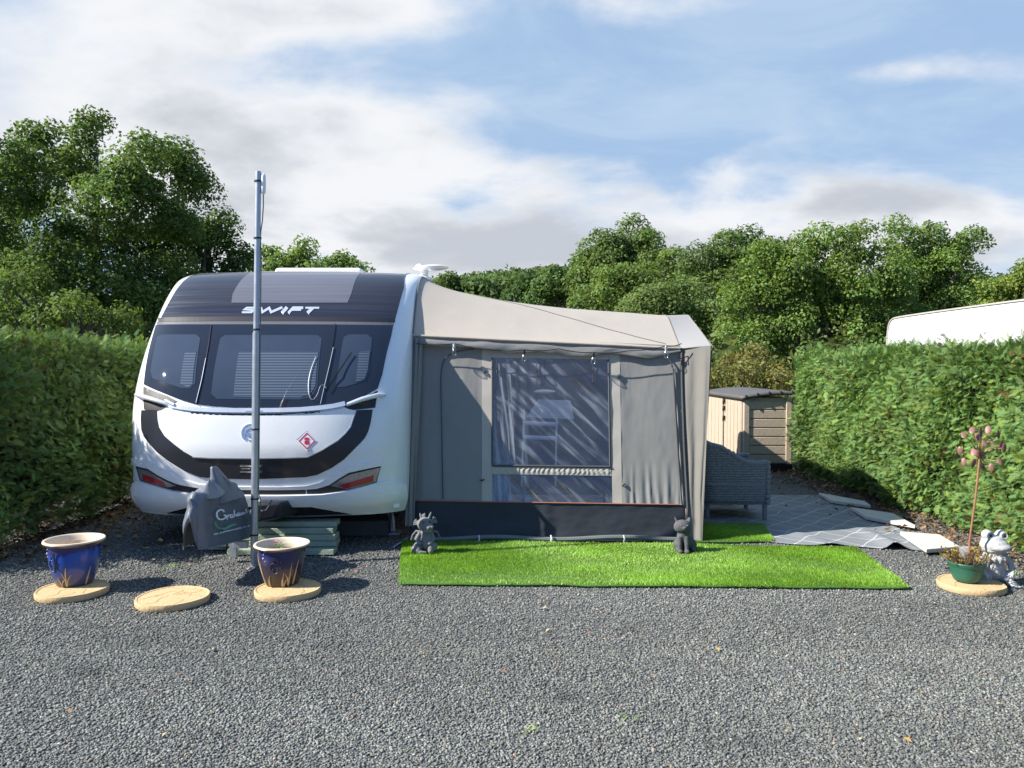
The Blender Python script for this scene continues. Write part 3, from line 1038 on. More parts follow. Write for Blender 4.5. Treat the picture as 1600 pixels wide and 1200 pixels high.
# the small web address line: www.grahamscaravans.co.uk in tiny strokes
web = MB()
GL = {'w': [[(0, 1), (.25, 0), (.5, .8), (.75, 0), (1, 1)]], '.': [[(.4, 0), (.6, 0.15)]], 'g': [[(.9, .9), (.2, .9), (.2, .2), (.9, .2)], [(.9, .9), (.9, -.4), (.2, -.4)]], 'r': [[(.2, 0), (.2, .9)], [(.2, .7), (.8, 1)]],
      'a': [[(.1, .9), (.85, .9), (.85, 0), (.1, 0), (.1, .45), (.8, .45)]], 'h': [[(.15, 0), (.15, 1.5)], [(.15, .8), (.85, .8), (.85, 0)]], 'm': [[(.1, 0), (.1, .9), (.5, .7), (.5, 0)], [(.5, .9), (.95, .7), (.95, 0)]],
      's': [[(.9, .95), (.1, .95), (.1, .5), (.9, .5), (.9, 0), (.1, 0)]], 'c': [[(.9, .9), (.1, .9), (.1, 0), (.9, 0)]], 'v': [[(0, 1), (.5, 0), (1, 1)]], 'n': [[(.1, 0), (.1, .9), (.9, .9), (.9, 0)]], 'o': [[(.1, 0), (.1, .9), (.9, .9), (.9, 0), (.12, 0)]],
      'u': [[(.1, .95), (.1, 0), (.9, 0), (.9, .95)]], 'k': [[(.1, 0), (.1, 1.5)], [(.8, .95), (.15, .4), (.85, 0)]]}
txt = 'www.grahamscaravans.co.uk'
for i, chh in enumerate(txt):
    x0 = 402 + i * (420 / len(txt)); y0 = 868 - i * (104 / len(txt))
    for kk, st_ in enumerate(GL[chh]):
        strip('', z3([(x0 + a * 12.5, y0 - b_ * 13 - a * 3) for a, b_ in st_]), 0.6, None, None, 0.001 + 0.0005 * kk, fn=sidefn, mb=web, px=False, rim=0.0006)
web.build('web_address', MAT['script'], hc, smooth=False)

# ------------------------------------------------------------------ mast with its aerial
mst = thing('aerial_mast', 'tall galvanised steel pole standing in front of the caravan, topped by a small white aerial', 'mast', gnd(397, 886))
YM = gnd(397, 886)[1]
b0 = Vector(at(397, 887, YM)); b1 = Vector(at(400.5, 520, YM)); b2 = Vector(at(403.6, 268, YM))
q = MB(); q.tube([b0, b1], 0.0285, 18); q.build('lower_pole', MAT['steel'], mst)
q = MB(); q.tube([b1 - Vector((0, 0, 0.03)), b2], 0.0235, 18); q.build('upper_pole', MAT['steel'], mst)
def mp(py): return b0.lerp(b2, (887 - py) / (887 - 268))
for py in (283, 371, 513, 669, 778, 835):
    q = MB(); c = mp(py); q.tube([c - Vector((0, 0, 0.006)), c + Vector((0, 0, 0.006))], 0.031 if py < 515 else 0.0315, 16)
    q.build('cable_tie', MAT['black'], mst)
an = MB()
c = Vector(at(411.5, 287, YM))
an.tube([c + Vector((0, 0, -0.085)), c + Vector((0, 0, -0.07)), c + Vector((0, 0, -0.03)), c + Vector((0, 0, 0.05)), c + Vector((0, 0, 0.072)), c + Vector((0, 0, 0.08))], [0.006, 0.017, 0.0195, 0.0195, 0.016, 0.006], 16)
ao = an.build('aerial', MAT['white_paint'], mst)
an = MB(); an.box(Vector(at(407.5, 284, YM)), (0.04, 0.02, 0.02)); an.build('bracket', MAT['steel'], ao)
cb_ = MB()
pts = [at(411.5, 304, YM), at(411.5, 322, YM), at(410, 345, YM), at(407.5, 362, YM), at(407.0, 372, YM)] + [tuple(mp(p_) + Vector((0.031, -0.004, 0))) for p_ in (400, 470, 540, 620, 700, 770)] + [at(407, 780, YM), at(407, 795, YM + 0.02), at(405, 812, YM + 0.05)]
cb_.tube(pts, 0.0045, 6)
cb_.build('aerial_cable', M('grey_brown_cable', (0.20, 0.18, 0.16), 0.6), mst)
br = MB()
br.box((gnd(388, 870)[0] - 0.05, YM + 0.14, 0.16), (0.06, 0.05, 0.24)); br.box((gnd(388, 870)[0] + 0.02, YM + 0.10, 0.16), (0.12, 0.04, 0.06))
br.build('mast_bracket', MAT['steel'], mst, bevel=0.006)

# ------------------------------------------------------------------ stacked boards under the nose
MAT['board'] = M('green_treated_board', (0.30, 0.36, 0.27), 0.75, var=0.22, vs=5, bump=0.4, bs=60, dirt=(0.16, 0.2, 0.15), dirt_s=6, dirt_amt=0.5)
boards = [  # px left, px right, Y front, z bottom, height, depth, label
    (352, 520, 6.42, 0.012, 0.045, 0.15, 'green treated board lying on the gravel at the bottom front of the stack'),
    (322, 522, 6.60, 0.012, 0.050, 0.15, 'green board at the bottom back of the stack, left end in the sun'),
    (330, 523, 6.50, 0.064, 0.045, 0.17, 'green board second from the bottom of the stack behind the blue pots'),
    (335, 522, 6.50, 0.114, 0.050, 0.17, 'green board third from the bottom of the stack, its right end catching the sun'),
    (330, 519, 6.52, 0.168, 0.048, 0.16, 'green board second from the top of the stack'),
    (335, 524, 6.56, 0.220, 0.045, 0.16, 'green board on top of the stack under the caravan nose')]
for (l, r_, Y, z, h_, d_, lab) in boards:
    x0 = (l - 800) / 1200 * Y; x1 = (r_ - 800) / 1200 * Y
    q = MB(); q.box(((x0 + x1) / 2, Y + d_ / 2, z + h_ / 2), (x1 - x0, d_, h_), rz=random.uniform(-0.008, 0.008))
    o = q.build('wooden_board', MAT['board'], None, bevel=0.004)
    tag(o, lab, 'board', 'boards stacked under the caravan nose')
q = MB(); q.box((-1.42, 7.28, 0.075), (0.5, 0.22, 0.14), rz=0.03)
tag(q.build('concrete_block', M('dark_concrete', (0.10, 0.10, 0.10), 0.95, var=0.3, bump=0.5, bs=30), None, bevel=0.008), 'dark grey concrete block lying in the shade beside the green boards', 'block')
# ------------------------------------------------------------------ awning
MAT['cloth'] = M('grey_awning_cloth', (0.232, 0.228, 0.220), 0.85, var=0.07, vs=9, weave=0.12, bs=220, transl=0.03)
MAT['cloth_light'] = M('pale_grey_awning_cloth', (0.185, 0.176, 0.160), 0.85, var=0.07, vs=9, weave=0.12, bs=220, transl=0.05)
MAT['beige'] = M('beige_awning_cloth', (0.43, 0.395, 0.35), 0.85, var=0.06, vs=12, weave=0.12, bs=220, transl=0.03)
MAT['roofcloth'] = M('cream_roof_cloth', (0.63, 0.572, 0.500), 0.8, var=0.05, vs=5, bump=0.05, bs=90, transl=0.38, dirt=(0.53, 0.48, 0.43), dirt_s=2.2, dirt_amt=0.35)
MAT['roofgrey'] = M('grey_roof_cloth', (0.34, 0.335, 0.335), 0.8, var=0.05, vs=5, bump=0.05, bs=90, transl=0.15)
MAT['skirt'] = M('black_mud_skirt', (0.030, 0.034, 0.042), 0.5, var=0.25, vs=6, bump=0.1, bs=60, spec=0.25)
MAT['piping'] = M('rust_piping', (0.34, 0.12, 0.08), 0.7)
MAT['zip'] = M('dark_zip', (0.055, 0.06, 0.07), 0.6, var=0.2)
MAT['rubberstrap'] = M('pale_rubber_loop', (0.50, 0.50, 0.48), 0.5)

# clear film: mostly see-through, glossy, creased
m = bpy.data.materials.new('clear_window_film'); nt, N, L = nodes(m)
for nn in list(N):
    if nn.type == 'BSDF_PRINCIPLED': N.remove(nn)
tr = N.new('ShaderNodeBsdfTransparent'); tr.inputs[0].default_value = (0.88, 0.91, 0.95, 1)
gl = N.new('ShaderNodeBsdfGlossy'); gl.inputs['Roughness'].default_value = 0.13; gl.inputs['Color'].default_value = (0.72, 0.78, 0.95, 1)
tc = N.new('ShaderNodeTexCoord'); sx_ = N.new('ShaderNodeSeparateXYZ'); L.new(tc.outputs['Object'], sx_.inputs[0]); mp_ = N.new('ShaderNodeCombineXYZ')
def lin(a, b):
    n = N.new('ShaderNodeMath'); n.operation = 'MULTIPLY'; n.inputs[1].default_value = a; L.new(sx_.outputs[0], n.inputs[0])
    k = N.new('ShaderNodeMath'); k.operation = 'MULTIPLY_ADD'; k.inputs[1].default_value = b; L.new(sx_.outputs[2], k.inputs[0]); L.new(n.outputs[0], k.inputs[2]); return k.outputs[0]
L.new(lin(6.7, 7.4), mp_.inputs[0]); L.new(lin(0.74, -0.67), mp_.inputs[1])
no = N.new('ShaderNodeTexNoise'); no.inputs['Scale'].default_value = 1.0; no.inputs['Detail'].default_value = 3; no.inputs['Distortion'].default_value = 0.4
L.new(mp_.outputs[0], no.inputs['Vector'])
bp = N.new('ShaderNodeBump'); bp.inputs['Strength'].default_value = 0.7; bp.inputs['Distance'].default_value = 0.03
L.new(no.outputs['Fac'], bp.inputs['Height']); L.new(bp.outputs[0], gl.inputs['Normal'])
fr = N.new('ShaderNodeFresnel'); fr.inputs['IOR'].default_value = 1.5; L.new(bp.outputs[0], fr.inputs['Normal'])
ma = N.new('ShaderNodeMath'); ma.operation = 'MULTIPLY_ADD'; ma.inputs[1].default_value = 1.6; ma.inputs[2].default_value = 0.05; ma.use_clamp = True
L.new(fr.outputs[0], ma.inputs[0])
ms = N.new('ShaderNodeMixShader'); L.new(ma.outputs[0], ms.inputs[0]); L.new(tr.outputs[0], ms.inputs[1]); L.new(gl.outputs[0], ms.inputs[2])
# creases are whitened where the film has been folded
df = N.new('ShaderNodeBsdfDiffuse'); df.inputs[0].default_value = (0.48, 0.53, 0.62, 1)
n2 = N.new('ShaderNodeTexNoise'); n2.inputs['Scale'].default_value = 1.7; n2.inputs['Detail'].default_value = 4; n2.inputs['Distortion'].default_value = 0.3; L.new(mp_.outputs[0], n2.inputs['Vector'])
rg_ = N.new('ShaderNodeMapRange'); rg_.interpolation_type = 'SMOOTHSTEP'; rg_.inputs[1].default_value = 0.47; rg_.inputs[2].default_value = 0.66; rg_.inputs[3].default_value = 0.04; rg_.inputs[4].default_value = 0.36; L.new(n2.outputs['Fac'], rg_.inputs[0])
nb_ = N.new('ShaderNodeTexNoise'); nb_.inputs['Scale'].default_value = 2.6; nb_.inputs['Detail'].default_value = 2; L.new(tc.outputs['Object'], nb_.inputs['Vector'])
rb_ = N.new('ShaderNodeMapRange'); rb_.interpolation_type = 'SMOOTHSTEP'; rb_.inputs[1].default_value = 0.34; rb_.inputs[2].default_value = 0.62; rb_.inputs[3].default_value = 0.15; L.new(nb_.outputs['Fac'], rb_.inputs[0])
mk_ = N.new('ShaderNodeMath'); mk_.operation = 'MULTIPLY'; L.new(rg_.outputs[0], mk_.inputs[0]); L.new(rb_.outputs[0], mk_.inputs[1])
# upright creases where the film hangs loose at its left side
cv_ = N.new('ShaderNodeCombineXYZ'); L.new(lin(17.0, 1.6), cv_.inputs[0]); L.new(lin(0.0, 0.8), cv_.inputs[1])
n4_ = N.new('ShaderNodeTexNoise'); n4_.inputs['Scale'].default_value = 1.0; n4_.inputs['Detail'].default_value = 3; L.new(cv_.outputs[0], n4_.inputs['Vector'])
r4_ = N.new('ShaderNodeMapRange'); r4_.interpolation_type = 'SMOOTHSTEP'; r4_.inputs[1].default_value = 0.48; r4_.inputs[2].default_value = 0.64; r4_.inputs[4].default_value = 0.42; L.new(n4_.outputs['Fac'], r4_.inputs[0])
r5_ = N.new('ShaderNodeMapRange'); r5_.interpolation_type = 'SMOOTHSTEP'; r5_.inputs[1].default_value = -0.10; r5_.inputs[2].default_value = -0.28; L.new(sx_.outputs[0], r5_.inputs[0])
m4_ = N.new('ShaderNodeMath'); m4_.operation = 'MULTIPLY'; L.new(r4_.outputs[0], m4_.inputs[0]); L.new(r5_.outputs[0], m4_.inputs[1])
ad_ = N.new('ShaderNodeMath'); ad_.operation = 'MAXIMUM'; L.new(mk_.outputs[0], ad_.inputs[0]); L.new(m4_.outputs[0], ad_.inputs[1])
m2_ = N.new('ShaderNodeMixShader'); L.new(ad_.outputs[0], m2_.inputs[0]); L.new(ms.outputs[0], m2_.inputs[1]); L.new(df.outputs[0], m2_.inputs[2])
L.new(m2_.outputs[0], N['Material Output'].inputs['Surface'])
MAT['film'] = m

LEAN = 0.2
WP0 = Vector((0, 6.95, 0)); WN = Vector((0, -1, LEAN)).normalized()


def wp(px, py, off=0.0):
    return on_plane(px, py, WP0, WN) + WN * off


def panel(name, quad, mat, parent, nu, nv, disp=None, off=0.0, thick=0.0, mb=None):
    """quad = TL, TR, BR, BL photo pixels on the leaning wall"""
    own = mb is None
    mb = mb or MB()
    c = [wp(*p, 0) for p in quad]

    def fn(u, v):
        p = (c[3].lerp(c[2], u)).lerp(c[0].lerp(c[1], u), v)
        return p + WN * (off + (disp(u, v, p) if disp else 0))
    mb.grid(fn, nu, nv)
    if own:
        return mb.build(name, mat, parent, thick=thick)


aw = thing('awning', 'grey and cream caravan porch awning with one clear window, pitched against the caravan side', 'awning', (0.3, 7.0, 0))


def edge(u, v, k=14): return min(1, u * k) * min(1, (1 - u) * k) * min(1, v * k) * min(1, (1 - v) * k)


def d_left(u, v, p):
    e = edge(u, v, 10)
    return e * (0.012 * fbm(p.x * 3, p.z * 1.2, 1.0) + 0.006 * math.sin(p.x * 16 + p.z * 2) * (1 - v)) + 0.01 * math.sin(u * 40) * max(0, 0.25 - u) * 4 * (1 - 0.5 * v)


def d_right(u, v, p):
    e = edge(u, v, 12)
    low = max(0, 1 - v * 3.6)
    return e * (0.007 * fbm(p.x * 3, p.z * 1.5, 6.0)) + min(1, u * 9) * min(1, (1 - u) * 9) * low * 0.0065 * math.sin(u * 44 + 3 * fbm(u * 3, v, 2)) + e * 0.002 * math.sin(u * 60) * low


panel('side_wall', [(644, 528), (753, 531), (753, 784), (640, 781)], MAT['cloth'], aw, 50, 50, d_left)
panel('side_wall', [(968, 536), (1062, 540), (1067, 788.5), (972, 787)], MAT['cloth'], aw, 60, 60, d_right)
# beige window surround
panel('window_border', [(753, 531), (769, 531.5), (769, 784.3), (753, 784)], MAT['beige'], aw, 6, 40, lambda u, v, p: 0.004 * fbm(p.x * 3, p.z * 5, 2), 0.002)
panel('window_border', [(951, 535.5), (968, 536), (972, 787), (957, 786.6)], MAT['beige'], aw, 6, 40, lambda u, v, p: 0.005 * fbm(p.x * 3, p.z * 4, 9), 0.002)
panel('window_border', [(769, 531.5), (951, 535.5), (951, 562), (769, 559)], MAT['beige'], aw, 90, 8, lambda u, v, p: 0.0045 * math.sin(u * 190 + 5 * fbm(u * 4, v * 2, 0)) * math.sin(v * PI) + 0.004, 0.002)


def d_gather(u, v, p):
    return 0.006 * math.sin(v * PI) + 0.0032 * math.sin(u * 150 + 4 * fbm(u * 5, v * 2, 3)) * (0.3 + math.sin(v * PI))


panel('gathered_band', [(769, 727), (953.5, 729), (955.5, 743.5), (769, 740.5)], MAT['beige'], aw, 170, 10, d_gather, 0.002)


def d_film(u, v, p):
    a = (p.x * 0.62 + p.z * 0.78)
    return edge(u, v, 9) * (0.010 * fbm(a * 9, (p.x - p.z) * 1.2, 4) + 0.006 * math.sin(a * 46 + 3 * fbm(p.x * 2, p.z * 2, 1)) * (0.4 + 0.6 * fbm(p.x * 2, p.z, 7))
                            + 0.006 * math.sin(p.x * 60) * max(0, 1 - abs(u - 0.22) * 5) * (0.4 + v))


wf = panel('window_film', [(769, 558), (951, 561.5), (953.5, 729.5), (769, 727.5)], MAT['film'], aw, 90, 80, d_film, -0.004)
panel('window_film', [(769, 740), (955.5, 743), (957, 787), (769, 784.5)], MAT['film'], aw, 60, 24, lambda u, v, p: d_film(u, v, p) * 0.7, -0.004)
bd_ = MB()
for a, b in (((769, 559), (769, 727)), ((950.5, 562), (953, 729))):
    bd_.tube([wp(*a, 0.006), wp(*b, 0.006)], 0.008, 6)
bd_.tube([wp(769, 727.5, 0.008), wp(953.5, 729.5, 0.008)], 0.012, 6)
bd_.build('film_binding', MAT['zip'], wf)
# toggles and drop cords on the window
for (x, y, l) in ((838, 562, 36), (776, 562, 22), (926, 562, 36)):
    tg = MB(); tg.tube([wp(x, y, 0.012), wp(x + 0.5, y + l, 0.012)], 0.0035, 6)
    tg.tube([wp(x + 0.5, y + l - 5, 0.012), wp(x + 0.5, y + l, 0.012)], 0.006, 6)
    tg.build('drop_cord', MAT['black'], wf)
for (x, y) in ((756, 582), (965, 590), (753, 750), (973, 757)):
    tg = MB(); tg.tube([wp(x - 3, y, 0.008), wp(x, y + 1, 0.02), wp(x + 4, y - 1, 0.01)], [0.004, 0.009, 0.005], 6)
    tg.build('toggle', MAT['black'], aw)
# piping above the mud skirt, then the black skirt and the ground roll
pp = MB(); pp.tube([wp(646, 782, 0.006), wp(753, 784, 0.006), wp(860, 785.6, 0.006), wp(957, 787, 0.006), wp(1068, 788.5, 0.006)], 0.006, 6)
pp.build('piping', MAT['piping'], aw)


def d_skirt(u, v, p):
    e = min(1, v * 6) * min(1, (1 - v) * 10)
    return e * (0.012 * fbm(p.x * 2.4, p.z * 5, 3) + 0.008 * math.exp(-((p.x - 0.32) / 0.05) ** 2)) + 0.025 * (1 - v) ** 3


panel('mud_skirt', [(640, 781.5), (1067, 788.8), (1072, 846), (640, 846)], MAT['skirt'], aw, 120, 26, d_skirt)
gr_ = MB()
gr_.tube([(x, 6.90 + 0.006 * math.sin(x * 5), 0.045 + 0.012 * math.cos(x * PI / 0.565 + 0.9)) for x in np.linspace(-0.92, 1.54, 40)], 0.022, 8)
gr_.build('ground_roll', M('grey_green_groundsheet', (0.13, 0.155, 0.145), 0.6, var=0.15), aw)
for px in (748, 861, 975):
    x = (px - 800) / 1200 * 6.9
    pg = MB(); pg.tube([(x, 6.885, 0.075), (x + 0.006, 6.862, 0.05), (x - 0.004, 6.85, 0.015), (x, 6.84, 0.0)], 0.009, 6)
    pg.build('peg_loop', MAT['rubberstrap'], aw)
# zip outline of the side door and the dark folded strip at the far side
zz = MB()
zz.tube([wp(*p, 0.016) for p in chaikin([(692, 780), (691, 700), (689, 610), (689, 580), (694, 560), (712, 549), (740, 546)], 2)], 0.0055, 6)
zz.build('door_zip', MAT['zip'], aw)


def d_zip(u, v, p): return 0.022 * math.sin(u * PI) + 0.004 * math.sin(v * 22)


panel('zip_flap', [(1051, 578), (1055, 575), (1070, 789), (1063, 789)], MAT['cloth'], aw, 6, 40, d_zip, 0.008)
z2 = MB(); z2.tube([wp(*p, 0.028) for p in [(1042, 560), (1048, 568), (1051, 580), (1054, 640), (1059, 720), (1064, 788)]], 0.007, 6)
z2.tube([wp(*p, 0.03) for p in [(1064, 545), (1064.5, 600), (1068, 700), (1073, 790), (1074, 842)]], 0.012, 8)
z2.build('corner_zip', MAT['zip'], aw)
# upright pole outline in the corner + draught strip by the caravan
dr = MB()


def strip_l(u, v):
    z = 0.16 + (1.86 - 0.16) * v
    y = 6.95 + LEAN * z - 0.05 - 0.05 * math.sin(u * PI)
    x = -0.955 + 0.10 * u + 0.012 * math.sin(u * 17 + z * 2) - 0.02 * (1 - v)
    return (x, y + 0.02 * math.sin(u * 19), z)


dr.grid(strip_l, 20, 30)
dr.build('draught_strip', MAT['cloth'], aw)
sr = MB()
sr.tube([gnd(614, 855, 0.012), gnd(628, 846, 0.02), gnd(640, 838, 0.03), wp(648, 815, 0.05)], 0.012, 6, flat=0.35)
sr.build('guy_strap', M('pale_strap', (0.34, 0.36, 0.38), 0.7), aw)

# corner panel right of the wall: hangs in folds from the roof corner
CT0, CT1 = wp(1061, 543, 0.0), Vector(at(1110.5, 540, 7.14))
CB0, CB1 = wp(1073, 849, 0.0), Vector(at(1097, 847, 6.88))


def corner(u, v):
    p = (CB0.lerp(CB1, u)).lerp(CT0.lerp(CT1, u), v)
    f = 0.013 * math.sin(u * 11 - v * 1.6 + 1.2 * fbm(v * 2, u, 4)) * (0.35 + 0.65 * math.sin(v * PI) ** 0.5) * min(1, (1 - u) * 6) * min(1, (1.02 - v) * 8)
    return p + Vector((0.02 * math.sin(u * PI) * (1 - v), -f, 0))


cm = MB(); cm.grid(corner, 50, 60)
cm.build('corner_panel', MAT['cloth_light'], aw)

# roof: from the curved rail on the caravan out to the front edge
LP = chaikin([(7.26, 1.885), (7.40, 2.08), (7.60, 2.31), (7.84, 2.475), (8.10, 2.545), (8.5, 2.57)], 2)
RP = chaikin([(7.27, 1.765), (7.50, 1.87), (7.70, 1.965), (7.90, 2.06), (8.10, 2.135), (8.5, 2.16)], 2)
OP = chaikin([(7.15, 1.79), (7.5, 1.91), (7.82, 2.02), (8.06, 2.10), (8.24, 2.155), (8.6, 2.165)], 2)


def on_prof(P, t):
    k = t * (len(P) - 1); i = min(int(k), len(P) - 2); f = k - i
    return (P[i][0] * (1 - f) + P[i + 1][0] * f, P[i][1] * (1 - f) + P[i + 1][1] * f)


def roof(u, v):
    tv_ = min(v / 0.6, 1.0)
    a, b = on_prof(LP, tv_), on_prof(RP, tv_)
    s = u
    y = a[0] * (1 - s) + b[0] * s
    z = a[1] * (1 - s) + b[1] * s
    z -= 0.125 * math.sin(PI * s ** 0.62) * math.sin(PI / 2 * tv_) ** 1.5
    if v > 0.6:
        y = y + (11.4 - y) * (v - 0.6) / 0.4
        z -= 0.02 * math.sin((v - 0.6) / 0.4 * PI) + 0.33 * max(0, (v - 0.88) / 0.12)
    x = -0.945 + 2.535 * s - 0.01 * tv_
    x += 0.06 * s * tv_
    return (x, y, z + 0.006 * fbm(x * 1.5, y * 2, 3))


rm_ = MB(); rm_.grid(roof, 60, 70)
rm_.build('roof', MAT['roofcloth'], aw, sharp=180)


def band(u, v):
    tv_ = min(v / 0.6, 1.0)
    b = Vector(roof(1.0, v))
    o_ = on_prof(OP, tv_)
    o_ = Vector((1.85 + 0.05 * tv_, o_[0] if v <= 0.6 else o_[0] + (11.4 - o_[0]) * (v - 0.6) / 0.4, o_[1] - 0.33 * max(0, (v - 0.88) / 0.12)))
    return b.lerp(o_, u)


rm_ = MB(); rm_.grid(band, 8, 70)
rm_.build('roof_front_band', MAT['roofgrey'], aw, sharp=60)
# roof seams
sm = MB()
sm.tube([Vector(roof(u, v)) + Vector((0, -0.003, 0.004)) for u, v in [(0.12 + 0.83 * k / 30, 0.6 * (0.93 - 0.80 * (k / 30) ** 0.9)) for k in range(31)]], 0.0028, 5)
sm.tube([Vector(band(0.0, v)) + Vector((0, -0.003, 0.003)) for v in np.linspace(0, 0.62, 30)], 0.004, 5)
sm.tube([Vector(roof(0.004, v)) + Vector((0.0, -0.012, 0.004)) for v in np.linspace(0, 0.62, 30)], 0.009, 6)
sm.build('roof_seam', MAT['cloth_light'], aw)
# hem flap under the eave with a sagging edge
EV = [Vector(roof(k / 60, 0.0)) for k in range(61)]


def flap(u, v):
    k = u * 60; i = min(int(k), 59); e = EV[i].lerp(EV[i + 1], k - i)
    drop = 0.075 + 0.030 * math.sin(PI * min(1, max(0, u * 1.02))) + 0.012 * math.sin(u * 23) * (0.5 + u)
    drop *= 1.0 - 0.45 * max(0, (u - 0.9) / 0.1) - 0.25 * max(0, (0.1 - u) / 0.1)
    return e + Vector((0, -0.022 * math.sin(v * 2.2) - 0.008 * math.sin(u * 31) * v - 0.006 * fbm(u * 12, v * 2, 1), -drop * v))


fl = MB(); fl.grid(flap, 110, 10)
fl.build('eave_flap', MAT['cloth'], aw)
et = MB(); et.tube([e + Vector((0, -0.012, 0.004)) for e in EV], 0.011, 6); et.build('eave_roll', MAT['roofcloth'], aw)
# guy cord across the roof corner
gc = MB(); gc.tube([Vector(at(1063, 560, 7.20)), Vector(at(1085, 554, 7.27)), Vector(at(1111, 543, 7.42))], 0.005, 5); gc.build('corner_cord', MAT['black'], aw)

# front wall, back wall (seen from the side and through the film)
fw = MB()


def front(u, v):
    y = 7.15 + (8.1 - 7.15) * u
    z = (1.79 + (2.13 - 1.79) * u) * v
    return (1.70 + 0.165 * v + 0.012 * math.sin(y * 14) * math.sin(v * PI), y - 0.27 * (1 - v) * (1 - u), z)


fw.grid(front, 40, 20); fw.build('front_wall', MAT['cloth'], aw)
fw = MB()
fw.grid(lambda u, v: (1.72 + 0.18 * v + 0.012 * math.sin(u * 22), 9.5 + 1.9 * u, (2.15 - 0.34 * max(0, u - 0.6) / 0.4) * v), 40, 20); fw.build('front_wall', MAT['cloth'], aw)
bw = MB()
bw.grid(lambda u, v: (-0.93 + 2.75 * u, 11.4 + 0.01 * math.sin(u * 40), 2.22 * v * (1 - u) + 1.8 * v * u), 40, 6)
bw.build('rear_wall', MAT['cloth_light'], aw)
ip = MB()
ip.tube([(1.55, 7.34, 1.74), (1.57, 7.02, 0.02)], 0.014, 8)
ip.tube([(-0.86, 7.36, 1.84), (1.55, 7.34, 1.72)], 0.012, 8)
ip.build('frame_pole', MAT['steel'], aw)

# inside, seen through the film
ct = MB()
ct.grid(lambda u, v: (-0.19 + 0.15 * u, 7.20 + 0.03 * math.sin(u * 22), 0.32 + 0.36 * v), 24, 6)
m = bpy.data.materials.new('leaf_print_curtain'); nt, N, L = nodes(m); b = N['Principled BSDF']
tc = N.new('ShaderNodeTexCoord'); vo = N.new('ShaderNodeTexVoronoi'); vo.feature = 'DISTANCE_TO_EDGE'; vo.inputs['Scale'].default_value = 17
L.new(tc.outputs['Object'], vo.inputs['Vector']); cr = N.new('ShaderNodeValToRGB'); cr.color_ramp.elements[0].color = (0.30, 0.42, 0.55, 1); cr.color_ramp.elements[1].color = (0.66, 0.74, 0.80, 1)
cr.color_ramp.elements[1].position = 0.09
L.new(vo.outputs[0], cr.inputs[0]); L.new(cr.outputs[0], b.inputs['Base Color'])
tag(ct.build('curtain', m, None), 'small pale leaf-print curtain hanging inside the lower awning window', 'curtain')
ah = thing('clothes_airer', 'white rail airer with a pale sheet draped over it, seen through the awning window', 'clothes airer', (0.32, 7.44, 0))
MAT['whitecloth'] = M('white_sheet', (0.82, 0.81, 0.78), 0.8, var=0.04, bump=0.2, bs=20, transl=0.15)
a_ = MB()
for (l, r_, py) in ((817, 872, 661), (816, 868, 683)):
    a_.tube([at(l, py, 7.44), at(r_, py + 2, 7.44)], 0.020, 8)
a_.tube([at(819, 640, 7.44), at(815, 760, 7.44)], 0.010, 8); a_.tube([at(870, 640, 7.44), at(868, 760, 7.44)], 0.010, 8)
a_.build('rail', MAT['white_paint'], ah)
sh = MB()
cc_ = [Vector(at(*p, 7.40)) for p in ((822, 652), (897, 655), (892, 626), (841, 624))]
sh.grid(lambda u, v: (cc_[0].lerp(cc_[1], u)).lerp(cc_[3].lerp(cc_[2], u), v) + Vector((0, 0.02 * math.sin(u * 9) + 0.05 * v * v, 0)), 20, 10)
sh.build('sheet', MAT['whitecloth'], ah)
ld = thing('hanging_lamp', 'pale disc lamp hanging inside the awning above the airer', 'lamp', at(851, 612, 7.44))
a_ = MB(); a_.ell(at(851, 612, 7.44), (0.105, 0.105, 0.022), (0, 0, 0), 20, 8); a_.build('shade', MAT['white_paint'], ld)
a_ = MB(); a_.tube([at(851, 612, 7.44), (at(851, 612, 7.44)[0], 7.40, 1.80)], 0.004, 6); a_.build('flex', MAT['zip'], ld)
tb = thing('camping_table', 'low blue-topped camping table inside the awning, seen through the lower window film', 'table', (0.55, 8.0, 0))
a_ = MB(); a_.box((0.55, 7.95, 0.50), (0.95, 0.6, 0.03)); a_.build('table_top', M('blue_table', (0.07, 0.13, 0.28), 0.5), tb, bevel=0.008)
for sx in (-0.42, 0.42):
    for sy in (-0.24, 0.24):
        a_ = MB(); a_.tube([(0.55 + sx, 7.95 + sy, 0.485), (0.55 + sx * 1.06, 7.95 + sy * 1.06, 0.02)], 0.013, 8); a_.build('leg', MAT['steel'], tb)

# festoon lights under the eave
fl_ = thing('festoon_lights', 'black cable of clear festoon bulbs strung under the awning eave', 'string lights', (0.3, 7.2, 1.75))
hooks = [(652, 541), (712, 541), (765, 550), (818, 551), (872, 549), (925, 555), (980, 552), (1036, 545), (1061, 541)]
cbm = MB()
pts = []
for i, (a, b) in enumerate(zip(hooks[:-1], hooks[1:])):
    A, B = wp(*a, 0.115), wp(*b, 0.115)
    for k in range(6):
        t = k / 6
        pts.append(A.lerp(B, t) + Vector((0, 0, -0.012 * math.sin(t * PI))))
pts.append(wp(*hooks[-1], 0.115))
cbm.tube(pts, 0.0045, 6); cbm.build('cable', MAT['black'], fl_)
m = bpy.data.materials.new('bulb_glass'); nt, N, L = nodes(m)
for nn in list(N):
    if nn.type == 'BSDF_PRINCIPLED': N.remove(nn)
tr = N.new('ShaderNodeBsdfTransparent'); gl = N.new('ShaderNodeBsdfGlossy'); gl.inputs['Roughness'].default_value = 0.08
ms = N.new('ShaderNodeMixShader'); lw = N.new('ShaderNodeLayerWeight'); lw.inputs[0].default_value = 0.55
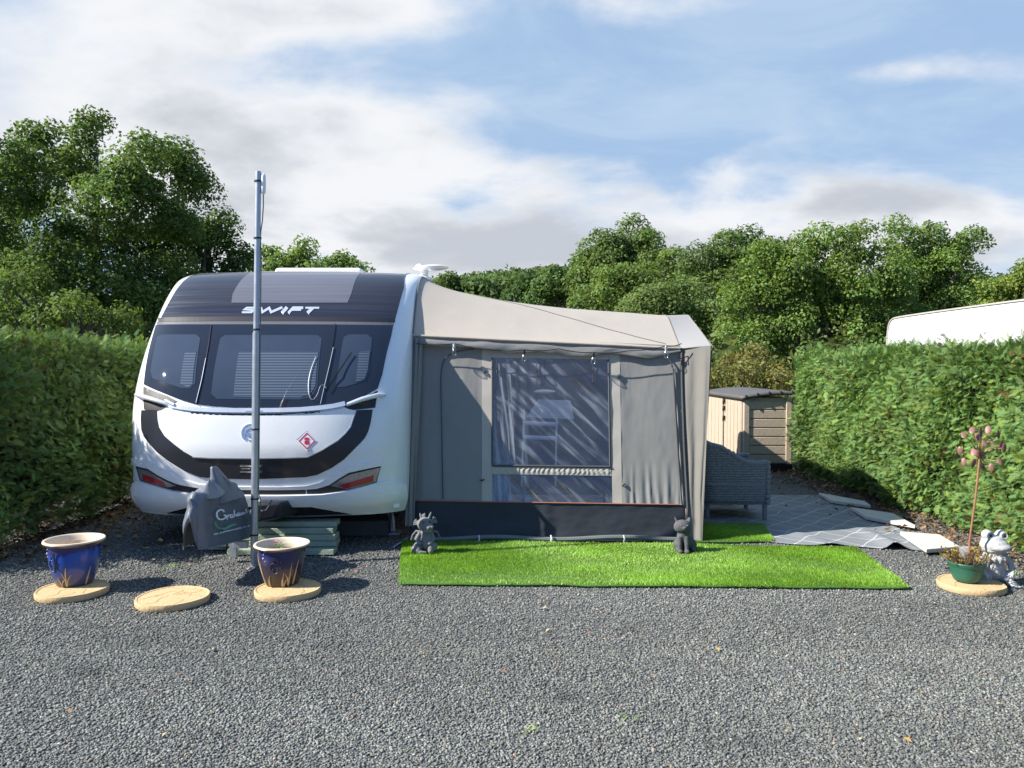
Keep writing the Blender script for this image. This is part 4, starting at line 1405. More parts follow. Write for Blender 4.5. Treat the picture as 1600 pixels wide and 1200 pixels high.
L.new(lw.outputs['Facing'], ms.inputs[0]); L.new(tr.outputs[0], ms.inputs[1]); L.new(gl.outputs[0], ms.inputs[2]); L.new(ms.outputs[0], N['Material Output'].inputs['Surface'])
for (px, py, dark) in ((711, 543, 0), (818, 552, 1), (925, 556, 1), (1037, 546, 0)):
    p = wp(px, py, 0.115)
    s_ = MB(); s_.lathe([(0.004, 0.012), (0.012, 0.01), (0.015, -0.01), (0.014, -0.032), (0.009, -0.036)], p, 12)
    so = s_.build('socket', MAT['black'] if dark else MAT['steel'], fl_)
    g_ = MB(); g_.lathe([(0.009, -0.034), (0.013, -0.045), (0.024, -0.068), (0.026, -0.082), (0.020, -0.098), (0.008, -0.108), (0.0, -0.109)], p, 14)
    g_.build('bulb', m, so)
# ------------------------------------------------------------------ ground and mats
m = bpy.data.materials.new('gravel_bed'); nt, N, L = nodes(m); b = N['Principled BSDF']
tc = N.new('ShaderNodeTexCoord')
vo = N.new('ShaderNodeTexVoronoi'); vo.inputs['Scale'].default_value = 78; vo.inputs['Randomness'].default_value = 1
L.new(tc.outputs['Object'], vo.inputs['Vector'])
sepc = N.new('ShaderNodeSeparateColor'); L.new(vo.outputs['Color'], sepc.inputs[0])
cr = N.new('ShaderNodeValToRGB')
els = cr.color_ramp.elements
els[0].color = (0.045, 0.047, 0.047, 1); els[1].color = (0.21, 0.215, 0.21, 1)
e = els.new(0.6); e.color = (0.115, 0.118, 0.118, 1)
e = els.new(0.965); e.color = (0.21, 0.215, 0.22, 1)
e = els.new(0.985); e.color = (0.30, 0.23, 0.17, 1)
L.new(sepc.outputs[0], cr.inputs[0])
no = N.new('ShaderNodeTexNoise'); no.inputs['Scale'].default_value = 1.1; no.inputs['Detail'].default_value = 6
L.new(tc.outputs['Object'], no.inputs['Vector'])
mr = N.new('ShaderNodeMapRange'); mr.inputs[3].default_value = 0.72; mr.inputs[4].default_value = 1.25; L.new(no.outputs['Fac'], mr.inputs[0])
mu = N.new('ShaderNodeMix'); mu.data_type = 'RGBA'; mu.blend_type = 'MULTIPLY'; mu.inputs[0].default_value = 1
L.new(cr.outputs[0], mu.inputs[6]); L.new(mr.outputs[0], mu.inputs[7])
L.new(mu.outputs[2], b.inputs['Base Color'])
b.inputs['Roughness'].default_value = 0.9
inv = N.new('ShaderNodeMath'); inv.operation = 'SUBTRACT'; inv.inputs[0].default_value = 1; L.new(vo.outputs['Distance'], inv.inputs[1])
bp = N.new('ShaderNodeBump'); bp.inputs['Strength'].default_value = 1.0; bp.inputs['Distance'].default_value = 0.012
L.new(inv.outputs[0], bp.inputs['Height']); L.new(bp.outputs[0], b.inputs['Normal'])
MAT['gravel'] = m
g = MB(); g.grid(lambda u, v: (-200 + 400 * u, -60 + 460 * v, 0.0), 8, 8)
tag(g.build('gravel_ground', MAT['gravel'], None, smooth=False), kind='structure')
g = MB(); g.grid(lambda u, v: (-200 + 400 * u, 14.6 + 380 * v + 0.5 * math.sin(u * 300), 0.006), 60, 6)
tag(g.build('rough_grass', M('rough_grass', (0.07, 0.095, 0.035), 0.95, var=0.45, vs=1.2, bump=1.0, bs=30), None, smooth=False), kind='structure')

# loose stones over the bed
MAT['stone'] = attr_mat('loose_gravel', 0.85, 0.0, 0.35)
bm = bmesh.new(); bmesh.ops.create_icosphere(bm, subdivisions=1, radius=1)
ICV = np.array([v.co[:] for v in bm.verts]); ICF = np.array([[v.index for v in f.verts] for f in bm.faces]); bm.free()
OCV = np.array([(1, 0, 0), (0, 1, 0), (-1, 0, 0), (0, -1, 0), (0, 0, 1), (0, 0, -1)], float)
OCF = np.array([(0, 1, 4), (1, 2, 4), (2, 3, 4), (3, 0, 4), (1, 0, 5), (2, 1, 5), (3, 2, 5), (0, 3, 5)])
PAL = np.array([(0.155, 0.16, 0.168), (0.115, 0.12, 0.128), (0.205, 0.21, 0.216), (0.10, 0.104, 0.11), (0.235, 0.24, 0.245), (0.165, 0.165, 0.165)])
RARE = np.array([(0.38, 0.27, 0.17), (0.42, 0.30, 0.26), (0.45, 0.43, 0.39), (0.30, 0.18, 0.12), (0.20, 0.21, 0.12)])


def stones(n, y0, y1, half, BV, BF, rmin, rmax):
    y = y0 + (y1 - y0) * RNG.random(n)
    x = (RNG.random(n) * 2 - 1) * (half * y + 0.5)
    r = rmin + (rmax - rmin) * RNG.random(n) ** 1.6
    jit = 1 + 0.28 * RNG.standard_normal((n, len(BV), 1))
    sc = np.stack([1 + 0.35 * RNG.random(n), 0.75 + 0.4 * RNG.random(n), 0.55 + 0.35 * RNG.random(n)], 1)
    V_ = BV[None] * jit * sc[:, None, :] * r[:, None, None]
    a = RNG.random(n) * 2 * PI; t = RNG.normal(0, 0.35, n)
    ca, sa, ct_, st_ = np.cos(a), np.sin(a), np.cos(t), np.sin(t)
    y2 = V_[:, :, 1] * ct_[:, None] - V_[:, :, 2] * st_[:, None]
    z2 = V_[:, :, 1] * st_[:, None] + V_[:, :, 2] * ct_[:, None]
    x3 = V_[:, :, 0] * ca[:, None] - y2 * sa[:, None]
    y3 = V_[:, :, 0] * sa[:, None] + y2 * ca[:, None]
    P = np.stack([x3 + x[:, None], y3 + y[:, None], z2 + r[:, None] * (0.15 + 0.35 * RNG.random(n))[:, None]], 2)
    Fc = BF[None] + (np.arange(n) * len(BV))[:, None, None]
    c = np.array([1.11, 1.12, 0.99]) * PAL[RNG.integers(0, len(PAL), n)] * (0.8 + 0.4 * RNG.random((n, 1)))
    big = 0.85 + 0.3 * np.sin(x * 0.9 + np.sin(y * 1.7) * 1.3) * np.cos(y * 1.1 + x * 0.4)
    c = c * (0.90 + 0.14 * (big[:, None] - 0.85) / 0.3)
    for (sx_, sy_, sr_, k_) in [(gnd(a, b_)[0], gnd(a, b_)[1], r_, q_) for a, b_, r_, q_ in ((132, 1052, .10, .5), (885, 1092, .13, .62), (700, 1115, .16, .7), (1160, 1160, .12, .6), (330, 1150, .15, .7), (980, 985, .10, .65), (1450, 1050, .14, .68), (520, 1010, .12, .72), (230, 1000, .14, .75), (1250, 985, .12, .7))]:
        dd = np.exp(-(((x - sx_) / sr_) ** 2 + ((y - sy_) / (sr_ * 0.6)) ** 2)); c = c * (1 - (1 - k_) * dd)[:, None]
    trk = np.sin((y - 0.12 * x) * 3.9) + 0.6 * np.sin((y - 0.1 * x) * 7.3 + 1.2); c = c * (1 + 0.045 * trk)[:, None]
    rare = RNG.random(n) < 0.014
    c[rare] = RARE[RNG.integers(0, len(RARE), rare.sum())]
    return P.reshape(-1, 3), Fc.reshape(-1, 3), np.repeat(c, len(BV), 0)


blk = [stones(80000, 2.75, 4.3, 0.92, ICV, ICF, 0.0040, 0.0078), stones(78000, 4.2, 6.0, 0.92, OCV, OCF, 0.0050, 0.0092), stones(46000, 5.9, 9.0, 0.80, OCV, OCF, 0.006, 0.012)]
st_ = stones(120, 5.7, 6.7, 0.4, OCV, OCF, 0.004, 0.008)   # a few kicked up on to the grass mat
kp = [(i) for i in range(120) if -0.6 < st_[0][i * 6:(i + 1) * 6, 0].mean() < 2.6]
sel = np.concatenate([np.arange(i * 6, i * 6 + 6) for i in kp]); sv = st_[0][sel].copy(); sv[:, 2] += 0.034
blk.append((sv, (OCF[None] + (np.arange(len(kp)) * 6)[:, None, None]).reshape(-1, 3), st_[2][sel]))
vv, ff, cc2, o_ = [], [], [], 0
for a, f_, c in blk:
    vv.append(a); ff.append(f_ + o_); cc2.append(c); o_ += len(a)
vv = np.concatenate(vv); ff = np.concatenate(ff); cc2 = np.concatenate(cc2)
tag(idx_mesh('loose_stones', vv, ff, MAT['stone'], None, cc2), kind='stuff')

# artificial grass mats
MAT['turf_base'] = M('turf_backing', (0.06, 0.16, 0.02), 0.9, var=0.2, vs=20)
MAT['turf'] = attr_mat('turf_fibres', 0.42, 0.35, 0.5, (1.2, 1.2, 0.5))


def turf(name, corners, n, label, seed):
    """corners: ground points NL, NR, FR, FL"""
    rg = np.random.default_rng(seed)
    c = [np.array(p[:2]) for p in corners]
    q = MB(); K = 40
    def fn(u, v):
        p = (c[0] * (1 - u) + c[1] * u) * (1 - v) + (c[3] * (1 - u) + c[2] * u) * v
        wob = 0.022 * fbm(p[0] * 2.2, p[1] * 2.2, seed) if (u in (0, 1) or v in (0, 1)) else 0
        return (p[0] + wob, p[1] + wob, 0.017)
    q.grid(fn, K, 14)
    o = q.build(name, MAT['turf_base'], None, thick=0.014)
    tag(o, label, 'grass mat', 'artificial grass mats')
    u = rg.random(n); v = rg.random(n)
    p = ((c[0][None] * (1 - u)[:, None] + c[1][None] * u[:, None]) * (1 - v)[:, None] + (c[3][None] * (1 - u)[:, None] + c[2][None] * u[:, None]) * v[:, None])
    h = 0.010 + 0.013 * rg.random(n)
    ang = rg.random(n) * 2 * PI
    lean_a = 2.2 + 1.6 * np.sin(p[:, 0] * 2.1 + seed) + 1.2 * np.sin(p[:, 1] * 3.3 + p[:, 0] * 1.7)
    ln = 0.010 * np.stack([np.cos(lean_a), np.sin(lean_a)], 1) + rg.normal(0, 0.006, (n, 2))
    wv = np.stack([np.cos(ang), np.sin(ang)], 1) * (0.0028 + 0.0016 * rg.random(n))[:, None]
    V_ = np.zeros((n, 3, 3))
    V_[:, 0, :2] = p - wv; V_[:, 1, :2] = p + wv; V_[:, 2, :2] = p + ln
    V_[:, :2, 2] = 0.022; V_[:, 2, 2] = 0.022 + h
    base = np.array([(0.23, 0.42, 0.050), (0.28, 0.47, 0.07), (0.18, 0.35, 0.04), (0.34, 0.48, 0.11), (0.33, 0.38, 0.13)])
    pt_ = np.array([fbm(a * 1.6, b_ * 2.4, seed) for a, b_ in p])
    cl = base[rg.choice(5, n, p=[.36, .28, .2, .12, .04])] * (0.85 + 0.3 * rg.random((n, 1))) * np.clip(1 + 0.38 * pt_, 0.6, 1.35)[:, None]
    V_[:, 2, 2] *= np.clip(1 + 0.35 * pt_, 0.6, 1.3)
    k = np_mesh('grass_fibres', V_.reshape(-1, 3), 3, MAT['turf'], o, cl)
    tag(k, kind='stuff')
    return o


turf('grass_mat', [gnd(623, 916), gnd(1423, 923), gnd(1338, 859), gnd(629, 848)], 95000, 'large bright green artificial grass mat on the gravel in front of the awning', 3)
turf('grass_mat', [gnd(1085, 850), gnd(1211, 849), gnd(1192, 822), gnd(1088, 820)], 12000, 'small artificial grass mat in the shade on the patterned rug beside the wicker chair', 5)

# patterned outdoor rug
m = bpy.data.materials.new('trellis_rug'); nt, N, L = nodes(m); b = N['Principled BSDF']
tc = N.new('ShaderNodeTexCoord'); sp_ = N.new('ShaderNodeSeparateXYZ'); L.new(tc.outputs['Object'], sp_.inputs[0])
def mm(op, a, b_=None):
    n = N.new('ShaderNodeMath'); n.operation = op
    for i, s in enumerate((a, b_)):
        if s is None: continue
        if isinstance(s, (int, float)): n.inputs[i].default_value = s
        else: L.new(s, n.inputs[i])
    return n.outputs[0]
xs_, ys_ = sp_.outputs[0], sp_.outputs[1]
wig = mm('MULTIPLY', mm('SINE', mm('MULTIPLY', xs_, 25)), 0.035)
u_ = mm('ADD', mm('MULTIPLY', xs_, 3.1), mm('ADD', mm('MULTIPLY', ys_, 2.9), wig))
v_ = mm('SUBTRACT', mm('MULTIPLY', xs_, 3.1), mm('ADD', mm('MULTIPLY', ys_, 2.9), wig))
def line(s): return mm('LESS_THAN', mm('ABSOLUTE', mm('SUBTRACT', mm('FRACT', s), 0.5)), 0.025)
ln_ = mm('MAXIMUM', line(u_), line(v_))
no = N.new('ShaderNodeTexNoise'); no.inputs['Scale'].default_value = 140; L.new(tc.outputs['Object'], no.inputs['Vector'])
mx0 = N.new('ShaderNodeMix'); mx0.data_type = 'RGBA'; mx0.inputs[6].default_value = (0.155, 0.17, 0.188, 1); mx0.inputs[7].default_value = (0.215, 0.23, 0.245, 1); L.new(no.outputs['Fac'], mx0.inputs[0])
mx = N.new('ShaderNodeMix'); mx.data_type = 'RGBA'; L.new(ln_, mx.inputs[0]); L.new(mx0.outputs[2], mx.inputs[6]); mx.inputs[7].default_value = (0.43, 0.44, 0.46, 1)
L.new(mx.outputs[2], b.inputs['Base Color']); b.inputs['Roughness'].default_value = 0.75
q = MB()
fl0, fr0, nr0, nl0 = gnd(1090, 774), gnd(1287, 775.5), gnd(1494, 866), gnd(1085, 852)


def rug(u, v):
    x0 = -0.85 + (fr0[0] + 0.85) * u; x1 = -0.85 + (nr0[0] + 0.85) * u
    yn = 6.97 + (nr0[1] - 6.97) * max(0, (u - 0.55) / 0.45) ** 1.3
    yf = fr0[1]
    y = yn + (yf - yn) * v
    x = x1 + (x0 - x1) * v
    z = 0.009 + 0.006 * (1 + fbm(x * 2.2, y * 2.2, 3))
    ridge = math.exp(-((x - 3.36 - 0.06 * (y - 7)) / 0.075) ** 2) * max(0, 1 - (y - yn) / 1.0)
    ridge2 = math.exp(-((y - 8.25 - 0.25 * (x - 2.8)) / 0.06) ** 2) * max(0, 1 - abs(x - 3.0) / 0.8)
    ridge3 = math.exp(-((x - 2.75 + 0.3 * (y - 7)) / 0.09) ** 2) * max(0, 1 - (y - yn) / 1.4)
    y += (0.03 * math.sin(x * 9) + 0.05 * ridge) * (1 - v) ** 6
    return (x, y, z + 0.06 * ridge + 0.022 * ridge2 + 0.02 * ridge3)


q.grid(rug, 150, 70)
tag(q.build('rug', m, None, thick=0.006), 'grey outdoor rug with a white trellis pattern spread on the gravel beside the awning', 'rug')

# white slabs weighing the rug edge
MAT['slab'] = M('white_stone_slab', (0.55, 0.53, 0.48), 0.85, var=0.10, vs=5, bump=0.3, bs=50, dirt=(0.38, 0.36, 0.32), dirt_s=5, dirt_amt=0.5)
for pts, lab in (([(1279, 774), (1351, 787.5), (1361, 794.5), (1298, 786)], 'white slab farthest from the camera on the rug edge by the hedge'),
                 ([(1329, 797), (1396, 807), (1430, 826), (1353, 812)], 'middle white slab on the rug edge, half of it in shade'),
                 ([(1406, 836), (1469, 841), (1500, 860), (1447, 864)], 'nearest white slab, sunlit at the front corner of the rug')):
    poly = [gnd(*p, 0.03)[:2] for p in pts]
    q = MB(); q.prism(list(reversed(poly)), 0.028, 0.066)
    tag(q.build('stone_slab', MAT['slab'], None, bevel=0.006), lab, 'slab', 'white slabs holding down the rug')

# round stepping stones
MAT['sandstone'] = M('sandstone', (0.56, 0.40, 0.215), 0.9, var=0.13, vs=7, bump=0.5, bs=45, dirt=(0.40, 0.27, 0.13), dirt_s=5, dirt_amt=0.45)


def stepping(px, py, rx, lab, rot=0.0, tilt=0):
    p = gnd(px, py, 0.04)
    r = rx / 1200 * p[1] / math.sqrt(1 + (p[0] / p[1]) ** 2)
    q = MB()
    q.lathe([(0.0, -0.04), (r * 0.97, -0.038), (r, -0.028), (r, 0.0), (r * 0.985, 0.008), (r * 0.93, 0.006), (r * 0.92, 0.003), (r * 0.5, 0.004), (0.0, 0.005)], p, 48, lambda th, z: 1 + 0.012 * math.sin(3 * th + rot) + 0.006 * math.sin(7 * th + 2 * rot) + 0.004 * math.sin(17 * th))
    # shallow carved flagstone joints
    o = q.build('stepping_stone', MAT['sandstone'], None)
    tag(o, lab, 'stepping stone', 'round sandstone stepping stones')
    c = MB()
    rg = random.Random(int(px))
    for k in range(6):
        a = k * PI / 3 + rg.uniform(-0.4, 0.4)
        pts = [(p[0] + r * 0.86 * t * math.cos(a + 0.35 * math.sin(t * 5 + k)), p[1] + r * 0.86 * t * math.sin(a + 0.35 * math.sin(t * 5 + k)), p[2] + 0.0055) for t in np.linspace(0.12, 1, 8)]
        c.tube(pts, 0.0015, 5, flat=0.5)
    c.tube([(p[0] + r * 0.45 * math.cos(a) * (1 + 0.1 * math.sin(4 * a)), p[1] + r * 0.45 * math.sin(a) * (1 + 0.1 * math.sin(4 * a)), p[2] + 0.0055) for a in np.linspace(0, 3.4, 20)], 0.0014, 5, flat=0.5)
    c.build('carved_joint', M('sandstone_joint', (0.48, 0.335, 0.175), 0.95), o)
    return o


stepping(113, 920, 60, 'round sandstone stepping stone under the bright blue pot', 0.2)
stepping(270, 932, 60, 'empty round sandstone stepping stone lying between the two blue pots', 1.4)
stepping(450, 919, 53, 'round sandstone stepping stone under the darker blue pot by the steel pole', 2.2)
stepping(1516.5, 911, 56, 'round sandstone stepping stone under the green planter', 3.1)

# ------------------------------------------------------------------ glazed pots
def glaze(name, top, low, k0, k1):
    m = bpy.data.materials.new(name); nt, N, L = nodes(m); b = N['Principled BSDF']
    tc = N.new('ShaderNodeTexCoord'); s = N.new('ShaderNodeSeparateXYZ'); L.new(tc.outputs['Object'], s.inputs[0])
    no = N.new('ShaderNodeTexNoise'); no.inputs['Scale'].default_value = 7; no.inputs['Detail'].default_value = 5; L.new(tc.outputs['Object'], no.inputs['Vector'])
    ad = N.new('ShaderNodeMath'); ad.operation = 'MULTIPLY_ADD'; ad.inputs[1].default_value = 0.16; L.new(no.outputs['Fac'], ad.inputs[0]); L.new(s.outputs[2], ad.inputs[2])
    mr = N.new('ShaderNodeMapRange'); mr.inputs[1].default_value = k0; mr.inputs[2].default_value = k1; L.new(ad.outputs[0], mr.inputs[0])
    cr = N.new('ShaderNodeValToRGB'); e = cr.color_ramp.elements; e[0].color = (*low, 1); e[1].color = (*top, 1)
    q = e.new(0.93); q.color = (*top, 1); e[2].color = (top[0] * 0.45 + 0.02, top[1] * 0.4, top[2] * 0.35, 1)
    L.new(mr.outputs[0], cr.inputs[0]); L.new(cr.outputs[0], b.inputs['Base Color'])
    b.inputs['Roughness'].default_value = 0.2; b.inputs['Specular IOR Level'].default_value = 0.4; b.inputs['Coat Weight'].default_value = 0.12; b.inputs['Coat Roughness'].default_value = 0.08
    bp = N.new('ShaderNodeBump'); bp.inputs['Strength'].default_value = 0.15; bp.inputs['Distance'].default_value = 0.02; L.new(no.outputs['Fac'], bp.inputs['Height']); L.new(bp.outputs[0], b.inputs['Normal'])
    return m


MAT['rimclay'] = M('cream_clay', (0.66, 0.55, 0.42), 0.6, var=0.08, vs=8, dirt=(0.5, 0.38, 0.26), dirt_s=8, dirt_amt=0.4)
MAT['reed'] = M('tan_slip', (0.42, 0.31, 0.16), 0.35, var=0.15, coat=0.4)
MAT['fishline'] = M('dark_slip_line', (0.05, 0.05, 0.075), 0.25, var=0.3, coat=0.5)
MAT['soil'] = M('potting_soil', (0.045, 0.028, 0.018), 0.95, var=0.4, vs=30, bump=0.8, bs=60)


def pot(px, py, k, label, gl, reeds, fish_a, loc_z=0.045, soil=0.205, wide=1.0):
    p = gnd(px, py, loc_z)
    t = thing('glazed_pot', label, 'pot', p, 'blue glazed flower pots')
    H = 0.335 * k
    prof = [(0.0, 0.0), (0.128, 0.0), (0.140, 0.012), (0.165, 0.08), (0.184, 0.165), (0.190, 0.23), (0.188, 0.275), (0.186, 0.292)]
    prof = [(r * k, z * k) for r, z in chaikin(prof, 2)]
    rad = lambda z: float(np.interp(z, [q[1] for q in prof], [q[0] for q in prof]))
    q = MB(); q.lathe(prof + [(0.182 * k, 0.287 * k), (0.175 * k, 0.20 * k), (0.157 * k, 0.09 * k), (0.0, 0.06 * k)], p, 48); q.build('body', gl, t)
    q = MB(); q.lathe([(r * k, z * k) for r, z in [(0.15, 0.10), (0.17, 0.20), (0.178, 0.285), (0.198, 0.312), (0.203, 0.322), (0.212, 0.327), (0.226, 0.325), (0.229, 0.316), (0.224, 0.306), (0.200, 0.293), (0.180, 0.286), (0.176, 0.284), (0.165, 0.20), (0.145, 0.11)]], p, 48)
    rimo = q.build('rim', MAT['rimclay'], t)
    q = MB(); q.lathe([(r * k, z * k) for r, z in [(0.203, 0.2925), (0.226, 0.3045), (0.2305, 0.3125), (0.2285, 0.3155), (0.222, 0.303), (0.20, 0.2905)]], p, 48, caps=False); q.build('rim_band', M('brown_rim_glaze', (0.10, 0.055, 0.035), 0.3, var=0.2, coat=0.4), rimo)
    q = MB(); q.lathe([(0.0, soil * k), (0.13 * k + 0.035 * k * (soil > 0.15), (soil - 0.005) * k), ((0.14 + 0.032 * (soil > 0.15)) * k, (soil - 0.01) * k)], p, 32, lambda th, z: 1 + 0.02 * math.sin(5 * th)); q.build('soil', MAT['soil'], t)
    def sp2(a, z, o=0.003): r = rad(z) + o; return (p[0] + r * math.cos(a), p[1] + r * math.sin(a), p[2] + z)
    for (a, z0, z1, bend) in reeds:
        q = MB(); q.tube([sp2(a + bend * (s ** 2), (z0 + (z1 - z0) * s) * k) for s in np.linspace(0, 1, 9)], [0.0065 * k, 0.0075 * k, 0.0072 * k, 0.0068 * k, 0.006 * k, 0.005 * k, 0.0042 * k, 0.003 * k, 0.0015 * k], 6)
        q.build('reed_motif', MAT['reed'], t)
    q = MB(); L_ = 0.62
    def fl2(pts): q.tube([sp2(fish_a + x * L_ / k * 0.8, (0.16 + y * 0.13) * k) for x, y in chaikin(pts, 2)], 0.0034 * k, 5)
    fl2([(-0.5, 0.05), (-0.3, -0.25), (0.0, -0.32), (0.25, -0.12), (0.5, 0.25)]); fl2([(-0.5, 0.05), (-0.35, 0.3), (-0.05, 0.35), (0.25, 0.1), (0.55, -0.2)])
    fl2([(-0.2, 0.32), (-0.1, 0.8), (0.0, 0.4), (0.12, 0.85), (0.2, 0.25)]); fl2([(0.25, 0.0), (0.45, 0.6), (0.6, 0.7)]); fl2([(-0.3, 0.1), (-0.22, -0.02), (-0.3, -0.14)]); fl2([(0.0, 0.1), (0.2, 0.0), (0.05, -0.15)])
    t.scale = (wide, wide, 1)
    fo = q.build('fish_motif', MAT['fishline'], t)
    q = MB()
    for (da, z, r) in ((-0.62, 0.235, 0.010), (-0.60, 0.265, 0.007), (-0.50, 0.215, 0.006)):
        c = sp2(fish_a + da, z * k, 0.0); q.ell(c, r * k, (0, 0, 0), 10, 6)
    q.build('bubble', M('pale_bubble', (0.30, 0.38, 0.60), 0.2, coat=0.6), fo)
    return t, p


G1 = glaze('bright_blue_glaze', (0.008, 0.070, 0.38), (0.09, 0.075, 0.05), 0.05, 0.33)
G2 = glaze('ink_blue_glaze', (0.010, 0.016, 0.11), (0.060, 0.043, 0.028), 0.12, 0.36)
q90 = -PI / 2
pot(117, 911, 0.985, 'bright blue glazed pot with a cream rim, standing on the leftmost stepping stone', G1, [(q90 + 0.12, 0.01, 0.15, 0.05), (q90 + 0.14, 0.01, 0.12, -0.22), (q90 + 0.16, 0.02, 0.10, 0.22), (q90 - 0.15, 0.01, 0.08, -0.12), (q90 - 0.12, 0.01, 0.06, 0.18), (q90 + 1.1, 0.01, 0.14, 0.1)], q90 - 0.42, soil=0.115, wide=0.89)
t2, p2 = pot(441, 911, 0.89, 'dark ink-blue glazed pot holding a small plant, beside the steel pole', G2, [(q90 - 0.75, 0.01, 0.20, -0.10), (q90 - 0.72, 0.01, 0.26, -0.5), (q90 - 0.42, 0.01, 0.10, 0.1), (q90 + 0.30, 0.01, 0.13, 0.06), (q90 + 0.38, 0.01, 0.09, 0.25), (q90 + 0.62, 0.01, 0.20, 0.1), (q90 + 0.60, 0.02, 0.12, -0.2), (q90 + 0.9, 0.02, 0.22, 0.15)], q90 + 0.02, soil=0.262, wide=0.96)
pl = thing('pot_plant', 'small green plant with a pink flower in the dark blue pot', 'plant', (p2[0], p2[1], p2[2] + 0.19))
MAT['leaf_green'] = M('fresh_leaf', (0.13, 0.24, 0.05), 0.5, var=0.25, transl=0.25)
q = MB()
for k in range(26):
    a = random.uniform(0, 2 * PI); r = random.uniform(0.01, 0.06); c = Vector((p2[0] - 0.02 + r * math.cos(a), p2[1] - 0.03 + r * math.sin(a) * 0.8, p2[2] + 0.236 + random.uniform(0.0, 0.05)))
    d = Vector((math.cos(a), math.sin(a), 0.5)).normalized(); n_ = d.cross(Vector((0, 0, 1))).normalized()
    q.add([c, c + d * 0.014 + n_ * 0.010, c + d * 0.030, c + d * 0.014 - n_ * 0.010], [(0, 1, 2, 3)])
q.build('leaves', MAT['leaf_green'], pl)
q = MB()
for k in range(9):
    a = k * 0.7; c = Vector((p2[0] - 0.055, p2[1] + 0.02, p2[2] + 0.285)); d = Vector((math.cos(a), math.sin(a) * 0.6, 0.6 + 0.3 * math.sin(2 * a))).normalized(); n_ = d.cross(Vector((0.2, 0.3, 1))).normalized()
    q.add([c, c + d * 0.012 + n_ * 0.009, c + d * 0.024, c + d * 0.012 - n_ * 0.009], [(0, 1, 2, 3)])
q.build('flower', M('pink_petal', (0.70, 0.28, 0.34), 0.5, transl=0.3), pl)
q = MB(); q.tube([(p2[0] - 0.03, p2[1], p2[2] + 0.18), (p2[0] - 0.05, p2[1], p2[2] + 0.24), (p2[0] - 0.055, p2[1] + 0.02, p2[2] + 0.288)], 0.0025, 5); q.build('stem', MAT['leaf_green'], pl)

# ------------------------------------------------------------------ green planter with dry plant
gp = gnd(1510, 908, 0.047)
t = thing('green_planter', 'green plastic bowl planter standing on the sandstone stone next to the frog', 'planter', gp)
t.scale = (0.82, 0.82, 0.97)
MAT['greenpl'] = M('green_plastic', (0.018, 0.115, 0.075), 0.42, var=0.12, vs=5, dirt=(0.08, 0.13, 0.09), dirt_s=9, dirt_amt=0.3)
q = MB(); q.lathe(chaikin([(0.0, 0.0), (0.085, 0.0), (0.105, 0.015), (0.125, 0.06), (0.138, 0.105), (0.142, 0.128), (0.137, 0.124), (0.12, 0.07), (0.0, 0.06)], 1), gp, 40); q.build('bowl', MAT['greenpl'], t)
q = MB(); q.lathe([(0.138, 0.112), (0.146, 0.118), (0.150, 0.134), (0.154, 0.142), (0.150, 0.147), (0.140, 0.143), (0.134, 0.128)], gp, 40); q.build('rim', MAT['greenpl'], t)
q = MB(); q.lathe([(0.0, 0.118), (0.08, 0.122), (0.137, 0.112)], gp, 24, lambda th, z: 1 + 0.03 * math.sin(6 * th)); q.build('soil', MAT['soil'], t)
dp = thing('dry_plant', 'straggly dry plant with yellow tips growing in the green planter', 'plant', (gp[0], gp[1], gp[2] + 0.12))
dp.scale = (0.82, 0.82, 0.9)
q = MB(); ly = MB(); lg = MB()
rg = random.Random(4)
for i in range(130):
    a = rg.uniform(0, 2 * PI); r0 = rg.uniform(0, 0.115); b_ = Vector((gp[0] - 0.01 + r0 * math.cos(a), gp[1] + r0 * math.sin(a), gp[2] + 0.115))
    d = Vector((math.cos(a) * 0.7 + rg.uniform(-.4, .4), math.sin(a) * 0.7 + rg.uniform(-.4, .4), rg.uniform(0.5, 1.3))).normalized(); ln = rg.uniform(0.05, 0.17)
    m_ = b_ + d * ln * 0.5 + Vector((rg.uniform(-.012, .012), rg.uniform(-.012, .012), 0.01)); e_ = b_ + d * ln
    q.tube([b_, m_, e_], [0.0028, 0.0022, 0.0012], 4)
    tgt = ly if rg.random() < 0.5 else lg
    for j in range(7):
        c = e_.lerp(m_, rg.random() * 0.7); dd = Vector((rg.uniform(-1, 1), rg.uniform(-1, 1), rg.uniform(0, 1))).normalized(); nn = dd.cross(Vector((.3, .2, 1))).normalized(); s = rg.uniform(0.013, 0.026)
        tgt.add([c, c + dd * s * .5 + nn * s * .35, c + dd * s, c + dd * s * .5 - nn * s * .35], [(0, 1, 2, 3)])
q.build('stems', M('dry_stem', (0.20, 0.13, 0.08), 0.8, var=0.3), dp)
ly.build('yellow_leaves', M('yellow_leaf', (0.46, 0.36, 0.05), 0.6, var=0.3, transl=0.3), dp)
lg.build('dry_leaves', M('brown_leaf', (0.26, 0.15, 0.08), 0.7, var=0.4, transl=0.2), dp)
jr = MB(); jc = Vector((gp[0] + 0.005, gp[1] + 0.05, gp[2] + 0.12)); jr.lathe([(0.0, 0.0), (0.03, 0.0), (0.03, 0.10), (0.034, 0.105), (0.034, 0.12), (0.028, 0.12), (0.027, 0.02)], jc, 16)
m = bpy.data.materials.new('clear_jar'); nt, N, L = nodes(m); b = N['Principled BSDF']; b.inputs['Base Color'].default_value = (0.75, 0.78, 0.80, 1); b.inputs['Roughness'].default_value = 0.1; b.inputs['Alpha'].default_value = 0.18
tag(jr.build('glass_jar', m, None), 'small clear jar standing among the dry stems of the planter', 'jar')

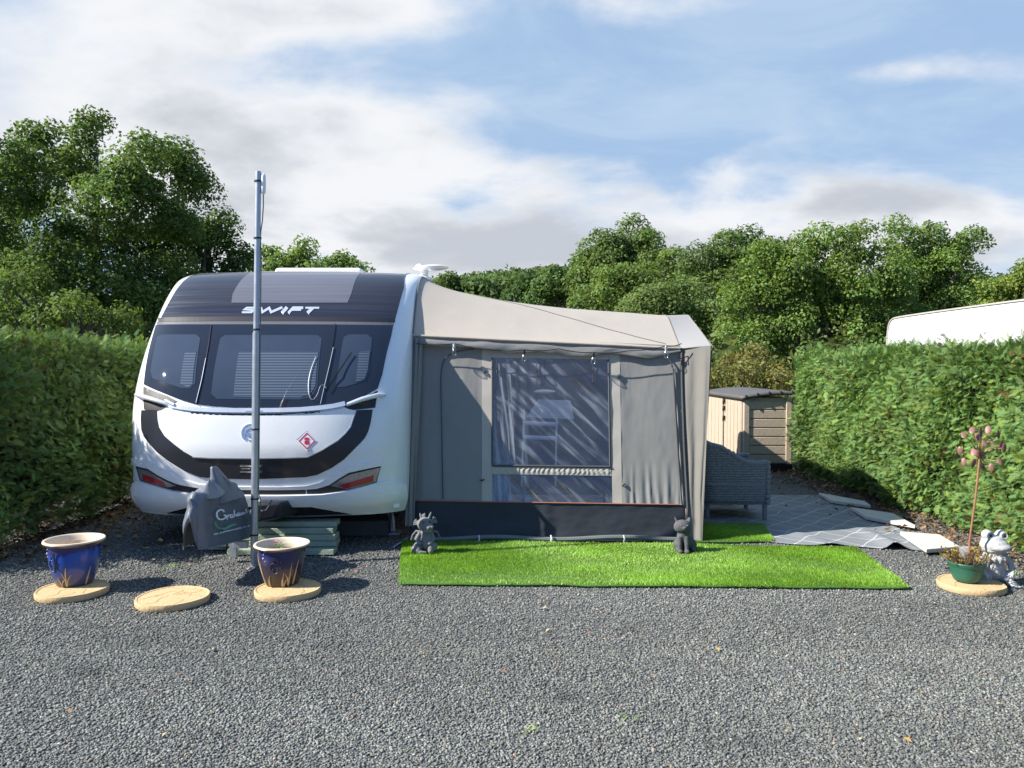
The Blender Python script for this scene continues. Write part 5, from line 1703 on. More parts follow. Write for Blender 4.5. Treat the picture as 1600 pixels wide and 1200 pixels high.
# copper flower stake
MAT['copper'] = M('copper_paint', (0.22, 0.115, 0.092), 0.5, metal=0.15, var=0.2, vs=20)
MAT['rust'] = M('rusty_rod', (0.34, 0.16, 0.09), 0.6, metal=0.3, var=0.25, vs=20)
YF = gp[1] + 0.02
ck = thing('flower_stake', 'tall copper-coloured metal flower with many round petals, stuck in the green planter', 'garden ornament', (gp[0], YF, gp[2] + 0.12))
b0, b1 = Vector(at(1515, 845, YF)), Vector(at(1531, 713, YF))
q = MB(); q.tube([(b0.x - 0.004, YF, gp[2] + 0.11), b0, b0.lerp(b1, 0.5) + Vector((0.006, 0, 0)), b1], 0.0075, 8); q.build('rod', MAT['rust'], ck)
pet = [(1519, 672), (1532, 675), (1544, 672), (1560, 679), (1506, 680), (1528, 683), (1539, 692), (1500, 704), (1522, 706), (1506, 722), (1521, 724), (1535, 728), (1549, 731), (1562, 721), (1564, 696), (1550, 690), (1569, 700)]
rd = MB(); rg = random.Random(9)
hub = b1
for i, (x, y) in enumerate(pet):
    dy = rg.uniform(-0.10, 0.10)
    c = Vector(at(x, y, YF + dy))
    midp = hub.lerp(c, 0.5) + Vector((0, 0, 0.02 if c.z > hub.z else -0.01))
    rd.tube([hub, midp, c], 0.0032, 5)
    q = MB(); d = (c - hub).normalized()
    rr = rg.uniform(0.023, 0.030)
    eul = d.to_track_quat('X', 'Z').to_euler()
    nv = Vector((rg.uniform(-1, .7), -1, rg.uniform(-.4, 1.1))) + d * 0.4; eul = nv.to_track_quat('Z', 'Y').to_euler(); q.ell(c, (rr * 0.80, rr * 1.32, 0.005), (math.degrees(eul.x), math.degrees(eul.y), math.degrees(eul.z)), 16, 6)
    q.build('petal', MAT['copper'], ck)
rd.build('spoke', MAT['rust'], ck)
q = MB(); q.tube([at(1523, 708, YF), at(1527, 713, YF), at(1531, 716, YF), at(1536, 712, YF), at(1543, 704, YF)], [0.006, 0.01, 0.011, 0.009, 0.006], 8); q.build('hub', MAT['rust'], ck)

# ------------------------------------------------------------------ stone animals
MAT['cast'] = M('cast_stone_grey', (0.17, 0.173, 0.18), 0.85, var=0.25, vs=14, bump=0.4, bs=70)
MAT['cast_dark'] = M('cast_stone_dark', (0.085, 0.085, 0.09), 0.85, var=0.3, vs=14, bump=0.4, bs=70)
MAT['cast_pale'] = M('cast_stone_pale', (0.42, 0.42, 0.42), 0.85, var=0.35, vs=16, bump=0.4, bs=70, dirt=(0.17, 0.18, 0.20), dirt_s=14, dirt_amt=0.6)
MAT['pupil'] = M('eye_dark', (0.03, 0.03, 0.035), 0.4)

# dragon: sitting, head turned to the right
dp_ = gnd(665, 862, 0.03)
dg_ = thing('dragon_statue', 'grey stone baby dragon ornament with spiky frills sitting on the large grass mat', 'statue', dp_)
def D(x, y, z): return (dp_[0] + x, dp_[1] + y, dp_[2] + z)
s = MB()
s.ell(D(0, 0.01, 0.085), (0.070, 0.062, 0.085)); s.ell(D(0.005, 0.0, 0.15), (0.052, 0.046, 0.06)); s.ell(D(0.012, -0.035, 0.09), (0.046, 0.035, 0.075))
s.ell(D(-0.005, -0.005, 0.235), (0.066, 0.06, 0.060)); s.ell(D(0.035, -0.045, 0.215), (0.040, 0.040, 0.032)); s.ell(D(0.060, -0.065, 0.222), (0.018, 0.018, 0.016)); s.ell(D(0.035, -0.075, 0.218), (0.018, 0.016, 0.016)); s.ell(D(0.02, -0.04, 0.19), (0.045, 0.04, 0.022))
s.ell(D(-0.012, -0.050, 0.262), (0.022, 0.016, 0.024)); s.ell(D(0.040, -0.038, 0.266), (0.020, 0.016, 0.024))
for (x, z, dx, dz, l) in ((-0.035, 0.285, -0.3, 1, 0.045), (-0.008, 0.293, 0.0, 1, 0.035), (0.03, 0.285, 0.35, 1, 0.055), (-0.02, 0.29, -0.1, 1, 0.03)):
    d = Vector((dx, 0.1, dz)).normalized(); a = Vector(D(x, 0, z)); s.tube([a - d * 0.01, a + d * l * 0.6, a + d * l], [0.012, 0.010, 0.005], 8)
for a in (-8, 12, 32, 52): # left ear fan
    d = Vector((-math.cos(R(a)), 0.15, math.sin(R(a)))); o = Vector(D(-0.052, 0.0, 0.235)); s.tube([o, o + d * 0.030, o + d * 0.052], [0.009, 0.007, 0.0075], 6)
for a in (0, 22, 46, 64):
    d = Vector((math.cos(R(a)), 0.3, math.sin(R(a)))); o = Vector(D(0.045, 0.01, 0.245)); s.tube([o, o + d * 0.030, o + d * 0.055], [0.009, 0.007, 0.0065], 6)
for sx in (-1, 1):
    s.tube([D(0.046 * sx, -0.012, 0.165), D(0.070 * sx, -0.03, 0.115), D(0.045 * sx, -0.065, 0.085)], [0.018, 0.019, 0.015], 8); s.ell(D(0.04 * sx, -0.07, 0.084), (0.018, 0.016, 0.014))
    s.ell(D(0.06 * sx, -0.02, 0.045), (0.042, 0.055, 0.045)); s.ell(D(0.052 * sx, -0.078, 0.03), (0.026, 0.032, 0.030)); s.ell(D(0.05 * sx, -0.09, 0.045), (0.022, 0.012, 0.024))
s.tube([D(-0.05, 0.05, 0.03), D(-0.10, 0.02, 0.022), D(-0.09, -0.06, 0.02), D(-0.03, -0.10, 0.018), D(0.02, -0.10, 0.018)], [0.03, 0.026, 0.022, 0.017, 0.008], 8)
s.tube([D(-0.045, 0.04, 0.16), D(-0.085, 0.05, 0.165), D(-0.115, 0.05, 0.13), D(-0.13, 0.05, 0.085)], [0.012, 0.011, 0.009, 0.006], 8)
s.tube([D(-0.045, 0.045, 0.14), D(-0.08, 0.05, 0.13), D(-0.10, 0.05, 0.09)], [0.014, 0.012, 0.006], 8)
s.tube([D(0.05, 0.045, 0.16), D(0.09, 0.06, 0.16), D(0.12, 0.06, 0.10)], [0.012, 0.010, 0.006], 8)
bo = sculpt('body', s, 0.0036, MAT['cast'], dg_, 3)
s = MB(); s.ell(D(-0.010, -0.064, 0.262), (0.010, 0.006, 0.012)); s.build('eye', MAT['cast_dark'], dg_)
s = MB(); s.ell(D(0.044, -0.052, 0.266), (0.009, 0.006, 0.012)); s.build('eye', MAT['cast_dark'], dg_)

# cat sitting, head tilted up
cp_ = gnd(1066, 861, 0.03)
ct_o = thing('cat_statue', 'dark grey stone cat ornament sitting upright on the grass mat at the awning corner', 'statue', cp_)
def Cc(x, y, z): return (cp_[0] + x, cp_[1] + y, cp_[2] + z)
s = MB()
s.ell(Cc(0.035, 0.05, 0.07), (0.075, 0.085, 0.07)); s.ell(Cc(0.008, 0.0, 0.12), (0.056, 0.056, 0.075)); s.ell(Cc(-0.005, -0.02, 0.13), (0.045, 0.042, 0.06)); s.ell(Cc(-0.002, -0.01, 0.16), (0.044, 0.044, 0.035))
s.ell(Cc(-0.004, -0.02, 0.212), (0.076, 0.060, 0.060), (18, 0, 0)); s.ell(Cc(0.004, -0.066, 0.207), (0.030, 0.022, 0.020)); s.ell(Cc(0.004, -0.086, 0.216), (0.010, 0.008, 0.007)); s.ell(Cc(-0.046, -0.03, 0.20), (0.026, 0.03, 0.028)); s.ell(Cc(0.042, -0.03, 0.20), (0.026, 0.03, 0.028))
for sx in (-1, 1):
    o = Cc(0.0 + 0.043 * sx, -0.005, 0.248); s.tube([o, Cc(0.056 * sx, 0.0, 0.272), Cc(0.064 * sx, 0.002, 0.292)], [0.030, 0.021, 0.004], 8, flat=0.45)
    s.tube([Cc(0.028 * sx - 0.006, -0.04, 0.13), Cc(0.030 * sx - 0.006, -0.062, 0.07), Cc(0.028 * sx - 0.006, -0.066, 0.015)], [0.026, 0.021, 0.020], 10); s.ell(Cc(0.028 * sx - 0.006, -0.082, 0.014), (0.024, 0.028, 0.016)); s.ell(Cc(0.03 + 0.055 * sx, 0.03, 0.05), (0.045, 0.062, 0.05)); s.ell(Cc(0.025 + 0.065 * sx, -0.02, 0.018), (0.022, 0.035, 0.018))
s.tube([Cc(0.06, 0.12, 0.03), Cc(0.12, 0.08, 0.025), Cc(0.115, 0.01, 0.02)], [0.022, 0.02, 0.014], 8)
sculpt('body', s, 0.0040, MAT['cast_dark'], ct_o, 3)
for sx in (-1, 1):
    s = MB(); s.ell(Cc(0.024 * sx, -0.072, 0.232), (0.010, 0.005, 0.006), (25, 0, -12 * sx)); s.build('eye', MAT['cast'], ct_o)
s = MB(); s.tube([Cc(-0.018, -0.082, 0.198), Cc(0.004, -0.091, 0.194), Cc(0.026, -0.081, 0.198)], 0.0022, 5); s.build('mouth', MAT['pupil'], ct_o)

# frog: big head, goggle eyes on top, arms at the sides
fp_ = gnd(1552, 912, 0.0)
fg = thing('frog_statue', 'pale grey stone frog ornament with goggle eyes sitting behind the green planter by the hedge', 'statue', fp_)
def Fg(x, y, z): return (fp_[0] + x, fp_[1] + y, fp_[2] + z)
s = MB()
s.ell(Fg(0.0, 0.02, 0.11), (0.088, 0.075, 0.11)); s.ell(Fg(-0.005, 0.01, 0.19), (0.072, 0.06, 0.07)); s.ell(Fg(0.0, -0.025, 0.12), (0.06, 0.045, 0.09))
s.ell(Fg(-0.004, -0.01, 0.288), (0.100, 0.085, 0.058)); s.ell(Fg(0.012, -0.045, 0.278), (0.085, 0.065, 0.034)); s.ell(Fg(-0.01, 0.0, 0.322), (0.080, 0.068, 0.045)); s.ell(Fg(-0.01, -0.02, 0.255), (0.085, 0.065, 0.028))
s.ell(Fg(-0.055, -0.005, 0.362), (0.040, 0.038, 0.040)); s.ell(Fg(0.045, -0.005, 0.362), (0.040, 0.038, 0.040))
for sx in (-1, 1):
    s.tube([Fg(0.065 * sx, 0.0, 0.215), Fg(0.115 * sx, -0.01, 0.16), Fg(0.105 * sx, -0.05, 0.10), Fg(0.085 * sx, -0.075, 0.06)], [0.024, 0.024, 0.020, 0.018], 8)
    s.ell(Fg(0.085 * sx, 0.0, 0.05), (0.055, 0.075, 0.055)); s.ell(Fg(0.08 * sx, -0.09, 0.022), (0.040, 0.045, 0.022))
    for k_ in (-1, 0, 1):
        s.tube([Fg(0.08 * sx + 0.012 * k_, -0.10, 0.018), Fg(0.085 * sx + 0.026 * k_, -0.145, 0.013)], [0.013, 0.012], 6)
for k_ in range(7): # leafy collar
    a = -PI / 2 + (k_ - 3) * 0.45; s.tube([Fg(0.05 * math.cos(a), 0.045 * math.sin(a), 0.235), Fg(0.082 * math.cos(a), 0.075 * math.sin(a), 0.195), Fg(0.085 * math.cos(a), 0.08 * math.sin(a), 0.165)], [0.022, 0.02, 0.006], 6)
m = MAT['cast_pale'].copy(); m.name = 'whitewashed_stone'; nt, N, L = nodes(m)
b = N['Principled BSDF']; src = b.inputs['Base Color'].links[0].from_socket; tc = N.new('ShaderNodeTexCoord'); sz = N.new('ShaderNodeSeparateXYZ'); L.new(tc.outputs['Object'], sz.inputs[0])
mr = N.new('ShaderNodeMapRange'); mr.inputs[1].default_value = 0.225; mr.inputs[2].default_value = 0.262; L.new(sz.outputs[2], mr.inputs[0])
mx = N.new('ShaderNodeMix'); mx.data_type = 'RGBA'; L.new(mr.outputs[0], mx.inputs[0]); L.new(src, mx.inputs[6]); mx.inputs[7].default_value = (0.44, 0.44, 0.435, 1); L.new(mx.outputs[2], b.inputs['Base Color'])
sculpt('body', s, 0.0065, m, fg, 3)
for x in (-0.055, 0.045):
    q = MB(); q.tube([Fg(x + 0.006 + 0.022 * math.cos(a), -0.0395, 0.362 + 0.022 * math.sin(a)) for a in np.linspace(0, 2 * PI, 19)], 0.0045, 6); eo = q.build('eye_ring', MAT['cast_pale'], fg)
    q = MB(); q.ell(Fg(x + 0.006, -0.040, 0.362), (0.011, 0.005, 0.011)); q.build('pupil', MAT['pupil'], eo)
q = MB(); q.tube([Fg(-0.07, -0.082, 0.268), Fg(-0.03, -0.104, 0.262), Fg(0.02, -0.112, 0.262), Fg(0.07, -0.092, 0.27), Fg(0.094, -0.06, 0.279)], 0.0035, 5); q.build('mouth', MAT['cast_dark'], fg)

# ------------------------------------------------------------------ wicker chairs
m = bpy.data.materials.new('grey_wicker'); nt, N, L = nodes(m); b = N['Principled BSDF']
tc = N.new('ShaderNodeTexCoord')
sp_ = N.new('ShaderNodeSeparateXYZ'); L.new(tc.outputs['Object'], sp_.inputs[0])
hz = mm('ADD', sp_.outputs[0], sp_.outputs[1])
def sn(s, k): return mm('SINE', mm('MULTIPLY', s, k))
wv_ = mm('MULTIPLY', sn(hz, 150.0), sn(sp_.outputs[2], 240.0))
rows_ = mm('ABSOLUTE', sn(sp_.outputs[2], 120.0))
hh = mm('ADD', mm('MULTIPLY', wv_, 0.5), rows_)
mr = N.new('ShaderNodeMapRange'); mr.inputs[1].default_value = -0.5; mr.inputs[2].default_value = 1.5; L.new(hh, mr.inputs[0])
cr = N.new('ShaderNodeValToRGB'); cr.color_ramp.elements[0].color = (0.10, 0.11, 0.125, 1); cr.color_ramp.elements[1].color = (0.38, 0.40, 0.42, 1); L.new(mr.outputs[0], cr.inputs[0])
no = N.new('ShaderNodeTexNoise'); no.inputs['Scale'].default_value = 45; L.new(tc.outputs['Object'], no.inputs['Vector'])
mu = N.new('ShaderNodeMix'); mu.data_type = 'RGBA'; mu.blend_type = 'MULTIPLY'; mu.inputs[0].default_value = 0.7; L.new(cr.outputs[0], mu.inputs[6]); L.new(no.outputs['Fac'], mu.inputs[7])
L.new(mu.outputs[2], b.inputs['Base Color']); b.inputs['Roughness'].default_value = 0.6
bp = N.new('ShaderNodeBump'); bp.inputs['Strength'].default_value = 0.9; bp.inputs['Distance'].default_value = 0.008; L.new(mr.outputs[0], bp.inputs['Height']); L.new(bp.outputs[0], b.inputs['Normal'])
MAT['wicker'] = m
MAT['wicker_rim'] = M('wicker_braid', (0.20, 0.215, 0.235), 0.6, var=0.3, vs=60, bump=0.8, bs=90)
MAT['cushion'] = M('slate_cushion', (0.07, 0.08, 0.10), 0.9, var=0.1, weave=0.2, bs=150)
# chair faces +x; local origin at its centre on the floor; near side y=-0.33
c0 = (2.29, 8.20, 0.02)
chr_ = thing('wicker_chair', 'grey wicker armchair on the rug right beside the awning, side-on to the camera', 'chair', c0, 'grey wicker armchairs')
def K(x, y, z): return (c0[0] + x, c0[1] + y, c0[2] + z)
def topz(s):  # s along the U from near front, round the back, to far front
    k_ = min(s, 1 - s) * 2   # 0 at fronts, 1 mid back
    return 0.595 + 0.0 * k_ + (0.33 * ((k_ - 0.28) / 0.72) ** 1.1 if k_ > 0.28 else 0.012 * math.sin(k_ / 0.28 * PI) * -1)
def uxy(s):
    # U plan: near arm from x=+0.32 to -0.2, round back, far arm
    L1, L2 = 0.52, 0.62
    per = 2 * L1 + PI * 0.5 * 0.33 * 2 * 0.8
    a = s
    if a < 0.34: return (0.32 - 0.50 * a / 0.34, -0.33)
    if a > 0.66: return (0.32 - 0.50 * (1 - a) / 0.34, 0.33)
    th = (a - 0.34) / 0.32 * PI
    return (-0.18 - 0.20 * math.sin(th), -0.33 * math.cos(th))
q = MB()
def shell_pt(u, v):
    x, y = uxy(u); zt = topz(u); z = 0.17 + (zt - 0.17) * v - 0.02 * math.sin(min(1, max(0, u)) * PI * 6) * (1 - v) * 0
    fl = 1 + 0.06 * v
    if abs(u - 0.5) < 0.16: x -= 0.07 * v
    return K(x, y * fl, z)
q.grid(shell_pt, 64, 14); q.build('woven_side', MAT['wicker'], chr_, thick=0.035, sharp=60)
q = MB(); q.tube([shell_pt(k_ / 70, 1.0) for k_ in range(71)], [0.027 + 0.005 * math.sin(k_ * 2.4) for k_ in range(71)], 10); q.build('braided_rim', MAT['wicker_rim'], chr_)
for sy in (-1, 1):
    q = MB(); q.tube([K(0.335, sy * 0.345, 0.605 - 0.445 * k_ / 24) for k_ in range(25)], [0.026 + 0.006 * math.sin(k_ * 2.3) for k_ in range(25)], 10); q.build('arm_front_post', MAT['wicker_rim'], chr_)
q = MB()
q.grid(lambda u, v: K(0.335, -0.33 + 0.66 * u, 0.19 + 0.17 * v), 20, 6); q.build('front_apron', MAT['wicker'], chr_, thick=0.03)
q = MB(); q.tube([shell_pt(k_ / 60, 0.0) for k_ in range(61)] + [K(0.335, 0.33, 0.18), K(0.335, -0.33, 0.18)], 0.016, 8); q.build('base_rail', MAT['wicker_rim'], chr_)
q = MB(); q.tube([(lambda p: (p[0], p[1], c0[2] + 0.365))(shell_pt(k_ / 60, 0.45)) for k_ in range(61)], 0.020, 8); q.build('waist_braid', MAT['wicker_rim'], chr_)
q = MB(); q.box(K(0.03, 0, 0.34), (0.60, 0.58, 0.03)); q.build('seat', MAT['wicker'], chr_)
q = MB(); q.box(K(0.05, 0, 0.405), (0.58, 0.56, 0.10)); q.build('cushion', MAT['cushion'], chr_, bevel=0.035, seg=3)
for (x, y) in ((0.315, -0.315), (0.315, 0.315), (-0.26, -0.25), (-0.26, 0.25)):
    q = MB(); q.tube([K(x, y, 0.19), K(x, y, 0.0)], [0.026, 0.022], 10); q.build('leg', MAT['wicker_rim'], chr_)
c2 = copy_tree(chr_); c2.location = (2.235, 9.28, 0.0); c2['label'] = 'second grey wicker armchair farther back, mostly hidden behind the nearer wicker chair'

# ------------------------------------------------------------------ storage shed
MAT['shed'] = M('beige_shed_plastic', (0.46, 0.38, 0.295), 0.7, var=0.10, vs=7, bump=0.25, bs=25, dirt=(0.32, 0.26, 0.20), dirt_s=3, dirt_amt=0.3)
MAT['shed_roof'] = M('dark_grey_lid', (0.095, 0.088, 0.088), 0.6, var=0.15, vs=5)
sx0, sx1, sy0, sy1 = 3.50, 4.22, 11.6, 13.9
sd_ = thing('storage_shed', 'low beige plastic garden store with a dark lid at the end of the hedge', 'shed', (3.9, 12.6, 0))
q = MB(); q.box(((sx0 + sx1) / 2, (sy0 + sy1) / 2, 0.59), (sx1 - sx0 - 0.06, sy1 - sy0 - 0.06, 1.06)); q.build('box_body', MAT['shed'], sd_)
q = MB(); q.box(((sx0 + sx1) / 2, (sy0 + sy1) / 2, 0.04), (sx1 - sx0 + 0.04, sy1 - sy0 + 0.04, 0.16)); q.build('plinth', MAT['black'], sd_)
nb = 7
for i in range(nb):
    h = 0.95 / nb; z = 0.125 + h * i
    q = MB(); q.box(((sx0 + sx1) / 2 + 0.01, sy0 + 0.018, z + h / 2), (0.58, 0.035, h - 0.014)); q.build('side_plank', MAT['shed'], sd_, bevel=0.006)
for x in (sx0 + 0.045, sx1 - 0.035):
    q = MB(); q.box((x, sy0 + 0.012, 0.61), (0.085, 0.06, 0.99)); q.build('corner_post', MAT['shed'], sd_, bevel=0.008)
for j, (ya, yb) in enumerate(((sy0 + 0.06, sy0 + 1.0), (sy0 + 1.10, sy1 - 0.06))):
    d_ = MB(); d_.box((sx0 + 0.01, (ya + yb) / 2, 0.61), (0.04, yb - ya, 0.97)); do = d_.build('door', MAT['shed'], sd_, bevel=0.006)
    rb_ = MB()
    for k_ in range(5):
        y = ya + (yb - ya) * (k_ + 0.5) / 5; rb_.box((sx0 - 0.014, y, 0.61), (0.012, (yb - ya) / 5 - 0.03, 0.90))
    rb_.build('door_rib', MAT['shed'], do, bevel=0.004)
q = MB(); q.box((sx0 + 0.012, sy0 + 1.05, 0.61), (0.03, 0.10, 0.99)); q.build('door_gap', MAT['shadow_black'], sd_)
for z in (0.76, 0.92, 1.03):
    q = MB(); q.box((sx0 - 0.03, sy0 + 0.93, z), (0.04, 0.06, 0.06)); q.tube([(sx0 - 0.05, sy0 + 0.93, z - 0.05), (sx0 - 0.055, sy0 + 0.9, z)], 0.012, 6); q.build('hinge', MAT['black'], sd_)
rf = MB()
rf.grid(lambda u, v: (sx0 - 0.05 + (sx1 - sx0 + 0.10) * u, sy0 - 0.05 + (sy1 - sy0 + 0.1) * v, 1.115 + 0.075 * math.sin(min(1, u * 1.35) * PI / 2)), 12, 24)
rf.build('lid', MAT['shed_roof'], sd_, thick=0.055)
for k_ in range(5):
    rr_ = MB(); rr_.box((sx0 + 0.02 + (sx1 - sx0 - 0.02) * k_ / 4.0, sy0 - 0.056, 1.128 + 0.075 * math.sin(min(1, (0.08 + 0.92 * k_ / 4) * 1.3) * PI / 2)), (0.012, 0.03, 0.05))
    rr_.build('lid_rib', MAT['black'], sd_)

# ------------------------------------------------------------------ white caravan beyond the right hedge
wc = thing('parked_caravan', 'plain white caravan standing behind the right hedge, only its upper side in view', 'caravan', (10.1, 15, 0))
def wcs(u, v):
    return (0, 0, 0)
q = MB()
pr = chaikin([(11.3, 0.4), (18.1, 0.4), (18.35, 0.7), (18.45, 1.6), (18.38, 2.45), (18.25, 2.70), (17.9, 2.74), (14, 2.76), (11.6, 2.74), (11.2, 2.5), (11.0, 1.5), (11.1, 0.6)], 2)
n_ = len(pr)
q.add([(8.98, y, z) for y, z in pr] + [(11.2, y, z) for y, z in pr], [tuple(range(n_ - 1, -1, -1)), tuple(range(n_, 2 * n_))] + [(i, (i + 1) % n_, n_ + (i + 1) % n_, n_ + i) for i in range(n_)])
q.build('body', MAT['white'], wc, bevel=0.03)
q = MB(); q.tube([(8.975, y, z + 0.002) for y, z in pr if z > 1.0 and y < 18.5], 0.022, 6); q.build('edge_rail', M('grey_rail', (0.42, 0.40, 0.36), 0.6, var=0.2), wc)
vp = on_plane(1473.5, 522.5, (8.98, 0, 0), (-1, 0, 0))
q = MB(); q.box(vp, (0.03, 0.16, 0.05)); q.build('vent', MAT['grey_lens'], wc)
for y in (14.2, 15.0):
    t_ = MB(); t_.tube([(9.02, y, 0.32), (9.22, y, 0.32)], 0.32, 24); t_.build('wheel', MAT['rubber'], wc)
# ------------------------------------------------------------------ foliage kit
MAT['leaves'] = attr_mat('tree_leaves', 0.6, 0.42, 0.25, (1.18, 1.18, 0.65))
MAT['conifer'] = attr_mat('conifer_sprays', 0.6, 0.25, 0.25, (1.15, 1.15, 0.65))
MAT['bark'] = M('bark', (0.10, 0.085, 0.07), 0.95, var=0.35, vs=8, bump=0.8, bs=20)
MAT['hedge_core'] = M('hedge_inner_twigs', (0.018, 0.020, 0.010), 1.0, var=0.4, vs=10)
MAT['litter'] = attr_mat('dry_litter', 0.8, 0.1, 0.2, (1, 1, 1))


def rand_unit(n, rg):
    v = rg.standard_normal((n, 3)); return v / np.linalg.norm(v, axis=1, keepdims=True)


def leaf_quads(c, nrm, size, rg, asp=0.62, fold=0.18):
    """rhombic leaf per point: centre c, normal nrm"""
    n = len(c)
    t = np.cross(nrm, rand_unit(n, rg)); t /= np.linalg.norm(t, axis=1, keepdims=True) + 1e-9
    b = np.cross(nrm, t)
    s = size[:, None]
    V_ = np.zeros((n, 4, 3))
    V_[:, 0] = c - t * s * 0.5
    V_[:, 1] = c + b * s * 0.5 * asp + nrm * s * fold
    V_[:, 2] = c + t * s * 0.5
    V_[:, 3] = c - b * s * 0.5 * asp + nrm * s * fold
    return V_.reshape(-1, 3)


def clump_points(cl, per, rg):
    """cl (k,4): clump centres & radii -> leaf centres and outward normals"""
    out, nr = [], []
    for x, y, z, r in cl:
        n = max(8, int(per * r * r))
        d = rand_unit(n, rg)
        d[:, 2] = np.where(d[:, 2] < -0.55, -d[:, 2] * 0.6, d[:, 2])
        d /= np.linalg.norm(d, axis=1, keepdims=True)
        rad = r * (1 - 0.55 * rg.random(n) ** 1.8) * (1 + 0.16 * np.sin(d[:, 0] * 7 + x) * np.cos(d[:, 1] * 6 + z))
        p = np.stack([x + d[:, 0] * rad * 1.08, y + d[:, 1] * rad * 1.08, z + d[:, 2] * rad * 0.95], 1)
        out.append(p); nr.append(d)
    return np.concatenate(out), np.concatenate(nr)


def crown_clumps(env, dens, rsz, rg):
    """env: list of (cx,cy,cz,rx,ry,rz)"""
    cl = []
    for (cx, cy, cz, rx, ry, rz) in env:
        k = max(4, int(dens * (rx * rz + rx * ry + ry * rz) / (rsz * rsz)))
        d = rand_unit(k, rg)
        rad = 0.55 + 0.42 * rg.random(k) ** 0.6
        for i in range(k):
            r = rsz * (0.55 + 0.75 * rg.random())
            cl.append((cx + d[i, 0] * rx * rad[i], cy + d[i, 1] * ry * rad[i], cz + d[i, 2] * rz * rad[i], r))
    return np.array(cl)


def px_env(lst, Y, depth=0.8):
    out = []
    for e in lst:
        px, py, rx, ry = e[:4]
        yy_ = Y + (e[4] if len(e) > 4 else 0)
        c = at(px, py, yy_)
        rX, rZ = rx / 1200 * yy_, ry / 1200 * yy_
        out.append((c[0], c[1], c[2], rX, rX * depth, rZ))
    return out


def leaf_cols(n, base, var, rg, yellow=0.0):
    b = np.array(base)[None]
    k = 1 + var * rg.standard_normal((n, 1))
    h = rg.standard_normal((n, 1)) * 0.10
    c = 1.48 * b * np.clip(k, 0.45, 1.7)
    m_ = c.mean(1, keepdims=True); c = c + (m_ - c) * 0.06
    c[:, 0:1] *= 1 + h + yellow * rg.random((n, 1)); c[:, 2:3] *= 1 - h
    return np.clip(c, 0.004, 0.6)


def tree(name, label, env, leaf, col, rsz, dens=1.0, per=240, seed=1, trunk=True, group=None, cat='tree', yellow=0.0, limbs=7):
    rg = np.random.default_rng(seed)
    zb = 0.0
    ex = np.array(env)
    bx, by = ex[:, 0].mean(), ex[:, 1].mean()
    t = thing(name, label, cat, (bx, by, zb), group)
    cl = crown_clumps(env, dens, rsz, rg)
    cl = cl[cl[:, 2] > 0.1]
    p, d = clump_points(cl, per, rg)
    n = len(p)
    nrm = d * 0.8 + rand_unit(n, rg) * 0.85 + np.array([0, 0, 0.35])[None]
    nrm /= np.linalg.norm(nrm, axis=1, keepdims=True)
    size = leaf * (0.6 + 0.8 * rg.random(n))
    # colour differs a little from bough to bough, as leaves do
    tone = np.repeat(1 + 0.14 * rg.standard_normal(len(cl)), [max(8, int(per * r * r)) for r in cl[:, 3]])
    c = leaf_cols(n, col, 0.16, rg, yellow) * np.clip(tone, 0.7, 1.35)[:, None]
    np_mesh('crown', leaf_quads(p, nrm, size, rg), 4, MAT['leaves'], t, np.clip(c, 0.003, 0.6))
    if trunk:
        q = MB()
        top = ex[np.argmax(ex[:, 2])]
        H = top[2]
        r0 = (0.022 if limbs == 0 else 0.030) * H + 0.06
        tr_ = [(bx, by, 0), (bx + 0.02 * H, by, H * 0.25), (bx * 0.7 + top[0] * 0.3, by * 0.7 + top[1] * 0.3, H * 0.55), (top[0], top[1], H * 0.95)]
        q.tube(chaikin(tr_, 2), list(np.linspace(r0, r0 * 0.2, len(chaikin(tr_, 2)))), 10)
        for k in range(min(limbs * len(env), 18)):
            e = cl[rg.integers(0, len(cl))]
            s0 = 0.15 + 0.6 * rg.random(); a = Vector((bx, by, H * s0 * 0.8)); b_ = Vector(e[:3])
            mid = a.lerp(b_, 0.5) + Vector((rg.normal(0, .05) * H, rg.normal(0, .05) * H, 0.04 * H))
            pts = chaikin([tuple(a), tuple(mid), tuple(b_)], 2)
            q.tube(pts, list(np.linspace(r0 * 0.42, r0 * 0.07, len(pts))), 6)
        q.build('trunk', MAT['bark'], t)
    return t


# ---- conifer spray template: flat feathery fan lying along +X
def spray_template():
    V_, Fc = [], []
    def leaflet(b, tip, w):
        b, tip = np.array(b), np.array(tip); d = tip - b; n_ = np.array([-d[1], d[0], 0]); n_ = n_ / (np.linalg.norm(n_) + 1e-9) * w
        m_ = b + d * 0.45
        i = len(V_); V_.extend([b, m_ + n_, tip, m_ - n_]); Fc.append((i, i + 1, i + 2, i + 3))
    leaflet((0, 0, 0), (1.0, 0, -0.14), 0.036)
    for k in range(6):
        x = 0.07 + 0.145 * k; l = 0.44 * (1 - 0.6 * (k / 6))
        for sy in (-1, 1):
            leaflet((x, 0, -0.02 * k), (x + l * 0.75, sy * l * 0.62, -0.02 * k - 0.05), 0.040)
    return np.array(V_), np.array(Fc)


SPV, SPF = spray_template()


def sprays(pos, axis, up, size, rg):
    n = len(pos)
    ax = axis / np.linalg.norm(axis, axis=1, keepdims=True)
    sd_ = np.cross(up, ax); sd_ /= np.linalg.norm(sd_, axis=1, keepdims=True) + 1e-9
    u2 = np.cross(ax, sd_)
    T = SPV[SPF.ravel()]     # (k*4,3)
    P = pos[:, None, :] + size[:, None, None] * (T[None, :, 0:1] * ax[:, None, :] + T[None, :, 1:2] * sd_[:, None, :] + T[None, :, 2:3] * u2[:, None, :])
    return P.reshape(-1, 3), len(SPF)


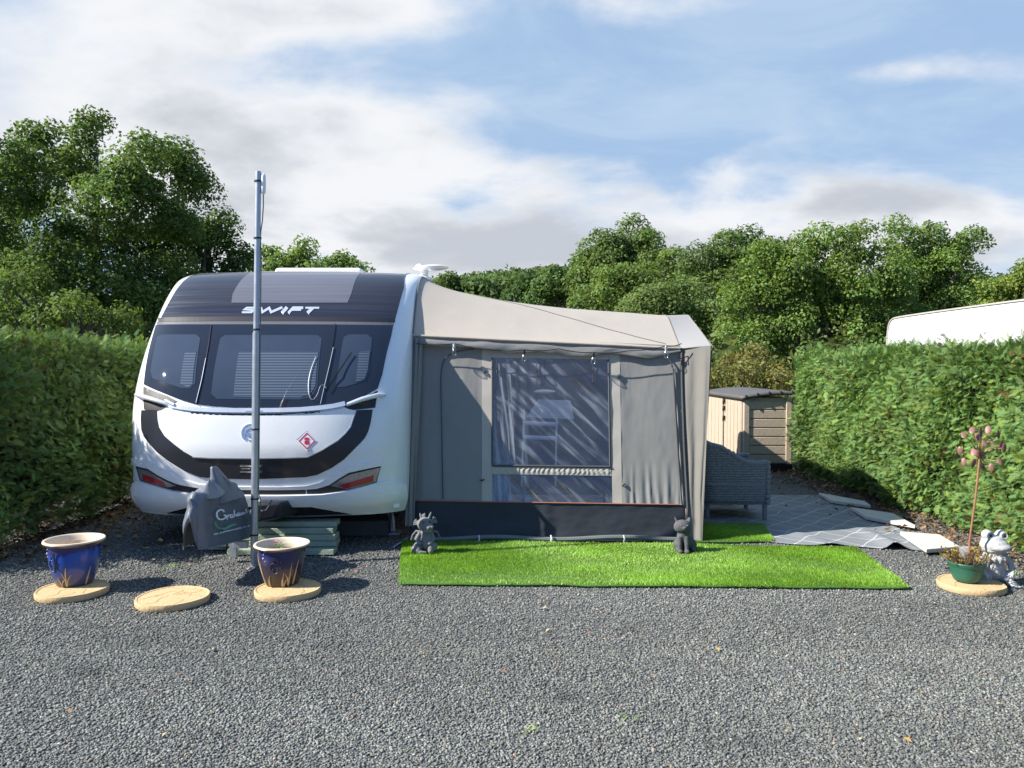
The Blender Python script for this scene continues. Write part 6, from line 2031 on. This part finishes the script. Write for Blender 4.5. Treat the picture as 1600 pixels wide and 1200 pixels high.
def hedge(name, label, x_face, sgn, y0, y1, h, thick, n, seed, base_z=0.05, col=(0.060, 0.115, 0.030), lump=0.12, size=0.15):
    """face at x_face looking towards sgn*x ; also top, end faces and back"""
    rg = np.random.default_rng(seed)
    t = thing(name, label, 'hedge', (x_face - sgn * thick / 2, (y0 + y1) / 2, 0))
    Ly = y1 - y0
    areas = np.array([Ly * h, Ly * thick, thick * h, thick * h, Ly * h * 0.35])
    cnt = (n * areas / areas.sum()).astype(int)
    P, Nn = [], []
    def lumpf(a, b, s): return np.sin(a * 2.1 + s) * np.cos(b * 2.7 + 1.3 * s) * 0.6 + np.sin(a * 5.3 + 2 * s) * np.sin(b * 4.9 + s) * 0.4
    # face
    y = y0 + Ly * rg.random(cnt[0]); z = base_z + (h - base_z) * rg.random(cnt[0]) ** 0.95
    dep = rg.random(cnt[0]) ** 1.6 * 0.26
    bow = 0.10 * np.clip((z - h + 0.35) / 0.35, 0, 1) ** 2 + 0.16 * np.clip((0.45 - z) / 0.45, 0, 1) ** 1.5
    x = x_face + sgn * (lump * lumpf(y, z, seed) - dep - bow)
    P.append(np.stack([x, y, z], 1)); Nn.append(np.tile([sgn, 0, 0.0], (cnt[0], 1)))
    # top
    y = y0 + Ly * rg.random(cnt[1]); xx = rg.random(cnt[1]) * thick
    z = h + 0.06 * lumpf(y, xx * 2, seed + 1) - rg.random(cnt[1]) ** 2 * 0.2 + 0.05 * np.maximum(0, rg.standard_normal(cnt[1]))
    P.append(np.stack([x_face - sgn * xx, y, z], 1)); Nn.append(np.tile([0, 0, 1.0], (cnt[1], 1)))
    for k, ye, ns in ((2, y0, -1), (3, y1, 1)):
        xx = rg.random(cnt[k]) * thick; z = base_z + (h - base_z) * rg.random(cnt[k])
        y = ye + ns * (lump * 0.8 * lumpf(xx * 2, z, seed + 2) - rg.random(cnt[k]) ** 2 * 0.2)
        P.append(np.stack([x_face - sgn * xx, y, z], 1)); Nn.append(np.tile([0, ns, 0.0], (cnt[k], 1)))
    y = y0 + Ly * rg.random(cnt[4]); z = base_z + (h - base_z) * rg.random(cnt[4])
    P.append(np.stack([x_face - sgn * (thick + lump * lumpf(y, z, seed + 5)), y, z], 1)); Nn.append(np.tile([-sgn, 0, 0.0], (cnt[4], 1)))
    P = np.concatenate(P); Nn = np.concatenate(Nn); m_ = len(P)
    # each neighbourhood of sprays combs its own way
    a1 = np.sin(P[:, 1] * 3.1 + P[:, 2] * 2.3 + seed); a2 = np.cos(P[:, 1] * 2.2 - P[:, 2] * 3.7 + seed)
    comb = np.stack([0.2 * a1, 0.9 * a1, 0.2 + 0.4 * a2], 1)
    ax = Nn * 0.6 + comb * 0.45 + rg.standard_normal((m_, 3)) * 0.5
    up = np.array([0, 0, 1.0])[None] * 0.7 + Nn * 0.8 + rg.standard_normal((m_, 3)) * 0.45
    sz = size * (0.55 + 0.75 * rg.random(m_))
    c = leaf_cols(m_, col, 0.20, rg)
    pat = 1 + 0.18 * np.sin(P[:, 1] * 1.7 + seed) * np.cos(P[:, 2] * 2.9 + P[:, 1])
    c *= pat[:, None]
    out = rg.random(m_) < 0.014; P[out] += Nn[out] * rg.uniform(0.03, 0.12, (out.sum(), 1)); sz[out] *= 1.5
    V_, k_ = sprays(P, ax, up, sz, rg)
    bp_ = np.sin(P[:, 1] * 2.7 + 2 * seed) * np.sin(P[:, 2] * 4.3 + P[:, 1] * 1.3 + seed)
    br = rg.random(m_) < np.where(bp_ > 0.72, 0.10, 0.007); c[br] = np.array([0.16, 0.085, 0.035]) * (0.7 + 0.5 * rg.random((br.sum(), 1)))
    yl = rg.random(m_) < 0.10; c[yl] *= np.array([1.5, 1.30, 0.9])
    np_mesh('foliage', V_, 4, MAT['conifer'], t, np.repeat(np.clip(c, 0.003, 0.5), k_, 0))
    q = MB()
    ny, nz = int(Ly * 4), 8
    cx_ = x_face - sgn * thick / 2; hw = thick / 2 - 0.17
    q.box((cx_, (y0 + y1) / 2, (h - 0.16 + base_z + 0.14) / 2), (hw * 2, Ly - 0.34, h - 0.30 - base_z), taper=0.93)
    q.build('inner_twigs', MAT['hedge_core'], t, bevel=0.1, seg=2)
    ky = y0 + 0.4
    while ky < y1 - 0.2:
        tq = MB(); bx = cx_ + rg.normal(0, 0.08)
        tq.tube([(bx, ky, 0), (bx + 0.03, ky + 0.02, 0.4), (bx + rg.normal(0, .05), ky + rg.normal(0, .05), h * 0.75)], [0.06, 0.05, 0.02], 7)
        tq.build('stem', MAT['bark'], t)
        ky += rg.uniform(0.7, 1.0)
    return t


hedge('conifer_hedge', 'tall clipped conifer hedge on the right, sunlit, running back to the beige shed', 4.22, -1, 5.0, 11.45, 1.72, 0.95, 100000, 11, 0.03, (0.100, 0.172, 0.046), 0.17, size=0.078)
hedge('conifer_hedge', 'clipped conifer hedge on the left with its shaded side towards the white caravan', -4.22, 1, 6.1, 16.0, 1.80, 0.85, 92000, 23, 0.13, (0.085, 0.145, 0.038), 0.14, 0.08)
# broadleaf shoots at the near end of the left hedge
tree('hedge_shrub', 'leafy broadleaf shrub growing at the near end of the left hedge', [(-4.45, 6.15, 0.85, 0.28, 0.22, 0.75), (-4.5, 6.1, 0.4, 0.3, 0.22, 0.4), (-4.72, 5.95, 1.1, 0.3, 0.25, 0.7)], 0.055, (0.10, 0.18, 0.04), 0.16, 1.0, 2600, 5, False, cat='shrub')

# ---- trees on the left
tree('oak_tree', 'large dark green broadleaf tree rising behind the left hedge', px_env([
    (60, 235, 40, 42, -1), (150, 215, 34, 30, 0.5), (205, 262, 46, 44, -1.2), (262, 275, 38, 40, 0), (300, 300, 22, 22, 0.8), (110, 275, 40, 34, 0.8), (160, 320, 56, 42, -1.5), (55, 320, 46, 40, -1), (240, 345, 50, 42, -0.5), (20, 290, 34, 60, 0.5),
    (120, 385, 50, 36, 0), (70, 420, 56, 50, -1.5), (200, 400, 56, 44, 0.8), (280, 380, 34, 44, 0.5), (160, 455, 70, 46, -1), (20, 400, 40, 50, 1), (250, 460, 60, 50, 0.5), (120, 500, 90, 40, 0.5), (230, 505, 90, 40, 1.5), (5, 350, 50, 60, 1.5), (40, 470, 60, 50, 1.8)], 18, 0.85),
    0.086, (0.080, 0.132, 0.031), 0.40, 1.8, 1800, 31, limbs=0)
tree('oak_tree', 'small dark rounded tree between the large left tree and the steel pole', px_env([(325, 355, 38, 40), (345, 400, 32, 40), (290, 400, 50, 60), (320, 450, 55, 60), (378, 425, 22, 25), (300, 490, 70, 45), (345, 480, 50, 50)], 20, 0.8),
     0.095, (0.070, 0.118, 0.028), 0.45, 1.3, 1500, 32)
tree('lower_shrub', 'yellow-green bushy shrub below the large left tree, just above the hedge', px_env([(15, 470, 34, 40), (62, 455, 26, 30, 0.6), (95, 480, 30, 30, -0.5), (140, 495, 34, 24, 0.4), (175, 505, 26, 18), (40, 500, 60, 24)], 14.5, 0.7), 0.085, (0.085, 0.132, 0.031), 0.32, 1.1, 1700, 33, True, None, 'shrub')
tree('edge_tree', 'tree at the far left edge with only a strip of crown in view', px_env([(-40, 260, 45, 80), (-60, 330, 60, 90), (-50, 430, 60, 90)], 16.5, 0.8), 0.095, (0.09, 0.145, 0.034), 0.45, 1.1, 1400, 34)
tree('round_tree', 'light green tree showing above the caravan roof behind the steel pole', px_env([(440, 405, 32, 24), (475, 402, 26, 20), (415, 425, 30, 30), (455, 450, 60, 40)], 26, 0.8), 0.13, (0.115, 0.180, 0.04), 0.5, 1.3, 750, 35)
tree('round_tree', 'small light green tree showing above the caravan roof light', px_env([(530, 412, 28, 17), (510, 425, 30, 22), (545, 440, 30, 30)], 29, 0.8), 0.14, (0.115, 0.180, 0.045), 0.5, 1.3, 700, 36)

# ---- trees on the right, near to far
tree('shrub', 'olive-yellow scrubby bush behind the beige shed', px_env([(1150, 600, 38, 26), (1195, 590, 42, 28), (1225, 600, 30, 22), (1120, 610, 30, 24), (1170, 570, 40, 24, 0.8)], 15.5, 0.8), 0.075, (0.125, 0.140, 0.042), 0.24, 1.0, 1700, 41, True, None, 'shrub', 0.3)
tree('oak_tree', 'wide sunlit oak in the middle of the right-hand trees, with bare limbs showing through', px_env([
    (1300, 400, 50, 40), (1350, 385, 40, 30), (1250, 430, 70, 50), (1210, 430, 50, 36), (1330, 450, 80, 55), (1200, 500, 70, 55), (1290, 520, 90, 50), (1170, 460, 40, 36), (1370, 500, 60, 60), (1160, 540, 60, 40)], 25, 0.75),
    0.105, (0.115, 0.178, 0.040), 0.5, 1.25, 1250, 42, limbs=3)
tree('oak_tree', 'tall sunlit oak with an open crown just above the parked white caravan', px_env([
    (1405, 385, 36, 34), (1440, 395, 36, 30), (1475, 385, 34, 36), (1515, 385, 24, 16), (1430, 430, 60, 40), (1485, 430, 40, 40), (1420, 480, 70, 50), (1480, 490, 60, 50), (1390, 530, 60, 40)], 27, 0.75),
    0.105, (0.110, 0.174, 0.040), 0.5, 1.25, 1250, 43, limbs=3)
tree('oak_tree', 'dark green tree with a rounded top behind the sunlit oaks', px_env([(1150, 385, 32, 26), (1120, 400, 30, 22), (1165, 420, 40, 36), (1100, 420, 40, 30), (1130, 450, 60, 40)], 36, 0.8), 0.15, (0.080, 0.130, 0.034), 0.72, 1.3, 680, 44)
tree('round_tree', 'big dome-shaped tree standing highest in the middle of the wood', px_env([(975, 385, 46, 34), (945, 400, 44, 28), (1005, 400, 40, 28), (975, 420, 75, 36), (915, 430, 40, 30), (1030, 430, 30, 30)], 52, 0.8), 0.21, (0.092, 0.142, 0.038), 0.95, 1.4, 370, 45)
tree('round_tree', 'mid green tree on the slope below the dome-shaped tree', px_env([(980, 440, 50, 28), (1040, 425, 45, 25), (1010, 470, 70, 35), (940, 465, 45, 30)], 42, 0.8), 0.17, (0.105, 0.160, 0.040), 0.8, 1.4, 540, 46)
tree('willow_tree', 'pale soft-textured tree just above the outer end of the awning roof', px_env([(1060, 470, 60, 26), (1020, 490, 55, 22), (1105, 490, 50, 36), (1080, 520, 70, 40)], 32, 0.8), 0.13, (0.110, 0.160, 0.050), 0.6, 1.25, 800, 47)
tree('oak_tree', 'yellowish tree at the far right above the white caravan roof', px_env([(1575, 445, 40, 22), (1620, 440, 50, 26), (1545, 465, 30, 30), (1600, 480, 60, 35)], 30, 0.8), 0.14, (0.140, 0.190, 0.038), 0.6, 1.2, 720, 48)
tree('oak_tree', 'dark tree in the gap between the two sunlit right-hand oaks and the white caravan', px_env([(1530, 490, 40, 40), (1450, 520, 60, 40), (1350, 545, 70, 40), (1260, 560, 60, 30)], 31, 0.8), 0.15, (0.066, 0.108, 0.028), 0.65, 1.2, 650, 49)
# smaller trees stepping down to the left behind the awning roof
for i, (px, py, rx, ry, Y, col_, lab) in enumerate([
    (885, 440, 38, 24, 55, (0.066, 0.112, 0.034), 'tree at the left foot of the dome-shaped tree'),
    (840, 455, 45, 22, 60, (0.052, 0.095, 0.030), 'dark low tree above the sagging middle of the awning roof'),
    (708, 437, 17, 12, 70, (0.080, 0.125, 0.036), 'small round tree alone on the skyline beside the white disc aerial'),
    (1190, 400, 16, 14, 46, (0.070, 0.120, 0.034), 'small tree top peeping out behind the sunlit oak')]):
    tree('round_tree', lab, px_env([(px, py, rx, ry), (px - rx * 0.4, py + ry * 0.8, rx, ry), (px + rx * 0.5, py + ry, rx, ry)], Y, 0.8), 0.25, col_, 0.8, 1.4, 280, 60 + i)

# ---- far wood: one mass on a low rise
rg = np.random.default_rng(77)
hl = MB()
def hill(u, v):
    x = -140 + 330 * u; y = 62 + 120 * v
    z = (0.5 + 7.5 * math.sin(v * PI * 0.5)) * (0.55 + 0.45 * math.sin(0.6 + u * 3.0)) - 0.6
    return (x, y, z)
hl.grid(hill, 60, 24)
tag(hl.build('hill', M('hill_grass', (0.055, 0.095, 0.03), 0.95, var=0.3, vs=0.3), None), kind='structure')
cl = []
for i in range(520):
    Y = rg.uniform(66, 120); px = rg.uniform(560, 1750)
    x = (px - 800) / 1200 * Y
    u = (x + 140) / 330; v = (Y - 62) / 120
    zg = hill(u, v)[2]
    top_py = np.interp(px, [560, 690, 760, 860, 1000, 1300, 1750], [452, 441, 432, 424, 420, 430, 440])
    zmax = CAMH + (572 - top_py) / 1200 * Y
    for k in range(5):
        cl.append((x + rg.normal(0, 1.2), Y + rg.normal(0, 1.2), zmax - 1.2 - (0, 1.6, 3.4, 5.2, 7.0)[k] * rg.uniform(0.7, 1.2), rg.uniform(0.9, 1.9)))
cl = np.array(cl)
p, d = clump_points(cl, 42, rg); n = len(p)
nrm = d * 0.8 + rand_unit(n, rg) * 0.8; nrm /= np.linalg.norm(nrm, axis=1, keepdims=True)
tone = np.repeat(1 + 0.16 * rg.standard_normal(len(cl)), [max(8, int(42 * r * r)) for r in cl[:, 3]])
c = leaf_cols(n, (0.066, 0.108, 0.036), 0.16, rg) * np.clip(tone, 0.7, 1.4)[:, None]
o = np_mesh('far_wood', leaf_quads(p, nrm, 0.5 * (0.6 + 0.8 * rg.random(n)), rg), 4, MAT['leaves'], None, c)
tag(o, kind='stuff')

# ---- undergrowth that closes the views between hedges and trees
rg = np.random.default_rng(78)
cl = []
for i in range(330):
    Y = rg.uniform(17, 34); px = rg.uniform(-250, 1850)
    if 560 < px < 1000: Y += 12
    cl.append(((px - 800) / 1200 * Y, Y, rg.uniform(0.3, 2.7 if px < 430 else 1.9), rg.uniform(0.5, 1.0)))
cl = np.array(cl)
p, d = clump_points(cl, 190, rg); n = len(p)
nrm = d * 0.8 + rand_unit(n, rg) * 0.8; nrm /= np.linalg.norm(nrm, axis=1, keepdims=True)
o = np_mesh('undergrowth', leaf_quads(p, nrm, 0.17 * (0.6 + 0.8 * rg.random(n)), rg), 4, MAT['leaves'], None, leaf_cols(n, (0.062, 0.098, 0.03), 0.25, rg, 0.3))
tag(o, kind='stuff')

# ---- dry litter at the hedge feet and a few leaves and weeds on the gravel
def scatter(name, n, xy, size, pal, seed, zr=(0.01, 0.03), flat=0.6):
    rg = np.random.default_rng(seed)
    q = xy(rg, n); m_ = len(q)
    c = np.stack([q[:, 0], q[:, 1], zr[0] + (zr[1] - zr[0]) * rg.random(m_)], 1)
    nrm = rand_unit(m_, rg) * flat + np.array([0, 0, 1.0])[None]; nrm /= np.linalg.norm(nrm, axis=1, keepdims=True)
    pal = np.array(pal); col = pal[rg.integers(0, len(pal), m_)] * (0.7 + 0.6 * rg.random((m_, 1)))
    o = np_mesh(name, leaf_quads(c, nrm, size * (0.5 + rg.random(m_)), rg), 4, MAT['litter'], None, col)
    return tag(o, kind='stuff')


scatter('leaf_litter', 3600, lambda rg, n: np.stack([-4.35 + 0.42 * rg.standard_normal(n), 6.2 + 9 * rg.random(n)], 1), 0.05, [(0.22, 0.13, 0.06), (0.15, 0.08, 0.04), (0.30, 0.19, 0.09), (0.10, 0.06, 0.03), (0.16, 0.15, 0.05)], 3, (0.01, 0.06))
scatter('leaf_litter', 2000, lambda rg, n: np.stack([4.25 + 0.26 * rg.standard_normal(n) - 0.1, 5.6 + 6.5 * rg.random(n)], 1), 0.045, [(0.26, 0.15, 0.08), (0.15, 0.08, 0.04), (0.34, 0.22, 0.11), (0.10, 0.06, 0.03)], 4, (0.01, 0.05))
def fall(rg, n):
    y = 3.0 + 4.6 * rg.random(n); return np.stack([(rg.random(n) * 2 - 1) * 0.7 * y, y], 1)
scatter('fallen_leaves', 70, fall, 0.030, [(0.50, 0.30, 0.08), (0.40, 0.20, 0.13), (0.28, 0.16, 0.09), (0.50, 0.42, 0.28)], 6, (0.012, 0.02), 0.4)
# weeds: short blades in loose tufts
rg = np.random.default_rng(8)
W = []
spots = [gnd(271, 886), gnd(278, 884), gnd(565, 858), gnd(825, 1145), gnd(983, 1125), gnd(262, 890)] + [gnd(1565 + 9 * i, 905 - 3 * i) for i in range(5)] + [gnd(60 + 16 * i, 868 - 3 * i) for i in range(7)]
for s in spots:
    for k in range(int(rg.integers(8, 18))):
        a = rg.uniform(0, 2 * PI); b_ = np.array([s[0] + rg.normal(0, .03), s[1] + rg.normal(0, .02), 0.008]); l = rg.uniform(.015, .04)
        tip = b_ + np.array([math.cos(a) * l * .9, math.sin(a) * l * .9, l * .7]); w_ = np.array([-math.sin(a), math.cos(a), 0]) * 0.003
        W += [b_ - w_, b_ + w_, tip]
W = np.array(W)
o = np_mesh('weeds', W, 3, MAT['litter'], None, leaf_cols(len(W) // 3, (0.14, 0.22, 0.05), 0.25, rg)); tag(o, kind='stuff')
# ------------------------------------------------------------------ origins of single-mesh things go to their base
for o in list(COL.objects):
    if o.type == 'MESH' and o.parent is None and 'label' in o.keys():
        co = np.zeros(len(o.data.vertices) * 3, np.float32); o.data.vertices.foreach_get('co', co); co = co.reshape(-1, 3)
        base = np.array([(co[:, 0].min() + co[:, 0].max()) / 2, (co[:, 1].min() + co[:, 1].max()) / 2, co[:, 2].min()], np.float32)
        co -= base; o.data.vertices.foreach_set('co', co.ravel()); o.data.update()
        for c in o.children: c.location = Vector(c.location) - Vector(base.tolist())
        o.location = Vector(o.location) + Vector(base.tolist())
